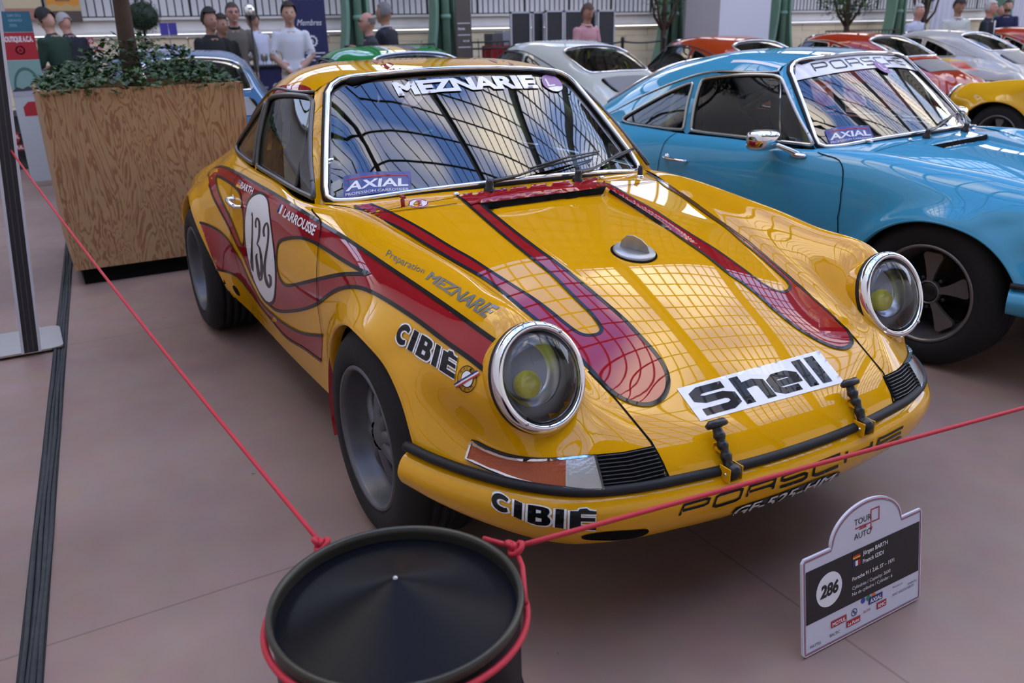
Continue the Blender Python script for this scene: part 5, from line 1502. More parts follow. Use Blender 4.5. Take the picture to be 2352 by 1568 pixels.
IVORY = paint('ivory_paint', (.50, .50, .43)); GRN = paint('british_green', (.010, .20, .035)); DBLUE = paint('steel_blue', (.055, .14, .27)); REDO = paint('signal_orange', (.36, .042, .007)); REDR = paint('signal_red', (.34, .028, .007)); SILV = paint('silver_paint', (.42, .40, .36)); YEL2 = paint('second_yellow', (.70, .36, .008)); REDW = paint('tomato_red', (.36, .035, .012))
PI_ = pi
c1 = other_car('ivory white coupe seen from behind with slatted engine lid grille', (-8.1, 4.27, 0), PI_, IVORY)
c2 = other_car('green coupe with a yellow stripe along its roof', (-7.4, 1.77, 0), PI_, GRN)
lift_decal('roof_stripe', [[(-1.0, .16), (-1.95, .14), (-1.95, .02), (-1.0, .03)]], mat('stripe_yellow', (.70, .40, .01), .35, coat=1), c2, 'roof', off=.002)
lift_decal('roof_stripe', [[(-1.0, .20), (-1.95, .18), (-1.95, .15), (-1.0, .17)]], mat('stripe_pale', (.55, .65, .70), .35, coat=1), c2, 'roof', off=.002)
lift_decal('roof_stripe', [[(-1.0, .025), (-1.95, .015), (-1.95, -.12), (-1.0, -.13)]], INK, c2, 'roof', off=.002)
c3 = other_car('steel blue coupe parked behind the wooden planter', (-8.15, -.06, 0), PI_, DBLUE)
c4 = other_car('orange red coupe between the ivory coupe and the other orange one', (-7.9, 6.6, 0), PI_, REDO, cage=BLACKP)
c5 = other_car('orange red coupe with pale window frames, next to the silver striped coupe', (-8.1, 9.35, 0), PI_, REDR, mat('pale_frame', (.55, .50, .38), .3, .5), cage=BLACKP)
c6 = other_car('silver coupe with red, orange and yellow side stripes', (-8.55, 12.1, 0), PI_, SILV, mat('pale_frame', (.55, .50, .38), .3, .5), cage=BLACKP)
for loops, col, nm in (([[(-.6, .80), (-1.6, .80), (-2.15, .83), (-2.35, .835), (-2.05, .875), (-.6, .86)]], (.70, .42, .02), 'stripe_yellow'), ([[(-.6, .74), (-1.6, .745), (-2.2, .77), (-2.5, .74), (-2.30, .82), (-1.9, .81), (-1.6, .805), (-.6, .805)]], (.62, .11, .015), 'stripe_orange'), ([[(-.6, .70), (-1.6, .71), (-2.3, .735), (-2.62, .70), (-2.45, .76), (-1.6, .75), (-.6, .745)]], (.50, .015, .02), 'stripe_red')):
    for sg in (1, -1): lift_decal('side_stripe', loops, mat(nm, col, .35, coat=1), c6, 'side', sg, off=.0025)
lift_decal('sponsor_plate', [[(-2.50, .50), (-3.0, .50), (-3.0, .57), (-2.50, .57)]], INK, c6, 'side', 1, off=.004)
side_word('sponsor_word', 'FERODO', -2.52, -2.92, .51, .56, WHT, c6, 1, .007)
c7 = other_car('red and white coupe cut by the right edge of the picture', (-9.0, 15.0, 0), PI_, REDW, mat('pale_frame', (.55, .50, .38), .3, .5), cage=BLACKP)
lift_decal('roof_patch', [[(-1.05, .50), (-1.35, .50), (-1.35, .2), (-1.05, .2)]], WHT, c7, 'roof', off=.002)
c8 = other_car('second yellow car, only its front fender and wheel in view at the right', (-2.95, 7.7, 0), PI_, YEL2)

# ------------------------------------------------------------------ things around the cars
def plane_map(o, r, u): 
    o = np.array(o, float); r = np.array(r, float); u = np.array(u, float); n = np.cross(r, u); n /= np.linalg.norm(n)
    return lambda P, off=.0: o + np.asarray(P)[:, :1] * r + np.asarray(P)[:, 1:2] * u + n * off
def flat(name, loops, pm, m, parent, off=.001, s=1.0):
    P, T = cdt_fill([np.array(L, float) for L in loops], s); V = pm(P, off)
    n = pm(np.zeros((1, 2)), 1)[0] - pm(np.zeros((1, 2)), 0)[0]
    F = [t if np.cross(V[t[1]] - V[t[0]], V[t[2]] - V[t[0]]) @ n > 0 else t[::-1] for t in T]
    return add(name, V, F, m, parent, smooth=False)
def flat_text(name, txt, pm, x, y, h, m, parent, w=None, bold=0.0, shear=0.0, off=.0012, center=False):
    L = text_loops(txt, bold, shear); A = np.vstack(L); lo, hi = A.min(0), A.max(0); k = h / .73
    L = [(q - np.array([lo[0], 0])) * np.array([w / (hi[0] - lo[0]) if w else k, k]) for q in L]
    wd = w or (hi[0] - lo[0]) * k
    L = [q + np.array([x - (wd / 2 if center else 0), y]) for q in L]
    mb = MB(); n = pm(np.zeros((1, 2)), 1)[0] - pm(np.zeros((1, 2)), 0)[0]
    for g in group_loops(L):
        P, T = cdt_fill(g, 1.0); V = pm(P, off)
        mb.addvf(V, [t if np.cross(V[t[1]] - V[t[0]], V[t[2]] - V[t[0]]) @ n > 0 else t[::-1] for t in T], False)
    return mb.build(name, m, parent)
def rect(x0, y0, x1, y1): return [(x0, y0), (x1, y0), (x1, y1), (x0, y1)]
def disc2(cx, cy, r, n=28, ry=None): return [(cx + r * cos(2*pi*k/n), cy + (ry or r) * sin(2*pi*k/n)) for k in range(n)]
PW = mat('print_white', (.78, .78, .80), .5); PK = mat('print_black', (.012, .011, .014), .45); PR = mat('print_red', (.42, .02, .03), .5); PB = mat('print_blue', (.02, .03, .16), .5)

# --- number placard in front of the car
pl = empty('placard', (1.0, 0, 0)); tag(pl, 'white number placard 286 with a black band and arched top, standing on the floor', 'placard')
aw = .428; lean = radians(8)
pm = plane_map((0, -.145, .004), (0, 1, 0), (-sin(lean), 0, cos(lean)))
arch = [(.222 + .128 * cos(a), .252 + .085 * sin(a)) for a in np.linspace(.10, pi - .10, 26)]
OUTL = [(.008, 0), (aw - .008, 0), (aw, .008), (aw, .243), (aw - .006, .252), (aw - .08, .252)] + arch + [(.095, .252), (.008, .252), (0, .243), (0, .008)]
def inset(L, d): return shrink(np.array(L), d)
nn = np.cross((0, 1, 0), (-sin(lean), 0, cos(lean)))
Mb = (np.stack([np.array([0, 1, 0.]), np.array([-sin(lean), 0, cos(lean)]), nn], 1), np.array([0, -.145, .004]))
MB().extrude(OUTL, -.006, Mb).build('board', mat('board_white', (.62, .62, .70), .4), pl)
I1 = inset(OUTL, .0045); I2 = inset(OUTL, .0065); I3 = inset(OUTL, .008); I4 = inset(OUTL, .009)
flat('border_line', [I1, I2], pm, PR, pl); flat('border_line', [I3, I4], pm, PB, pl)
flat('black_band', [rect(.011, .083, aw - .011, .219)], pm, PK, pl)
flat('number_disc', [disc2(.088, .150, .044)], pm, PW, pl, .0016)
flat_text('placard_number', '286', pm, .088, .136, .031, PK, pl, w=.062, bold=.05, shear=.15, off=.0022, center=True)
for txt, y, h, x, bw in (('Jürgen BARTH', .198, .011, .205, .02), ('Franck IZIDI', .176, .011, .205, .02), ('Porsche 911 2,6L ST – 1971', .142, .010, .168, .02), ('Cylindrée / Capacity: 2600', .118, .0095, .168, 0), ('No de cylindre / Cylinder: 6', .102, .0095, .168, 0)):
    flat_text('placard_line', txt, pm, x, y, h, PW, pl, bold=bw, off=.0016)
for k, c in enumerate(('black', 'red', 'gold')): flat('flag_strip', [rect(.170, .2065 - .0045 * k, .196, .2110 - .0045 * k)], pm, mat('flag_' + c, FL[c], .4), pl, .0016)
for k, c in enumerate(('blue', 'white', 'red')): flat('flag_strip', [rect(.170 + .0087 * k, .178, .1787 + .0087 * k, .1915)], pm, mat('flag_' + c, FL[c], .4), pl, .0016)
flat_text('event_name', 'TOUR', pm, .205, .283, .016, PK, pl, center=True); flat_text('event_name', 'AUTO', pm, .205, .246, .016, PK, pl, center=True)
flat_text('event_year', '2026', pm, .205, .268, .009, PR, pl, bold=.04, center=True)
flat('event_arrow', [[(.236, .262), (.236, .305), (.262, .305), (.262, .276), (.178, .276), (.178, .273), (.265, .273), (.265, .308), (.233, .308), (.233, .262), (.229, .262), (.235, .252), (.241, .262)]], pm, PR, pl)
for txt, x, y, h, c, bx in (('MOTUL', .098, .048, .010, PW, PR), ('Le Point', .152, .028, .009, PW, PR), ('AXIAL', .232, .060, .011, PW, PB), ('RMC', .262, .036, .010, PW, PR)):
    o = flat_text('sponsor_name', txt, pm, x, y, h, c, pl, bold=.03, off=.0022)
    wd = max(v.co.y for v in o.data.vertices) - min(v.co.y for v in o.data.vertices)
    flat('sponsor_box', [rect(x - .004, y - .004, x + wd + .004, y + h + .004)], pm, bx, pl, .0014)
for txt, x, y, h, c in (('MATTEI', .022, .018, .008, PK), ('BALTIC', .090, .022, .008, PK), ('RMC DECOUVERTE', .318, .046, .007, PB), ('VIVIENTA', .375, .056, .006, PK), ('Rencontres', .318, .068, .006, PK), ('AUTO', .208, .040, .007, PR)):
    flat_text('sponsor_name', txt, pm, x, y, h, c, pl, off=.0014)
for k, c in enumerate(((.03, .06, .35), (.02, .22, .10), (.70, .18, .03))): flat('sponsor_dot', [disc2(.208 + k * .019, .0755, .0078, 18)], pm, mat('dot_%d' % k, c, .5), pl)
flat('sponsor_roundel', [disc2(.176, .056, .0105, 24), disc2(.176, .056, .0085, 24)], pm, PB, pl)
for dx, dy in ((-1, 1), (1, -1)): flat('roundel_quarter', [[(.176, .056)] + [(.176 + dx * .006 * cos(a), .056 + dy * .006 * sin(a)) for a in np.linspace(0, pi/2, 8)]], pm, PB, pl)
MB().box((-.06, .06, .02), (.09, .012, .012)).build('rear_foot', STEEL, pl); MB().tube([(-.10, .065, .02), (-.028, .065, .19)], .004, 6).build('rear_strut', STEEL, pl)

# --- near drum with conical lid
BLKE = mat('black_enamel', (.003, .0035, .006), .34, coat=.0, spec=.10)
def drum(label, c, h, r, cone, m, group=None):
    t = empty('oil_drum', (c[0], c[1], 0)); tag(t, label, 'drum', group)
    body = [(0, .004), (r - .012, .004), (r - .004, .0), (r, .008), (r, .014), (r - .005, .02)]
    for z in (h * .34, h * .66): body += [(r - .005, z - .014), (r, z - .006), (r + .002, z), (r, z + .006), (r - .005, z + .014)]
    body += [(r - .005, h - .06), (r - .005, h - .02)]
    MB().lathe(body, 72).build('drum_body', m, t)
    MB().lathe([(r - .005, h - .022), (r - .001, h - .018), (r + .002, h - .009), (r, h - .001), (r - .004, h), (r - .008, h - .003), (r - .009, h - .012), (r - .010, h - .022)], 96).build('rim', mat('worn_rim', (.055, .052, .04), .35, .6), t)
    MB().lathe([(r - .010, h - .022), (r - .0125, h - .022), (r - .02, h - .0215)] + [(r - .02 - (r - .024) * k / 14, h - .0215 + cone * k / 14) for k in range(1, 15)] + [(.003, h - .0215 + cone), (0, h - .021 + cone)], 96).build('cone_lid', m, t)
    MB().lathe([(0, .004), (.003, .003), (.004, 0)], 10, (np.eye(3), np.array([0, 0, h - .0215 + cone - .0005]))).build('lid_tip', STEEL, t)
    return t
bz = .60; bc_ = at_z(911, 1366, bz)
drum('black drum with a conical lid standing in front of the car', (bc_[0], bc_[1]), bz, .191, .052, BLKE)
fd = drum('black oil drum with red lettering standing far behind the planter', (-9.75, -1.49), .62, .175, .07, mat('drum_black', (.012, .012, .013), .4))
dm = plane_map((0, 0, 0), (cos(radians(62)), sin(radians(62)), 0), (0, 0, 1))
def drum_text(txt, z, h, m, w):
    L = norm_loops(text_loops(txt, .04)); mb = MB()
    for g in group_loops(L):
        P, T = cdt_fill([resample(q, .08) for q in g], .2); a = radians(-28) + (P[:, 0] - .5) * w / .177
        V = np.stack([.177 * np.cos(a), .177 * np.sin(a), z + P[:, 1] * h], 1); mb.addvf(V, outward_each(V, T, (0, 0, z)))
    return mb.build('drum_lettering', m, fd)
def drum_patch(a0, a1, z0, z1, m, r=.1762):
    aa = np.linspace(a0, a1, 12); V = [(r * cos(a), r * sin(a), z) for a in aa for z in (z0, z1)]
    return add('drum_label', V, [(2*i, 2*i+2, 2*i+3, 2*i+1) for i in range(11)], m, fd)
PRD = mat('drum_red', (.45, .02, .03), .45)
for k in range(9):
    z0 = .30 + k * .016; hw2 = .45 * sqrt(max(.05, 1 - ((k - 4) / 4.6) ** 2)); drum_patch(radians(-28) - hw2, radians(-28) + hw2, z0, z0 + .0161, PRD)
drum_text('MOTUL', .355, .045, PW, .14); drum_patch(radians(-28) - .62, radians(-28) + .62, .225, .285, PRD, .1765); drum_text('MOTUL', .235, .04, PW, .19)

# --- red elastic rope
ROPE = mat('red_cord', (.50, .018, .035), .6, bump=.25, vscale=400)
rr_ = .191 + .0055
def rope(name, label, P, r=.0048): 
    o = MB().tube(P, r, 8).build(name, ROPE); return tag(o, label, 'rope', None)
ring = [(bc_[0] + rr_ * cos(a), bc_[1] + rr_ * sin(a), bz - .034 - .010 * sin(a - .8)) for a in np.linspace(0, 2*pi, 73)[:-1]]
o = tag(MB().tube(ring, .0052, 8, closed=True).build('rope', ROPE), 'red rope loop tied around the black drum below its rim', 'rope')
k1 = at_z(738, 1248, bz - .03); k2 = at_z(1182, 1256, bz - .03)
def knot(p): 
    p = np.array(p); mb = MB()
    t = np.linspace(0, 2*pi, 25)[:-1]
    mb.tube([p + .011 * np.array([cos(3*a) * .35 + cos(a), sin(3*a) * .35 + sin(a), .7 * sin(2*a)]) for a in t], .005, 8, closed=True); mb.ball(p, .008, 10, 6)
    return mb
def catenary(a, b, sag, n=40): 
    a = np.array(a); b = np.array(b); return [a + (b - a) * t + np.array([0, 0, -sag * 4 * t * (1 - t)]) for t in np.linspace(0, 1, n)]
ps = at_x(25, 345, -2.33)
r1 = empty('rope', tuple(k1)); tag(r1, 'red rope running from the sign post to the drum', 'rope')
MB().tube([np.array(q) - k1 for q in catenary(ps, k1, .03)], .0045, 8).build('cord', ROPE, r1); knot((0, 0, 0)).build('knot', ROPE, r1)
far = at_z(2352, 936, .53); far2 = k2 + (far - k2) * 2.4
r2 = empty('rope', tuple(k2)); tag(r2, 'red rope stretched from the drum across the front bumper to the right', 'rope')
MB().tube([np.array(q) - k2 for q in catenary(k2, far2, .0)], .0048, 8).build('cord', ROPE, r2); knot((0, 0, 0)).build('knot', ROPE, r2)
MB().tube([(0, 0, 0), np.array(at_z(1200, 1300, bz - .045)) - k2, np.array(at_z(1207, 1385, bz - .03)) - k2], .0045, 8).build('cord_tail', ROPE, r2)
MB().tube([(0, 0, 0), np.array(at_z(1110, 1236, bz - .03)) - k2], .0045, 8).build('cord_tail', ROPE, r2)

# --- sign post with a steel foot at the left edge
sp = empty('sign_stand', (-2.33, -1.645, 0)); tag(sp, 'tall sign stand with white edges, dark middle and a steel foot plate', 'sign stand')
cor = []
for cx, cy, a0 in ((.30 - .05, .14 - .05, 0), (-.12 + .05, .14 - .05, pi/2), (-.12 + .05, -.30 + .05, pi), (.30 - .05, -.30 + .05, 3*pi/2)):
    cor += [(cx + .05 * cos(a), cy + .05 * sin(a)) for a in np.linspace(a0, a0 + pi/2, 7)]
cor = [(x * .9 - .27, y) for x, y in cor]
MB().extrude(cor, .009, None, z0=.013).build('foot_plate', mat('polished_steel', (.60, .59, .56), .22, 1.0), sp)
def slab(x0, x1, y0, y1, ln, name, m):
    tilt = .092; V = []
    for z in (.020, ln):
        for x, y in ((x0, y0), (x1, y0), (x1, y1), (x0, y1)): V.append((x, y + z * tilt, z))
    return MB().addvf(V, [(0, 3, 2, 1), (4, 5, 6, 7), (0, 1, 5, 4), (1, 2, 6, 5), (2, 3, 7, 6), (3, 0, 4, 7)], False).build(name, m, sp)
slab(-.012, .012, -.042, -.030, 1.95, 'edge_strip', mat('white_alu', (.62, .62, .66), .35)); slab(-.012, .012, .030, .042, 1.95, 'edge_strip', mat('white_alu', (.62, .62, .66), .35))
slab(-.008, .006, -.030, .030, 1.95, 'core', mat('dark_core', (.02, .021, .024), .45))
for k in (-.012, .010): slab(.006, .009, k - .0025, k + .0025, 1.95, 'groove_rib', mat('rib_grey', (.06, .06, .066), .4))

# --- plywood planter with ivy and a tree
def ply_mat():
    m, nt, b = nodes_of('plywood'); N = nt.nodes; L = nt.links
    tc = N.new('ShaderNodeTexCoord'); mp = N.new('ShaderNodeMapping'); mp.inputs['Scale'].default_value = (3.4, 3.4, .75)
    L.new(tc.outputs['Object'], mp.inputs['Vector'])
    n1 = N.new('ShaderNodeTexNoise'); n1.inputs['Scale'].default_value = 1.5; n1.inputs['Detail'].default_value = 4; n1.inputs['Roughness'].default_value = .58; n1.inputs['Distortion'].default_value = .5
    L.new(mp.outputs[0], n1.inputs['Vector'])
    mu = N.new('ShaderNodeMath'); mu.operation = 'MULTIPLY'; mu.inputs[1].default_value = 22
    L.new(n1.outputs['Fac'], mu.inputs[0])
    fr = N.new('ShaderNodeMath'); fr.operation = 'FRACT'; L.new(mu.outputs[0], fr.inputs[0])
    n2 = N.new('ShaderNodeTexNoise'); n2.inputs['Scale'].default_value = 14; n2.inputs['Detail'].default_value = 5
    mp2 = N.new('ShaderNodeMapping'); mp2.inputs['Scale'].default_value = (3, 3, .35); L.new(tc.outputs['Object'], mp2.inputs['Vector']); L.new(mp2.outputs[0], n2.inputs['Vector'])
    ad = N.new('ShaderNodeMath'); ad.operation = 'ADD'; L.new(fr.outputs[0], ad.inputs[0])
    sc = N.new('ShaderNodeMath'); sc.operation = 'MULTIPLY_ADD'; sc.inputs[1].default_value = .9; sc.inputs[2].default_value = -.45; L.new(n2.outputs['Fac'], sc.inputs[0]); L.new(sc.outputs[0], ad.inputs[1])
    rp = N.new('ShaderNodeValToRGB'); e = rp.color_ramp.elements
    e[0].position = .30; e[0].color = (.40, .245, .115, 1); e[1].position = .78; e[1].color = (.27, .125, .055, 1)
    x = rp.color_ramp.elements.new(.52); x.color = (.42, .265, .13, 1)
    x = rp.color_ramp.elements.new(.70); x.color = (.31, .155, .07, 1)
    L.new(ad.outputs[0], rp.inputs['Fac']); L.new(rp.outputs[0], b.inputs['Base Color']); b.inputs['Roughness'].default_value = .6
    return m
PLY = ply_mat()
px0, px1, py0, py1, pz0, pz1 = -4.77, -3.52, -1.36, -.23, .10, 1.144
pt = empty('planter', ((px0 + px1) / 2, (py0 + py1) / 2, 0)); tag(pt, 'large plywood planter box on a recessed black plinth', 'planter')
hx, hy = (px1 - px0) / 2, (py1 - py0) / 2
for nm, c, d in (('front_panel', (hx - .012, 0, (pz0 + pz1) / 2), (.024, 2 * hy - .05, pz1 - pz0)), ('side_panel', (0, -hy + .012, (pz0 + pz1) / 2), (2 * hx, .024, pz1 - pz0)), ('side_panel', (0, hy - .012, (pz0 + pz1) / 2), (2 * hx, .024, pz1 - pz0)), ('back_panel', (-hx + .012, 0, (pz0 + pz1) / 2), (.024, 2 * hy - .05, pz1 - pz0))):
    MB().box(c, d).build(nm, PLY, pt)
MB().box((0, 0, .05), (2 * hx - .08, 2 * hy - .08, .1)).build('plinth', DARK, pt)
MB().box((0, 0, pz1 - .08), (2 * hx - .06, 2 * hy - .06, .06)).build('soil', mat('soil', (.03, .02, .013), .95, bump=.8, vscale=40), pt)
LEAFM = []
for i, c in enumerate(((.020, .065, .016), (.035, .10, .022), (.012, .042, .014), (.06, .125, .03))): LEAFM.append(mat('ivy_%d' % i, c, .45, spec=.5))
iv = empty('ivy_plant', ((px0 + px1) / 2, (py0 + py1) / 2, pz1 - .05)); tag(iv, 'mound of dark green ivy filling the plywood planter', 'plant')
def leaf_mesh(m, n):
    P = [(0, 0), (.25, -.18), (.62, -.42), (.58, -.12), (1.0, 0), (.58, .12), (.62, .42), (.25, .18)]
    V = [(x, y, .12 * sin(x * 3) - .25 * abs(y)) for x, y in P]
    me = mesh_from('leaf_%d' % n, V, [(0, 1, 3), (1, 2, 3), (0, 3, 4), (0, 4, 5), (0, 5, 7), (7, 5, 6)], False); me.materials.append(m); return me
LM = [leaf_mesh(m, i) for i, m in enumerate(LEAFM)]
def mound(x, y):
    g = np.exp(-((x + .05) / .42) ** 2 - ((y - .05) / .42) ** 2); e = 1 - max(abs(x) / hx, abs(y) / hy) ** 6
    return .02 + .25 * g + .03 * e
LEAFB = MB(); cnt = 0
cand = []
for i in range(2300):
    x, y = RNG.uniform(-hx + .02, hx + .03), RNG.uniform(-hy + .01, hy - .01)
    z = mound(x, y) * RNG.uniform(.55, 1.15) + RNG.uniform(0, .03)
    cand.append((x, y, z, RNG.uniform(.032, .058), RNG.uniform(0, 2*pi), RNG.uniform(-.9, .5), RNG.integers(0, 4)))
cand.sort(key=lambda c: -(c[0] * .8 + c[2] * 1.6))
for i, (x, y, z, s_, yaw, tl, k) in enumerate(cand):
    Rm_ = Matrix.Rotation(yaw, 3, 'Z') @ Matrix.Rotation(tl, 3, 'Y') @ Matrix.Rotation(RNG.uniform(-.5, .5), 3, 'X')
    if i < 300:
        o = bpy.data.objects.new('leaf', LM[int(k)]); o.location = (x, y, z); o.rotation_euler = Rm_.to_euler(); o.scale = (s_,) * 3; link(o, iv)
    else:
        V = np.array([v.co[:] for v in LM[int(k)].vertices]) * s_ @ np.array(Rm_).T + np.array([x, y, z]); LEAFB.mi = int(k); LEAFB.addvf(V, [tuple(p.vertices) for p in LM[int(k)].polygons], False)
o = LEAFB.build('foliage', LEAFM, iv); o['kind'] = 'stuff'
tb = at_z(300, 130, 1.32); tb = np.array([-4.15, on_plane(296, 120, 0, -4.15)[1], 0])
tt = on_plane(272, -30, 0, -4.15)
tr = empty('tree', (tb[0], tb[1], pz1 - .05)); tag(tr, 'tree with a bare brown trunk rising out of the ivy in the planter', 'tree')
BARK = mat('bark', (.065, .040, .026), .9, bump=.6, vscale=18, var=.3)
zt = tt[2] - pz1 + .05
MB().tube([(0, 0, -.1), (0, 0, .2), (-.01, (tt[1] - tb[1]) * .5, zt * .6), (0, tt[1] - tb[1], zt), (0, tt[1] - tb[1] - .02, zt + 1.2)], [.065, .057, .052, .048, .04], 14).build('trunk', BARK, tr)
mbc = MB()
for k in range(700):
    a, b_, r_ = RNG.uniform(0, 2*pi), RNG.uniform(-1, 1), RNG.uniform(.3, 1) ** .5 * .75
    p = np.array([r_ * sqrt(1 - b_ * b_) * cos(a), r_ * sqrt(1 - b_ * b_) * sin(a), zt + 1.6 + r_ * b_ * .7])
    V = np.array([v.co[:] for v in LM[k % 4].vertices]) * .11 @ np.array(Matrix.Rotation(a, 3, 'Z') @ Matrix.Rotation(b_, 3, 'Y')).T + p; mbc.mi = k % 4; mbc.addvf(V, [tuple(q.vertices) for q in LM[k % 4].polygons], False)
o = mbc.build('crown', LEAFM, tr); o['kind'] = 'stuff'
for k in range(5):
    a = k * 1.3; MB().tube([(0, tt[1] - tb[1] - .02, zt + .9 + .1 * k), (.3 * cos(a), .3 * sin(a) + tt[1] - tb[1], zt + 1.3 + .1 * k), (.5 * cos(a), .5 * sin(a) + tt[1] - tb[1], zt + 1.8)], [.025, .018, .01], 6).build('branch', BARK, tr)

# --- stand of the club at the back left
NAVYC = mat('navy_cloth', (.018, .020, .085), .7)
def board(name, label, cat, c, w, z0, z1, yaw, m, thick=.03):
    t = empty(name, (c[0], c[1], 0), yaw); tag(t, label, cat)
    MB().box((0, 0, (z0 + z1) / 2), (thick, w, z1 - z0), bev=.006).build('panel', m, t)
    return t, plane_map((thick / 2, -w / 2, z0), (0, 1, 0), (0, 0, 1))
def gear(name, pm, cx, cy, r, m, parent):
    pts = []
    for k in range(48): pts.append((cx + r * (1 if k % 4 < 2 else .84) * cos(2*pi*k/48), cy + r * (1 if k % 4 < 2 else .84) * sin(2*pi*k/48)))
    flat(name, [pts, disc2(cx, cy, r * .66)], pm, m, parent); flat(name, [[(cx - r*.3, cy - r*.3), (cx - r*.12, cy - r*.3), (cx, cy + r*.12), (cx + r*.12, cy - r*.3), (cx + r*.3, cy - r*.3), (cx, cy + r*.42)]], pm, m, parent)
t, pm2 = board('banner', 'tall navy banner with white script lettering behind the man in the white tee', 'banner', (-11.0, 2.55), .54, .15, 1.93, -.0, NAVYC)
flat_text('banner_script', 'Membres', pm2, .09, 1.42, .09, PW, t, w=.38, shear=.35); gear('banner_emblem', pm2, .30, 1.20, .085, PW, t)
for k in range(3): flat('banner_line', [rect(.18, 1.02 - .05 * k, .48 - .08 * k, 1.035 - .05 * k)], pm2, PW, t)
dk = empty('counter', (-11.4, 1.88, 0)); tag(dk, 'navy cloth covered counter with glasses on top', 'counter')
MB().box((0, .0, .50), (.6, .62, 1.0), bev=.01).build('skirt', NAVYC, dk); MB().box((0, 0, 1.01), (.66, .68, .03), bev=.005).build('top', mat('counter_top', (.02, .02, .03), .4), dk)
pmk = plane_map((.303, -.31, 0), (0, 1, 0), (0, 0, 1)); gear('counter_emblem', pmk, .42, .72, .05, PW, dk); flat_text('counter_script', 'Membres', pmk, .06, .70, .04, PW, dk, w=.24, shear=.35)
GLS = mat('glassware', (.5, .5, .45), .1, .6)
gp = MB().lathe([(.0, 0), (.025, .002), (.006, .01), (.006, .05), (.03, .07), (.034, .13), (.03, .16)], 12)
gl0 = None
for k in range(7):
    if gl0 is None: gl0 = gp.build('wine_glass', GLS); o = gl0
    else: o = bpy.data.objects.new('wine_glass', gl0.data); link(o)
    o.location = (-11.25 + .1 * (k % 2), 1.66 + .065 * k, 1.025); tag(o, ('leftmost', 'second', 'third', 'fourth', 'fifth', 'sixth', 'rightmost')[k] + ' stemmed glass in the row on the navy counter', 'glass', 'glasses on the counter')
# dome lamp, topiary, glossy vase, leaflet holder
lm = empty('lamp', (-10.35, float(at_x(572, 20, -10.35)[1]), 0)); tag(lm, 'silver dome lamp on a thin black pole beside the counter', 'lamp')
zc = float(at_x(572, 22, -10.35)[2])
MB().tube([(0, 0, .02), (0, 0, zc - .08)], .013, 8).build('pole', IRON, lm); MB().lathe([(0, 0), (.14, .0), (.14, .015), (0, .02)], 24).build('base', IRON, lm)
MB().lathe([(.072, -.07), (.078, -.03), (.076, .02), (.06, .055), (.03, .075), (0, .08)], 24, (np.eye(3), np.array([0, 0, zc]))).build('dome', CHROME, lm)
MB().lathe([(.07, -.072), (.06, -.08), (.0, -.08)], 24, (np.eye(3), np.array([0, 0, zc]))).build('shade_liner', mat('brass', (.35, .2, .06), .3, .9), lm)
tp = empty('topiary', (-11.6, float(at_x(326, 40, -11.6)[1]), 0)); tag(tp, 'clipped round box tree on a thin stem in front of the back wall', 'plant')
zc = float(at_x(326, 38, -11.6)[2])
MB().tube([(0, 0, .3), (.01, .005, .9), (0, 0, zc)], [.03, .022, .02], 8).build('stem', BARK, tp); MB().lathe([(0, 0), (.15, 0), (.2, .35), (.17, .36), (0, .3)], 20).build('pot', mat('grey_pot', (.2, .19, .18), .7), tp)
mb = MB(); mb.ball((0, 0, zc), (.22, .22, .19), 20, 12)
for k in range(1400):
    a, b_ = RNG.uniform(0, 2*pi), RNG.uniform(-1, 1); s_ = sqrt(1 - b_ * b_); p = np.array([.235 * s_ * cos(a), .235 * s_ * sin(a), zc + .205 * b_]) * RNG.uniform(.97, 1.02)
    V = np.array([v.co[:] for v in LM[0].vertices]) * .032 @ np.array(Matrix.Rotation(a, 3, 'Z') @ Matrix.Rotation(RNG.uniform(-2, 1), 3, 'Y')).T + p; mb.addvf(V, [tuple(q.vertices) for q in LM[0].polygons], False)
o = mb.build('clipped_crown', mat('box_green', (.016, .035, .012), .6), tp); o['kind'] = 'stuff'
vs = empty('vase', (-10.8, float(at_x(338, 98, -10.8)[1]), 0)); zc = float(at_x(338, 98, -10.8)[2]); tag(vs, 'glossy brown globe vase on a side table below the box tree', 'vase')
MB().lathe([(0, -.085), (.05, -.082), (.078, -.03), (.074, .02), (.05, .06), (.03, .075), (.034, .085)], 24, (np.eye(3), np.array([0, 0, zc]))).build('vase_body', mat('brown_mirror', (.25, .17, .12), .08, 1.0), vs)
tbz = zc - .086
sd = empty('side_table', (-10.8, .28, 0)); tag(sd, 'white side table carrying the globe vase and leaflet holder', 'table')
MB().box((0, 0, tbz - .015), (.5, .9, .03), bev=.004).build('table_top', PW, sd)
for sx in (-.2, .2):
    for sy in (-.4, .4): MB().tube([(sx, sy, 0), (sx, sy, tbz - .03)], .015, 8).build('leg', STEEL, sd)
lf = empty('leaflet_stand', (-10.75, float(at_x(392, 100, -10.75)[1]), tbz)); tag(lf, 'violet leaflet stand with two small panels on a stick', 'sign')
VIO = mat('violet_print', (.07, .05, .30), .5); zz = float(at_x(392, 66, -10.75)[2]) - tbz
MB().box((0, 0, .02), (.16, .24, .035), bev=.004).build('stand_base', VIO, lf); MB().tube([(0, 0, .03), (0, 0, zz)], .006, 6).build('stick', STEEL, lf)
for sy, nm in ((-.055, 'left_panel'), (.055, 'right_panel')): MB().box((0, sy, zz), (.012, .105, .15)).build(nm.split('_')[1] , VIO, lf)
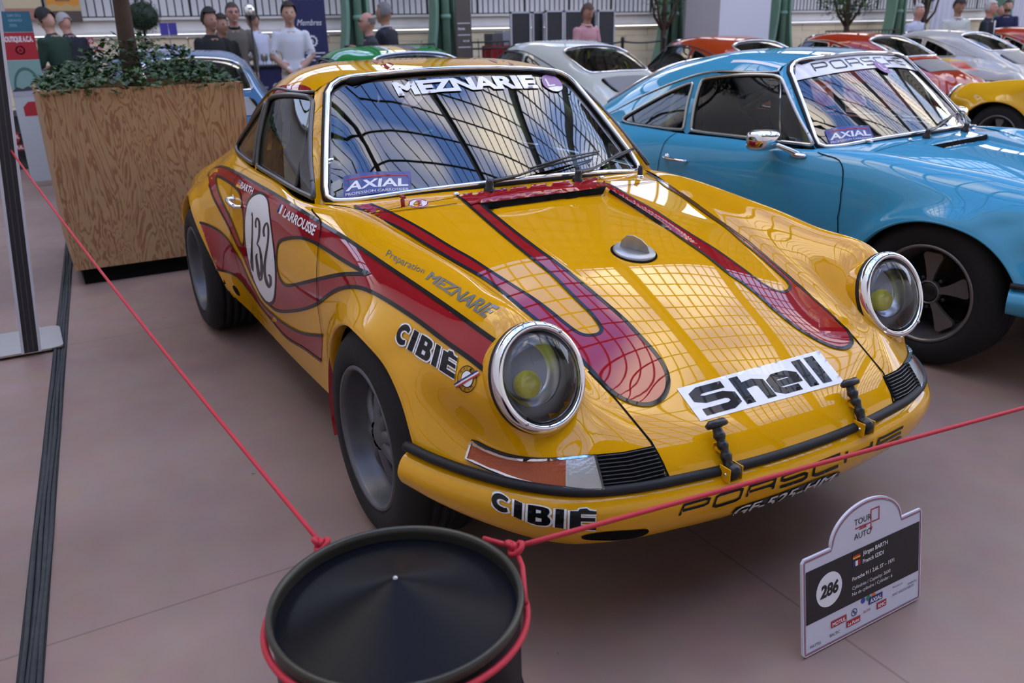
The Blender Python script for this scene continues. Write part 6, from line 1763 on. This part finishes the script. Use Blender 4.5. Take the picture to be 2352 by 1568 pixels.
# posters hung on the balustrade
for px, w, label, cols in ((54, .50, 'blue and sand coloured poster hung on the balustrade', ((.10, .16, .42), (.60, .50, .30), (.45, .20, .14))), (147, .46, 'orange poster with a glowing dome hung on the balustrade', ((.70, .28, .03), (.45, .22, .06), (.10, .07, .06)))):
    q = at_x(px, 20, WX + .12); t, pmp = board('poster', label, 'poster', (WX + .12, float(q[1])), w, 1.70 if px > 100 else 1.74, 2.7, 0, mat('poster_%d' % px, cols[0], .5), .01)
    hgt = .96
    flat('poster_ground', [rect(0, 0, w, .16)], pmp, mat('poster_low_%d' % px, cols[2], .5), t)
    if px > 100:
        flat('poster_crowd', [[(0, .16), (w, .16), (w, .26), (w * .8, .22), (w * .6, .27), (w * .4, .23), (w * .2, .26), (0, .24)]], pmp, mat('poster_sand', (.55, .38, .16), .5), t, .002)
        flat('poster_dome', [[(.13, .30)] + [(.23 + .10 * cos(a), .36 + .15 * sin(a)) for a in np.linspace(pi, 0, 14)] + [(.33, .30)]], pmp, mat('poster_domeline', (.20, .10, .05), .5), t, .002)
        flat('poster_glow', [[(.16, .32)] + [(.23 + .07 * cos(a), .36 + .07 * sin(a)) for a in np.linspace(pi, 0, 12)] + [(.30, .32)]], pmp, mat('poster_light', (.85, .75, .45), .5), t, .003)
    else:
        flat('poster_sweep', [[(0, .16), (w, .16), (w, .35), (.2, .65), (0, .8)]], pmp, mat('poster_sand2', cols[1], .5), t, .002); flat_text('poster_year', '24', pmp, .38, .60, .12, mat('poster_pale', (.5, .6, .75), .5), t)
# totem of the club shop
ft = np.array([-8.0, -1.33, 0]); t, pmt = board('totem', 'printed totem with teal top, red title panel and a picture of a glass hall', 'banner', ft, .30, .05, 1.70, .0, mat('totem_pale', (.50, .52, .52), .5), .04)
TEAL = mat('totem_teal', (.03, .13, .19), .5)
flat('totem_top', [rect(0, 1.46, .30, 1.65)], pmt, TEAL, t); flat('totem_title', [rect(0, 1.20, .30, 1.455)], pmt, PR, t); flat('totem_picture', [rect(0, .85, .30, 1.195)], pmt, mat('totem_green', (.22, .38, .34), .5), t)
flat_text('totem_name', 'BOUTIQUE A.C.A.', pmt, .02, 1.37, .05, PW, t, w=.26, bold=.05); gear('totem_emblem', pmt, .15, 1.29, .045, PW, t)
for k, txt in enumerate(('24H DU', 'GRAND', '2026')): flat_text('totem_small', txt, pmt, .10, 1.60 - .045 * k, .025, mat('totem_lightteal', (.25, .5, .55), .5), t)
flat('hall_arch', [[(.03 + .12 - .12 * cos(a), .93 + .20 * sin(a)) for a in np.linspace(0, pi, 20)] + [(.05 + .10 + .10 * cos(a), .93 + .17 * sin(a)) for a in np.linspace(0, pi, 20)]], pmt, mat('totem_darkgreen', (.06, .16, .14), .5), t, .002)
flat('hall_floor', [rect(.0, .85, .30, .92)], pmt, mat('totem_floor', (.42, .42, .46), .5), t, .002); flat('hall_crowd', [[(.0, .90), (.05, .945), (.1, .925), (.15, .95), (.2, .925), (.25, .945), (.30, .91)]], pmt, mat('totem_crowd', (.04, .05, .07), .5), t, .003)
flat('red_car_print', [[(.07, .66), (.27, .66), (.27, .75), (.22, .80), (.12, .80), (.07, .75)]], pmt, PR, t)
# printed table at the left
tl = empty('table', (-9.4, -.75, 0)); tag(tl, 'table with a navy top and printed front at the club stand', 'table')
MB().box((0, 0, .82), (.7, 1.0, .04), bev=.004).build('table_top', NAVYC, tl); MB().box((.33, 0, .42), (.02, .96, .76)).build('printed_front', mat('print_mixed', (.35, .35, .36), .6, var=.9, vscale=9), tl); MB().box((-.33, 0, .42), (.02, .96, .76)).build('back_panel', NAVYC, tl)
MB().box((-.05, -.05, .96), (.4, .7, .22), bev=.02).build('display_pile', mat('magazines', (.40, .36, .30), .7, var=.6, vscale=14), tl)
for k, (px, py) in enumerate(((208, 94), (215, 113), (228, 113))):
    q = at_x(px, py, -10.6); t = empty('price_card', (q[0], q[1], q[2] - .06)); tag(t, ('upper', 'lower left', 'lower right')[k] + ' of three red and white cards near the tree trunk', 'card')
    MB().box((0, 0, .06), (.01, .062, .075)).build('card', PR, t); pmc = plane_map((.0055, -.037, .018), (0, 1, 0), (0, 0, 1)); flat('card_cross', [rect(.03, .02, .045, .065)], pmc, PW, t); flat('card_cross', [rect(.015, .035, .06, .05)], pmc, PW, t)
    MB().tube([(0, 0, -q[2] + .06), (0, 0, .03)], .006, 6).build('card_stick', STEEL, t)

# --- middle and right background
tot = float(at_x(1064, 60, -11.4)[1]); t, pmn = board('totem', 'dark brown wayfinding totem with small white lettering', 'sign', (-11.4, tot), .285, 0, 2.6, 0, mat('totem_brown', (.095, .082, .070), .5), .06)
for z in (1.565, 1.38, 1.185): flat('totem_rule', [rect(.02, z, .26, z + .012)], pmn, PW, t)
flat_text('totem_word', 'Entrée', pmn, .03, 1.47, .035, PW, t, bold=.03); flat_text('totem_word', 'Accueil', pmn, .11, 1.28, .03, PW, t, bold=.03)
# display boards
BDK = mat('board_black', (.022, .024, .028), .6); ALW = mat('alu_white', (.50, .52, .55), .4, .3)
for k, (p0, p1, top) in enumerate(((1171, 1218, 27), (1222, 1248, 27), (1252, 1293, 24), (1295, 1368, 24), (1372, 1412, 23))):
    x_ = -11.0 - .12 * (k % 2); a = at_x(p0, top, x_); b_ = at_x(p1, top, x_); w = float(b_[1] - a[1]); t = empty('display_board', (x_, float((a[1] + b_[1]) / 2), 0)); zt_ = float(a[2])
    tag(t, ('leftmost black display board in a pale frame', 'narrow black display board, second from the left', 'third black display board from the left', 'black display board right behind the man in the pink shirt', 'rightmost black display board in a pale frame')[k], 'board', 'display boards')
    MB().box((0, 0, (zt_ + .15) / 2), (.02, w - .04, zt_ - .17)).build('panel', BDK, t)
    for sy in (-1, 1): MB().box((0, sy * (w / 2 - .014), zt_ / 2), (.04, .028, zt_)).build('upright', ALW, t)
    MB().box((0, 0, zt_ - .012), (.04, w, .03)).build('top_bar', ALW, t); MB().box((0, 0, .15), (.04, w, .03)).build('bottom_bar', ALW, t)
q = at_x(1142, 100, -11.6); t = empty('bin', (-11.6, float(q[1]), 0)); tag(t, 'red bin with grey boxes on top beside the display boards', 'bin')
MB().box((0, 0, .60), (.4, .42, 1.2), bev=.02).build('bin_body', mat('bin_red', (.32, .012, .016), .5), t); MB().box((0, -.08, 1.30), (.3, .2, .2), bev=.01).build('grey_box', mat('box_grey', (.12, .115, .11), .6), t); MB().box((0, .12, 1.30), (.3, .18, .24), bev=.01).build('pale_box', mat('box_pale', (.33, .36, .38), .6), t)
# crowd fences
def fence(label, px0, px1, x_, z1):
    a = at_x(px0, 90, x_); b_ = at_x(px1, 90, x_); t = empty('barrier', (x_, float(a[1]), 0)); tag(t, label, 'barrier'); L_ = float(b_[1] - a[1])
    for yy_ in (.05, L_ - .05): MB().box((0, yy_, .09), (.35, .03, .18)).build('foot', IRON, t)
    for z in (.15, z1 - .1, z1): MB().tube([(0, 0, z), (0, L_, z)], .014, 6).build('rail', IRON, t)
    n = int(L_ / .11)
    b0 = MB().tube([(0, 0, .15), (0, 0, z1)], .008, 5).build('bar', IRON, t)
    for k in range(1, n + 1): o = bpy.data.objects.new('bar', b0.data); o.location = (0, k * L_ / n, 0); link(o, t)
fence('low black barrier behind the green coupe', 790, 998, -10.9, 1.26)
fence('low black barrier beside the red bin', 1084, 1170, -10.7, 1.27)
fence('low black barrier at the foot of the tree on the right', 1895, 2062, -10.9, 1.29)
rp_ = empty('rope_barrier', (-10.4, float(at_x(1430, 95, -10.4)[1]), 0)); tag(rp_, 'black post and rope barrier behind the ivory coupe', 'barrier')
ys_ = [0, float(at_x(1525, 95, -10.4)[1] - at_x(1430, 95, -10.4)[1]), float(at_x(1345, 95, -10.4)[1] - at_x(1430, 95, -10.4)[1])]
for y in ys_: MB().lathe([(0, 0), (.16, 0), (.16, .015), (.03, .04), (.028, 1.22), (.035, 1.24), (.03, 1.29), (0, 1.30)], 16, (np.eye(3), np.array([0, y, 0]))).build('post', IRON, rp_)
for a, b_ in ((ys_[2], 0), (0, ys_[1])): MB().tube(catenary((0, a, 1.22), (0, b_, 1.22), .03, 14), .014, 6).build('belt', IRON, rp_)
# white partition
w0, w1, w2 = at_x(1575, 40, -11.9), at_x(1652, 40, -11.6), at_x(1768, 40, -11.6)
t = empty('partition', (-11.6, float(w1[1]), 0)); tag(t, 'tall white partition wall between the green iron columns', 'partition')
MB().box((-.02, float(w2[1] - w1[1]) / 2, 1.6), (.06, float(w2[1] - w1[1]), 3.2)).build('white_face', mat('partition_white', (.62, .63, .68), .6), t)
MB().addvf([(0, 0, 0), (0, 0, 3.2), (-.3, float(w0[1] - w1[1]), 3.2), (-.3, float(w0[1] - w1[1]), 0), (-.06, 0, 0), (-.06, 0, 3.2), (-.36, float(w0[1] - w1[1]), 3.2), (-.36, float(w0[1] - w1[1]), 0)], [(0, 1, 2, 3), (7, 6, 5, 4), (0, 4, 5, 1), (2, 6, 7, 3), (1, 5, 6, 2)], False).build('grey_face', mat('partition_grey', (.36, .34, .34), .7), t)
for px, x_, wd, label in ((2172, -12.0, 1.1, 'white hanging drape behind the men at the right'), (2345, -11.6, .7, 'pale drape at the right edge of the picture')):
    q = at_x(px, 20, x_); t = empty('drape', (x_, float(q[1]), 0)); tag(t, label, 'drape'); V = []; F = []
    for k in range(25):
        y = (k / 24 - .5) * wd; xx = .03 * sin(k * 1.4)
        V += [(xx, y, 0.02), (xx, y, 3.2)]
    for k in range(24): F.append((2*k, 2*k+2, 2*k+3, 2*k+1))
    o = add('cloth', V, F, mat('drape_white', (.60, .60, .66), .8), t); MB().tube([(0, -wd / 2, 3.2), (0, wd / 2, 3.2)], .02, 8).build('drape_rail', ALW, t)
# trees in front of the wall
def bg_tree(label, px, x_, zc, rx, rz, n, lean=0.0, climber=False):
    q = at_x(px, 60, x_); t = empty('tree', (x_, float(q[1]), 0)); tag(t, label, 'tree')
    MB().tube([(0, 0, 0), (.02, .03, .8), (0, lean * .5, 1.5), (0, lean, zc)], [.08, .065, .06, .04], 10).build('trunk', BARK, t); mb = MB()
    for k in range(4): a = k * 1.6 + .4; MB().tube([(0, lean * .6, 1.35), (.2 * cos(a), lean * .8 + .25 * sin(a), 1.65), (.3 * cos(a), lean + .5 * sin(a), zc + .1)], [.035, .025, .012], 6).build('branch', BARK, t)
    for k in range(n):
        a, b_ = RNG.uniform(0, 2*pi), RNG.uniform(-1, 1); r_ = RNG.uniform(.2, 1) ** .45; s_ = sqrt(1 - b_ * b_)
        p = np.array([rx * r_ * s_ * cos(a), lean + rx * r_ * s_ * sin(a), zc + rz * r_ * b_ + (0 if not climber else 0)])
        V = np.array([v.co[:] for v in LM[k % 4].vertices]) * .10 @ np.array(Matrix.Rotation(a, 3, 'Z') @ Matrix.Rotation(RNG.uniform(-1.5, .8), 3, 'Y')).T + p; mb.mi = k % 4; mb.addvf(V, [tuple(f.vertices) for f in LM[k % 4].polygons], False)
    o = mb.build('foliage', LEAFM, t); o['kind'] = 'stuff'
bg_tree('small leafy tree with a dark trunk in front of the balustrade at the right', 1944, -11.3, 2.05, .75, .55, 900)
bg_tree('leafy tree crown reaching above the men at the right', 2120, -11.4, 2.3, .6, .45, 700)
bg_tree('tree with thin trailing shoots beside the green column in the middle', 1522, -11.7, 2.3, .45, .8, 500, .05)

# ------------------------------------------------------------------ visitors
SKIN = {'fair': mat('skin_fair', (.48, .27, .19), .55), 'tan': mat('skin_tan', (.36, .19, .125), .55), 'pink': mat('skin_pink', (.50, .25, .19), .55)}
EYE = mat('eye_dark', (.02, .015, .012), .3); LIP = mat('lip', (.30, .11, .09), .5)
def cloth(n, c): return mat('cloth_' + n, c, .85)
def person(label, px, py, H, yaw, shirt, trousers, hair=None, hair_col=(.02, .014, .01), skin='fair', sleeve='long', arms=None, bend=0.0, nod=0.0, extra=None, depth=None, group='visitors in the background', beard=None, glasses=False):
    q = at_z(px, py, H) if depth is None else at_x(px, py, depth)
    if depth is not None: H = float(q[2])
    k = H / 1.78
    if bend: k *= 1.0 / (1 - .12 * bend)
    t = empty('person', (float(q[0]), float(q[1]), 0), yaw); tag(t, label, 'person', group)
    segs = []   # (label, vertices)
    mb = MB()
    def lab(nm, fn):
        n0 = len(mb.V); fn(); segs.append((nm, n0, len(mb.V)))
    def bp(p):    # bend forward (towards +x) above the hips
        x, y, z = p
        if z > 1.0 and bend:
            a = bend * .45; dz = z - 1.0; return (x + dz * sin(a), y, 1.0 + dz * cos(a))
        return (x, y, z)
    # torso loft: facing +x, y lateral
    secs = [(.86, .155, .105), (.95, .165, .115), (1.08, .148, .105), (1.20, .165, .115), (1.32, .182, .118), (1.41, .175, .095), (1.455, .12, .072), (1.48, .07, .06)]
    def torso():
        V = []; F = []; n = 16
        for z, hw2, hd in secs:
            for j in range(n):
                a = 2 * pi * j / n; V.append(bp((hd * cos(a), hw2 * sin(a), z)))
        for i in range(len(secs) - 1):
            for j in range(n): F.append((i*n+j, i*n+(j+1)%n, (i+1)*n+(j+1)%n, (i+1)*n+j))
        F.append(tuple(range(n))[::-1]); F.append(tuple((len(secs)-1)*n + j for j in range(n)))
        mb.addvf(V, F)
    lab('shirt', torso)
    lab('skin', lambda: mb.tube([bp((0, 0, 1.44)), bp((.012, 0, 1.50)), bp((.022, 0, 1.58))], [.066, .060, .060], 12))
    hc = np.array(bp((.028, 0, 1.648))); Rn = np.array(Matrix.Rotation(nod + bend * .45, 3, 'Y'))
    def head():
        V = []; F = []; n, m_ = 18, 14
        for i in range(m_ + 1):
            th = pi * i / m_; z = cos(th) * .130; r = sin(th)
            for j in range(n):
                a = 2 * pi * j / n; jaw = 1 - .20 * max(0, -cos(th)) ; x = .106 * r * cos(a) * (1 if cos(a) < 0 else .95) + (.008 if z < 0 and cos(a) > 0 else 0); y = .086 * r * sin(a) * jaw
                V.append(Rn @ np.array([x, y, z]) + hc)
        for i in range(m_):
            for j in range(n): F.append((i*n+j, (i+1)*n+j, (i+1)*n+(j+1)%n, i*n+(j+1)%n))
        mb.addvf(V, F)
        mb.tube([Rn @ np.array([.092, 0, .018]) + hc, Rn @ np.array([.121, 0, -.022]) + hc], [.010, .017], 8)      # nose
        for sy in (-1, 1): mb.ball(Rn @ np.array([-.005, .088 * sy, -.008]) + hc, (.022, .010, .032), 8, 6)             # ears
        mb.ball(Rn @ np.array([.078, 0, -.098]) + hc, (.025, .03, .02), 8, 6)                                           # chin
    lab('skin', head)
    A = arms or {'l': ((.03, .24, 1.12), (.08, .21, .88)), 'r': ((.03, -.24, 1.12), (.08, -.21, .88))}
    hands = []
    for side, sy in (('l', 1), ('r', -1)):
        sh = np.array(bp((0, .185 * sy, 1.385))); el, wr = [np.array(bp(p)) for p in A[side]]
        lab('shirt', lambda: (mb.ball(sh, .068, 10, 8), mb.tube([sh, sh * .5 + el * .5, sh * .12 + el * .88], [.062, .056, .050] if sleeve != 'short' else [.066, .062, .060], 10)))
        lab('shirt' if sleeve == 'long' else 'skin', lambda: (mb.ball(el, .044, 8, 6), mb.tube([el * .95 + sh * .05, el * .5 + wr * .5, wr], [.044, .041, .031], 10)))
        d = wr - el; d /= np.linalg.norm(d); hands.append((wr, d, sy))
    for sy in (1, -1):
        lab('trousers', lambda: (mb.tube([(0, .085 * sy, .92), (.01, .09 * sy, .70), (.015, .095 * sy, .48), (0, .10 * sy, .25), (-.01, .10 * sy, .09)], [.095, .082, .062, .054, .046], 12)))
        lab('shoe', lambda: (mb.tube([(-.06, .10 * sy, .045), (.02, .10 * sy, .055), (.11, .105 * sy, .04), (.17, .11 * sy, .032)], [.038, .042, .040, .028], 10)))
    V0 = np.array(mb.V); labs = np.empty(len(V0), object)
    for nm, a, b_ in segs: labs[a:b_] = nm
    o = mb.build('body', SKIN[skin], t)
    md = o.modifiers.new('r', 'REMESH'); md.mode = 'VOXEL'; md.voxel_size = .016; md.use_smooth_shade = True
    ms = o.modifiers.new('s', 'SMOOTH'); ms.iterations = 4; ms.factor = .5
    bake(o); me = o.data
    from mathutils.kdtree import KDTree
    kd = KDTree(len(V0))
    for i, v in enumerate(V0): kd.insert(Vector(v), i)
    kd.balance()
    names = ['skin', 'shirt', 'trousers', 'shoe']; me.materials.clear()
    for mm in (SKIN[skin], shirt, trousers, cloth('shoe', (.02, .018, .016))): me.materials.append(mm)
    mi = np.zeros(len(me.polygons), np.int32)
    for i, p in enumerate(me.polygons): mi[i] = names.index(labs[kd.find(p.center)[1]])
    me.polygons.foreach_set('material_index', mi); me.polygons.foreach_set('use_smooth', np.ones(len(mi), bool))
    # hands with five fingers
    for wr, d, sy in hands:
        up = np.array([0, 0, 1.0]); sd = np.cross(d, up); sd = sd / (np.linalg.norm(sd) + 1e-9) if np.linalg.norm(sd) > .2 else np.array([1.0, 0, 0]); nu = np.cross(sd, d)
        hb = MB(); hb.tube([wr - d * .015, wr + d * .03, wr + d * .085], [.026, .036, .034], 10, up=tuple(sd), flat=1.0)
        for f in range(4):
            o_ = (f - 1.5) * .019; ln = (.062, .075, .070, .055)[f]; b0 = wr + d * .075 + sd * o_
            hb.tube([b0, b0 + d * ln * .5 + nu * -.006, b0 + d * ln * .85 - nu * .022, b0 + d * ln - nu * .036], [.0095, .009, .008, .0065], 6)
        b0 = wr + d * .02 + sd * .026 * sy; hb.tube([b0, b0 + d * .03 + sd * .022 * sy, b0 + d * .06 + sd * .024 * sy - nu * .01], [.012, .0105, .008], 6)
        hb.build('hand', SKIN[skin], t)
    for sy in (-1, 1): MB().ball(Rn @ np.array([.097, .033 * sy, .022]) + hc, (.009, .013, .007), 8, 6).build('eye', EYE, t)
    MB().ball(Rn @ np.array([.103, 0, -.060]) + hc, (.008, .024, .006), 8, 6).build('mouth', LIP, t)
    if hair:
        hm = mat('hair_%02d' % int(sum(hair_col) * 1000), hair_col, .7); V = []; F = []; n, m_ = 26, 16
        keep = []
        for i in range(m_ + 1):
            th = pi * i / m_
            for j in range(n):
                a = 2 * pi * j / n; d = np.array([sin(th) * cos(a), sin(th) * sin(a), cos(th)])
                g = {'short': 1.05, 'curly': 1.16 + .05 * sin(7 * a + 3 * i) * cos(5 * i + a), 'full': 1.13, 'fringe': 1.0}[hair]
                p = d * np.array([.110, .092, .136]) * g + np.array([-.006, 0, .006 + (.012 if hair in ('curly', 'full') else 0)])
                V.append(Rn @ p + hc)
                front = d[0] > .15
                keep.append((d[2] > (.42 if front else -.42 - .25 * d[0])) if hair != 'fringe' else (d[2] < .45 and d[2] > -.3 and not front))
        for i in range(m_):
            for j in range(n):
                f = (i*n+j, (i+1)*n+j, (i+1)*n+(j+1)%n, i*n+(j+1)%n)
                if all(keep[x] for x in f): F.append(f)
        MB().addvf(V, F).build('hair', hm, t)
    if beard: MB().ball(Rn @ np.array([.045, 0, -.075]) + hc, (.055, .066, .045), 12, 8).build('beard', mat('beard_%d' % int(sum(beard) * 1000), beard, .8), t)
    if glasses:
        g_ = MB()
        for sy in (-1, 1): g_.tube([Rn @ np.array([.104, .033 * sy + .022 * cos(a), .022 + .017 * sin(a)]) + hc for a in np.linspace(0, 2*pi, 13)[:-1]], .003, 5, closed=True); g_.tube([Rn @ np.array([.104, .054 * sy, .024]) + hc, Rn @ np.array([0, .08 * sy, .022]) + hc], .003, 5)
        g_.build('glasses', EYE, t)
    # collar
    if extra: extra(t, bp, hc)
    for c in t.children: c.scale = (k, k, k)
    return t
def collar(col, w=.075):
    def f(t, bp, hc):
        MB().tube([bp((.012 + .075 * cos(a), w * sin(a), 1.475 + (.012 if cos(a) < 0 else -.012 * cos(a)))) for a in np.linspace(0, 2*pi, 21)[:-1]], .012, 6, closed=True).build('collar', cloth('collar_%d' % int(sum(col) * 1000), col), t)
    return f
YC = radians(-30)      # facing the camera
aback = {'l': ((-.05, .27, 1.14), (.06, .16, .95)), 'r': ((-.05, -.27, 1.14), (.06, -.16, .95))}
clasp = {'l': ((.03, .26, 1.12), (.17, .04, .93)), 'r': ((.03, -.26, 1.12), (.18, -.05, .91))}
point = {'l': ((.12, .24, 1.18), (.38, .20, 1.22)), 'r': ((.0, -.25, 1.12), (.10, -.2, .9))}
hold = {'l': ((.08, .22, 1.12), (.30, .10, 1.08)), 'r': ((.08, -.22, 1.12), (.30, -.10, 1.08))}
def booklet(t, bp, hc):
    o = MB().box((.36, -.02, .98), (.02, .20, .14), np.array(Matrix.Rotation(-.6, 3, 'Y'))).build('held_booklet', PW, t); MB().box((.372, -.02, .985), (.004, .07, .06), np.array(Matrix.Rotation(-.6, 3, 'Y'))).build('booklet_picture', mat('booklet_red', (.55, .08, .03), .6), t)
person('man in a dark green sweater looking down at a booklet by the club table', 122, 33, 1.74, YC - 1.9, cloth('green', (.010, .035, .020)), cloth('jeans', (.035, .045, .09)), 'full', (.012, .009, .008), arms=hold, bend=.35, nod=.5, extra=booklet)
person('grey haired man in a navy jacket stooping beside the man in green', 160, 44, 1.72, YC - 2.2, cloth('navy', (.012, .013, .022)), cloth('dark', (.02, .02, .025)), 'short', (.38, .36, .34), 'pink', bend=.5, nod=.3)
person('young man in a black tee with thick dark hair, seen from the side', 476, 23, 1.80, YC + .9, cloth('black', (.008, .009, .009)), cloth('dark', (.02, .02, .025)), 'curly', (.014, .010, .008), 'tan', 'short', depth=-9.6)
person('dark haired woman half hidden between the man in black and the man in grey', 503, 36, 1.70, YC + .9, cloth('black', (.008, .009, .009)), cloth('dark', (.02, .02, .025)), 'full', (.02, .012, .009), 'tan')
person('tall man in a grey brown jacket with glasses', 530, 7, 1.88, YC + .5, cloth('taupe', (.14, .12, .10)), cloth('dark', (.02, .02, .025)), 'short', (.05, .038, .03), 'pink', glasses=True, extra=collar((.01, .01, .012)), depth=-10.9)
person('man in a white and blue polo bending behind the navy counter', 592, 35, 1.70, YC - 2.0, cloth('polo', (.55, .56, .66)), cloth('navy', (.012, .013, .022)), 'short', (.03, .022, .017), 'tan', 'short', bend=.3, nod=.3, arms=hold, depth=-12.2)
def watch(t, bp, hc): MB().tube([(.165 + .001 * i, .055 + .034 * cos(a), .945 + .034 * sin(a)) for i, a in enumerate(np.linspace(0, 2*pi, 13)[:-1])], .009, 6, closed=True).build('watch', STEEL, t)
person('man in a plain white tee with his hands crossed in front', 660, 8, 1.84, YC + .35, cloth('white', (.66, .66, .70)), cloth('sand', (.42, .36, .28)), 'full', (.03, .018, .012), 'fair', 'short', arms=clasp, extra=watch)
person('bald man with glasses facing left behind the green coupe', 846, 28, 1.68, YC - 1.2, cloth('slate', (.03, .035, .042)), cloth('dark', (.02, .02, .025)), 'fringe', (.12, .10, .09), 'pink', glasses=True)
person('grey haired man in a dark suit pointing to the left', 884, 6, 1.82, YC - 1.9, cloth('suit', (.012, .014, .024)), cloth('suit', (.012, .014, .024)), 'short', (.17, .16, .15), 'tan', arms=point, extra=collar((.6, .6, .62)))
person('man in a pink shirt looking down in front of the display boards', 1347, 8, 1.80, YC + .6, cloth('pink', (.52, .27, .29)), cloth('navy', (.012, .013, .022)), 'short', (.09, .055, .035), 'tan', nod=.45, extra=collar((.60, .36, .37)))
def strap(t, bp, hc): MB().tube([bp((.10, .12, 1.43)), bp((.135, .125, 1.3)), bp((.12, .14, 1.1))], [.018, .02, .018], 8, flat=.4).build('bag_strap', EYE, t)
person('white haired man in a pale blue shirt with a black bag strap', 2110, 9, 1.74, YC + .45, cloth('paleblue', (.50, .53, .64)), cloth('dark', (.02, .02, .025)), 'short', (.42, .40, .37), 'pink', extra=strap)
person('man in a white shirt looking down behind the silver coupe', 2204, -3, 1.80, YC, cloth('offwhite', (.55, .58, .55)), cloth('sand', (.42, .36, .28)), 'full', (.025, .018, .014), 'tan', nod=.5, extra=collar((.6, .62, .6)))
def vest(t, bp, hc): MB().addvf([bp((.128, -.05, 1.44)), bp((.128, .05, 1.44)), bp((.140, 0, 1.12))], [(0, 1, 2)]).build('shirt_front', cloth('white', (.66, .66, .70)), t)
person('white haired man in a dark suit and open white collar at the right', 2276, 1, 1.76, YC + .8, cloth('suit', (.012, .014, .024)), cloth('suit', (.012, .014, .024)), 'short', (.45, .43, .40), 'pink', arms=hold, extra=vest)
person('bearded man in a navy sweater at the far right', 2318, 0, 1.80, YC - .5, cloth('navysweater', (.014, .020, .07)), cloth('navy', (.012, .013, .022)), 'short', (.02, .014, .01), 'fair', beard=(.03, .018, .012), depth=-10.3)
person('man with a reddish face hidden behind the two men at the far right', 2301, 13, 1.72, YC, cloth('brown', (.08, .04, .03)), cloth('dark', (.02, .02, .025)), 'fringe', (.10, .07, .06), 'pink', depth=-10.9)
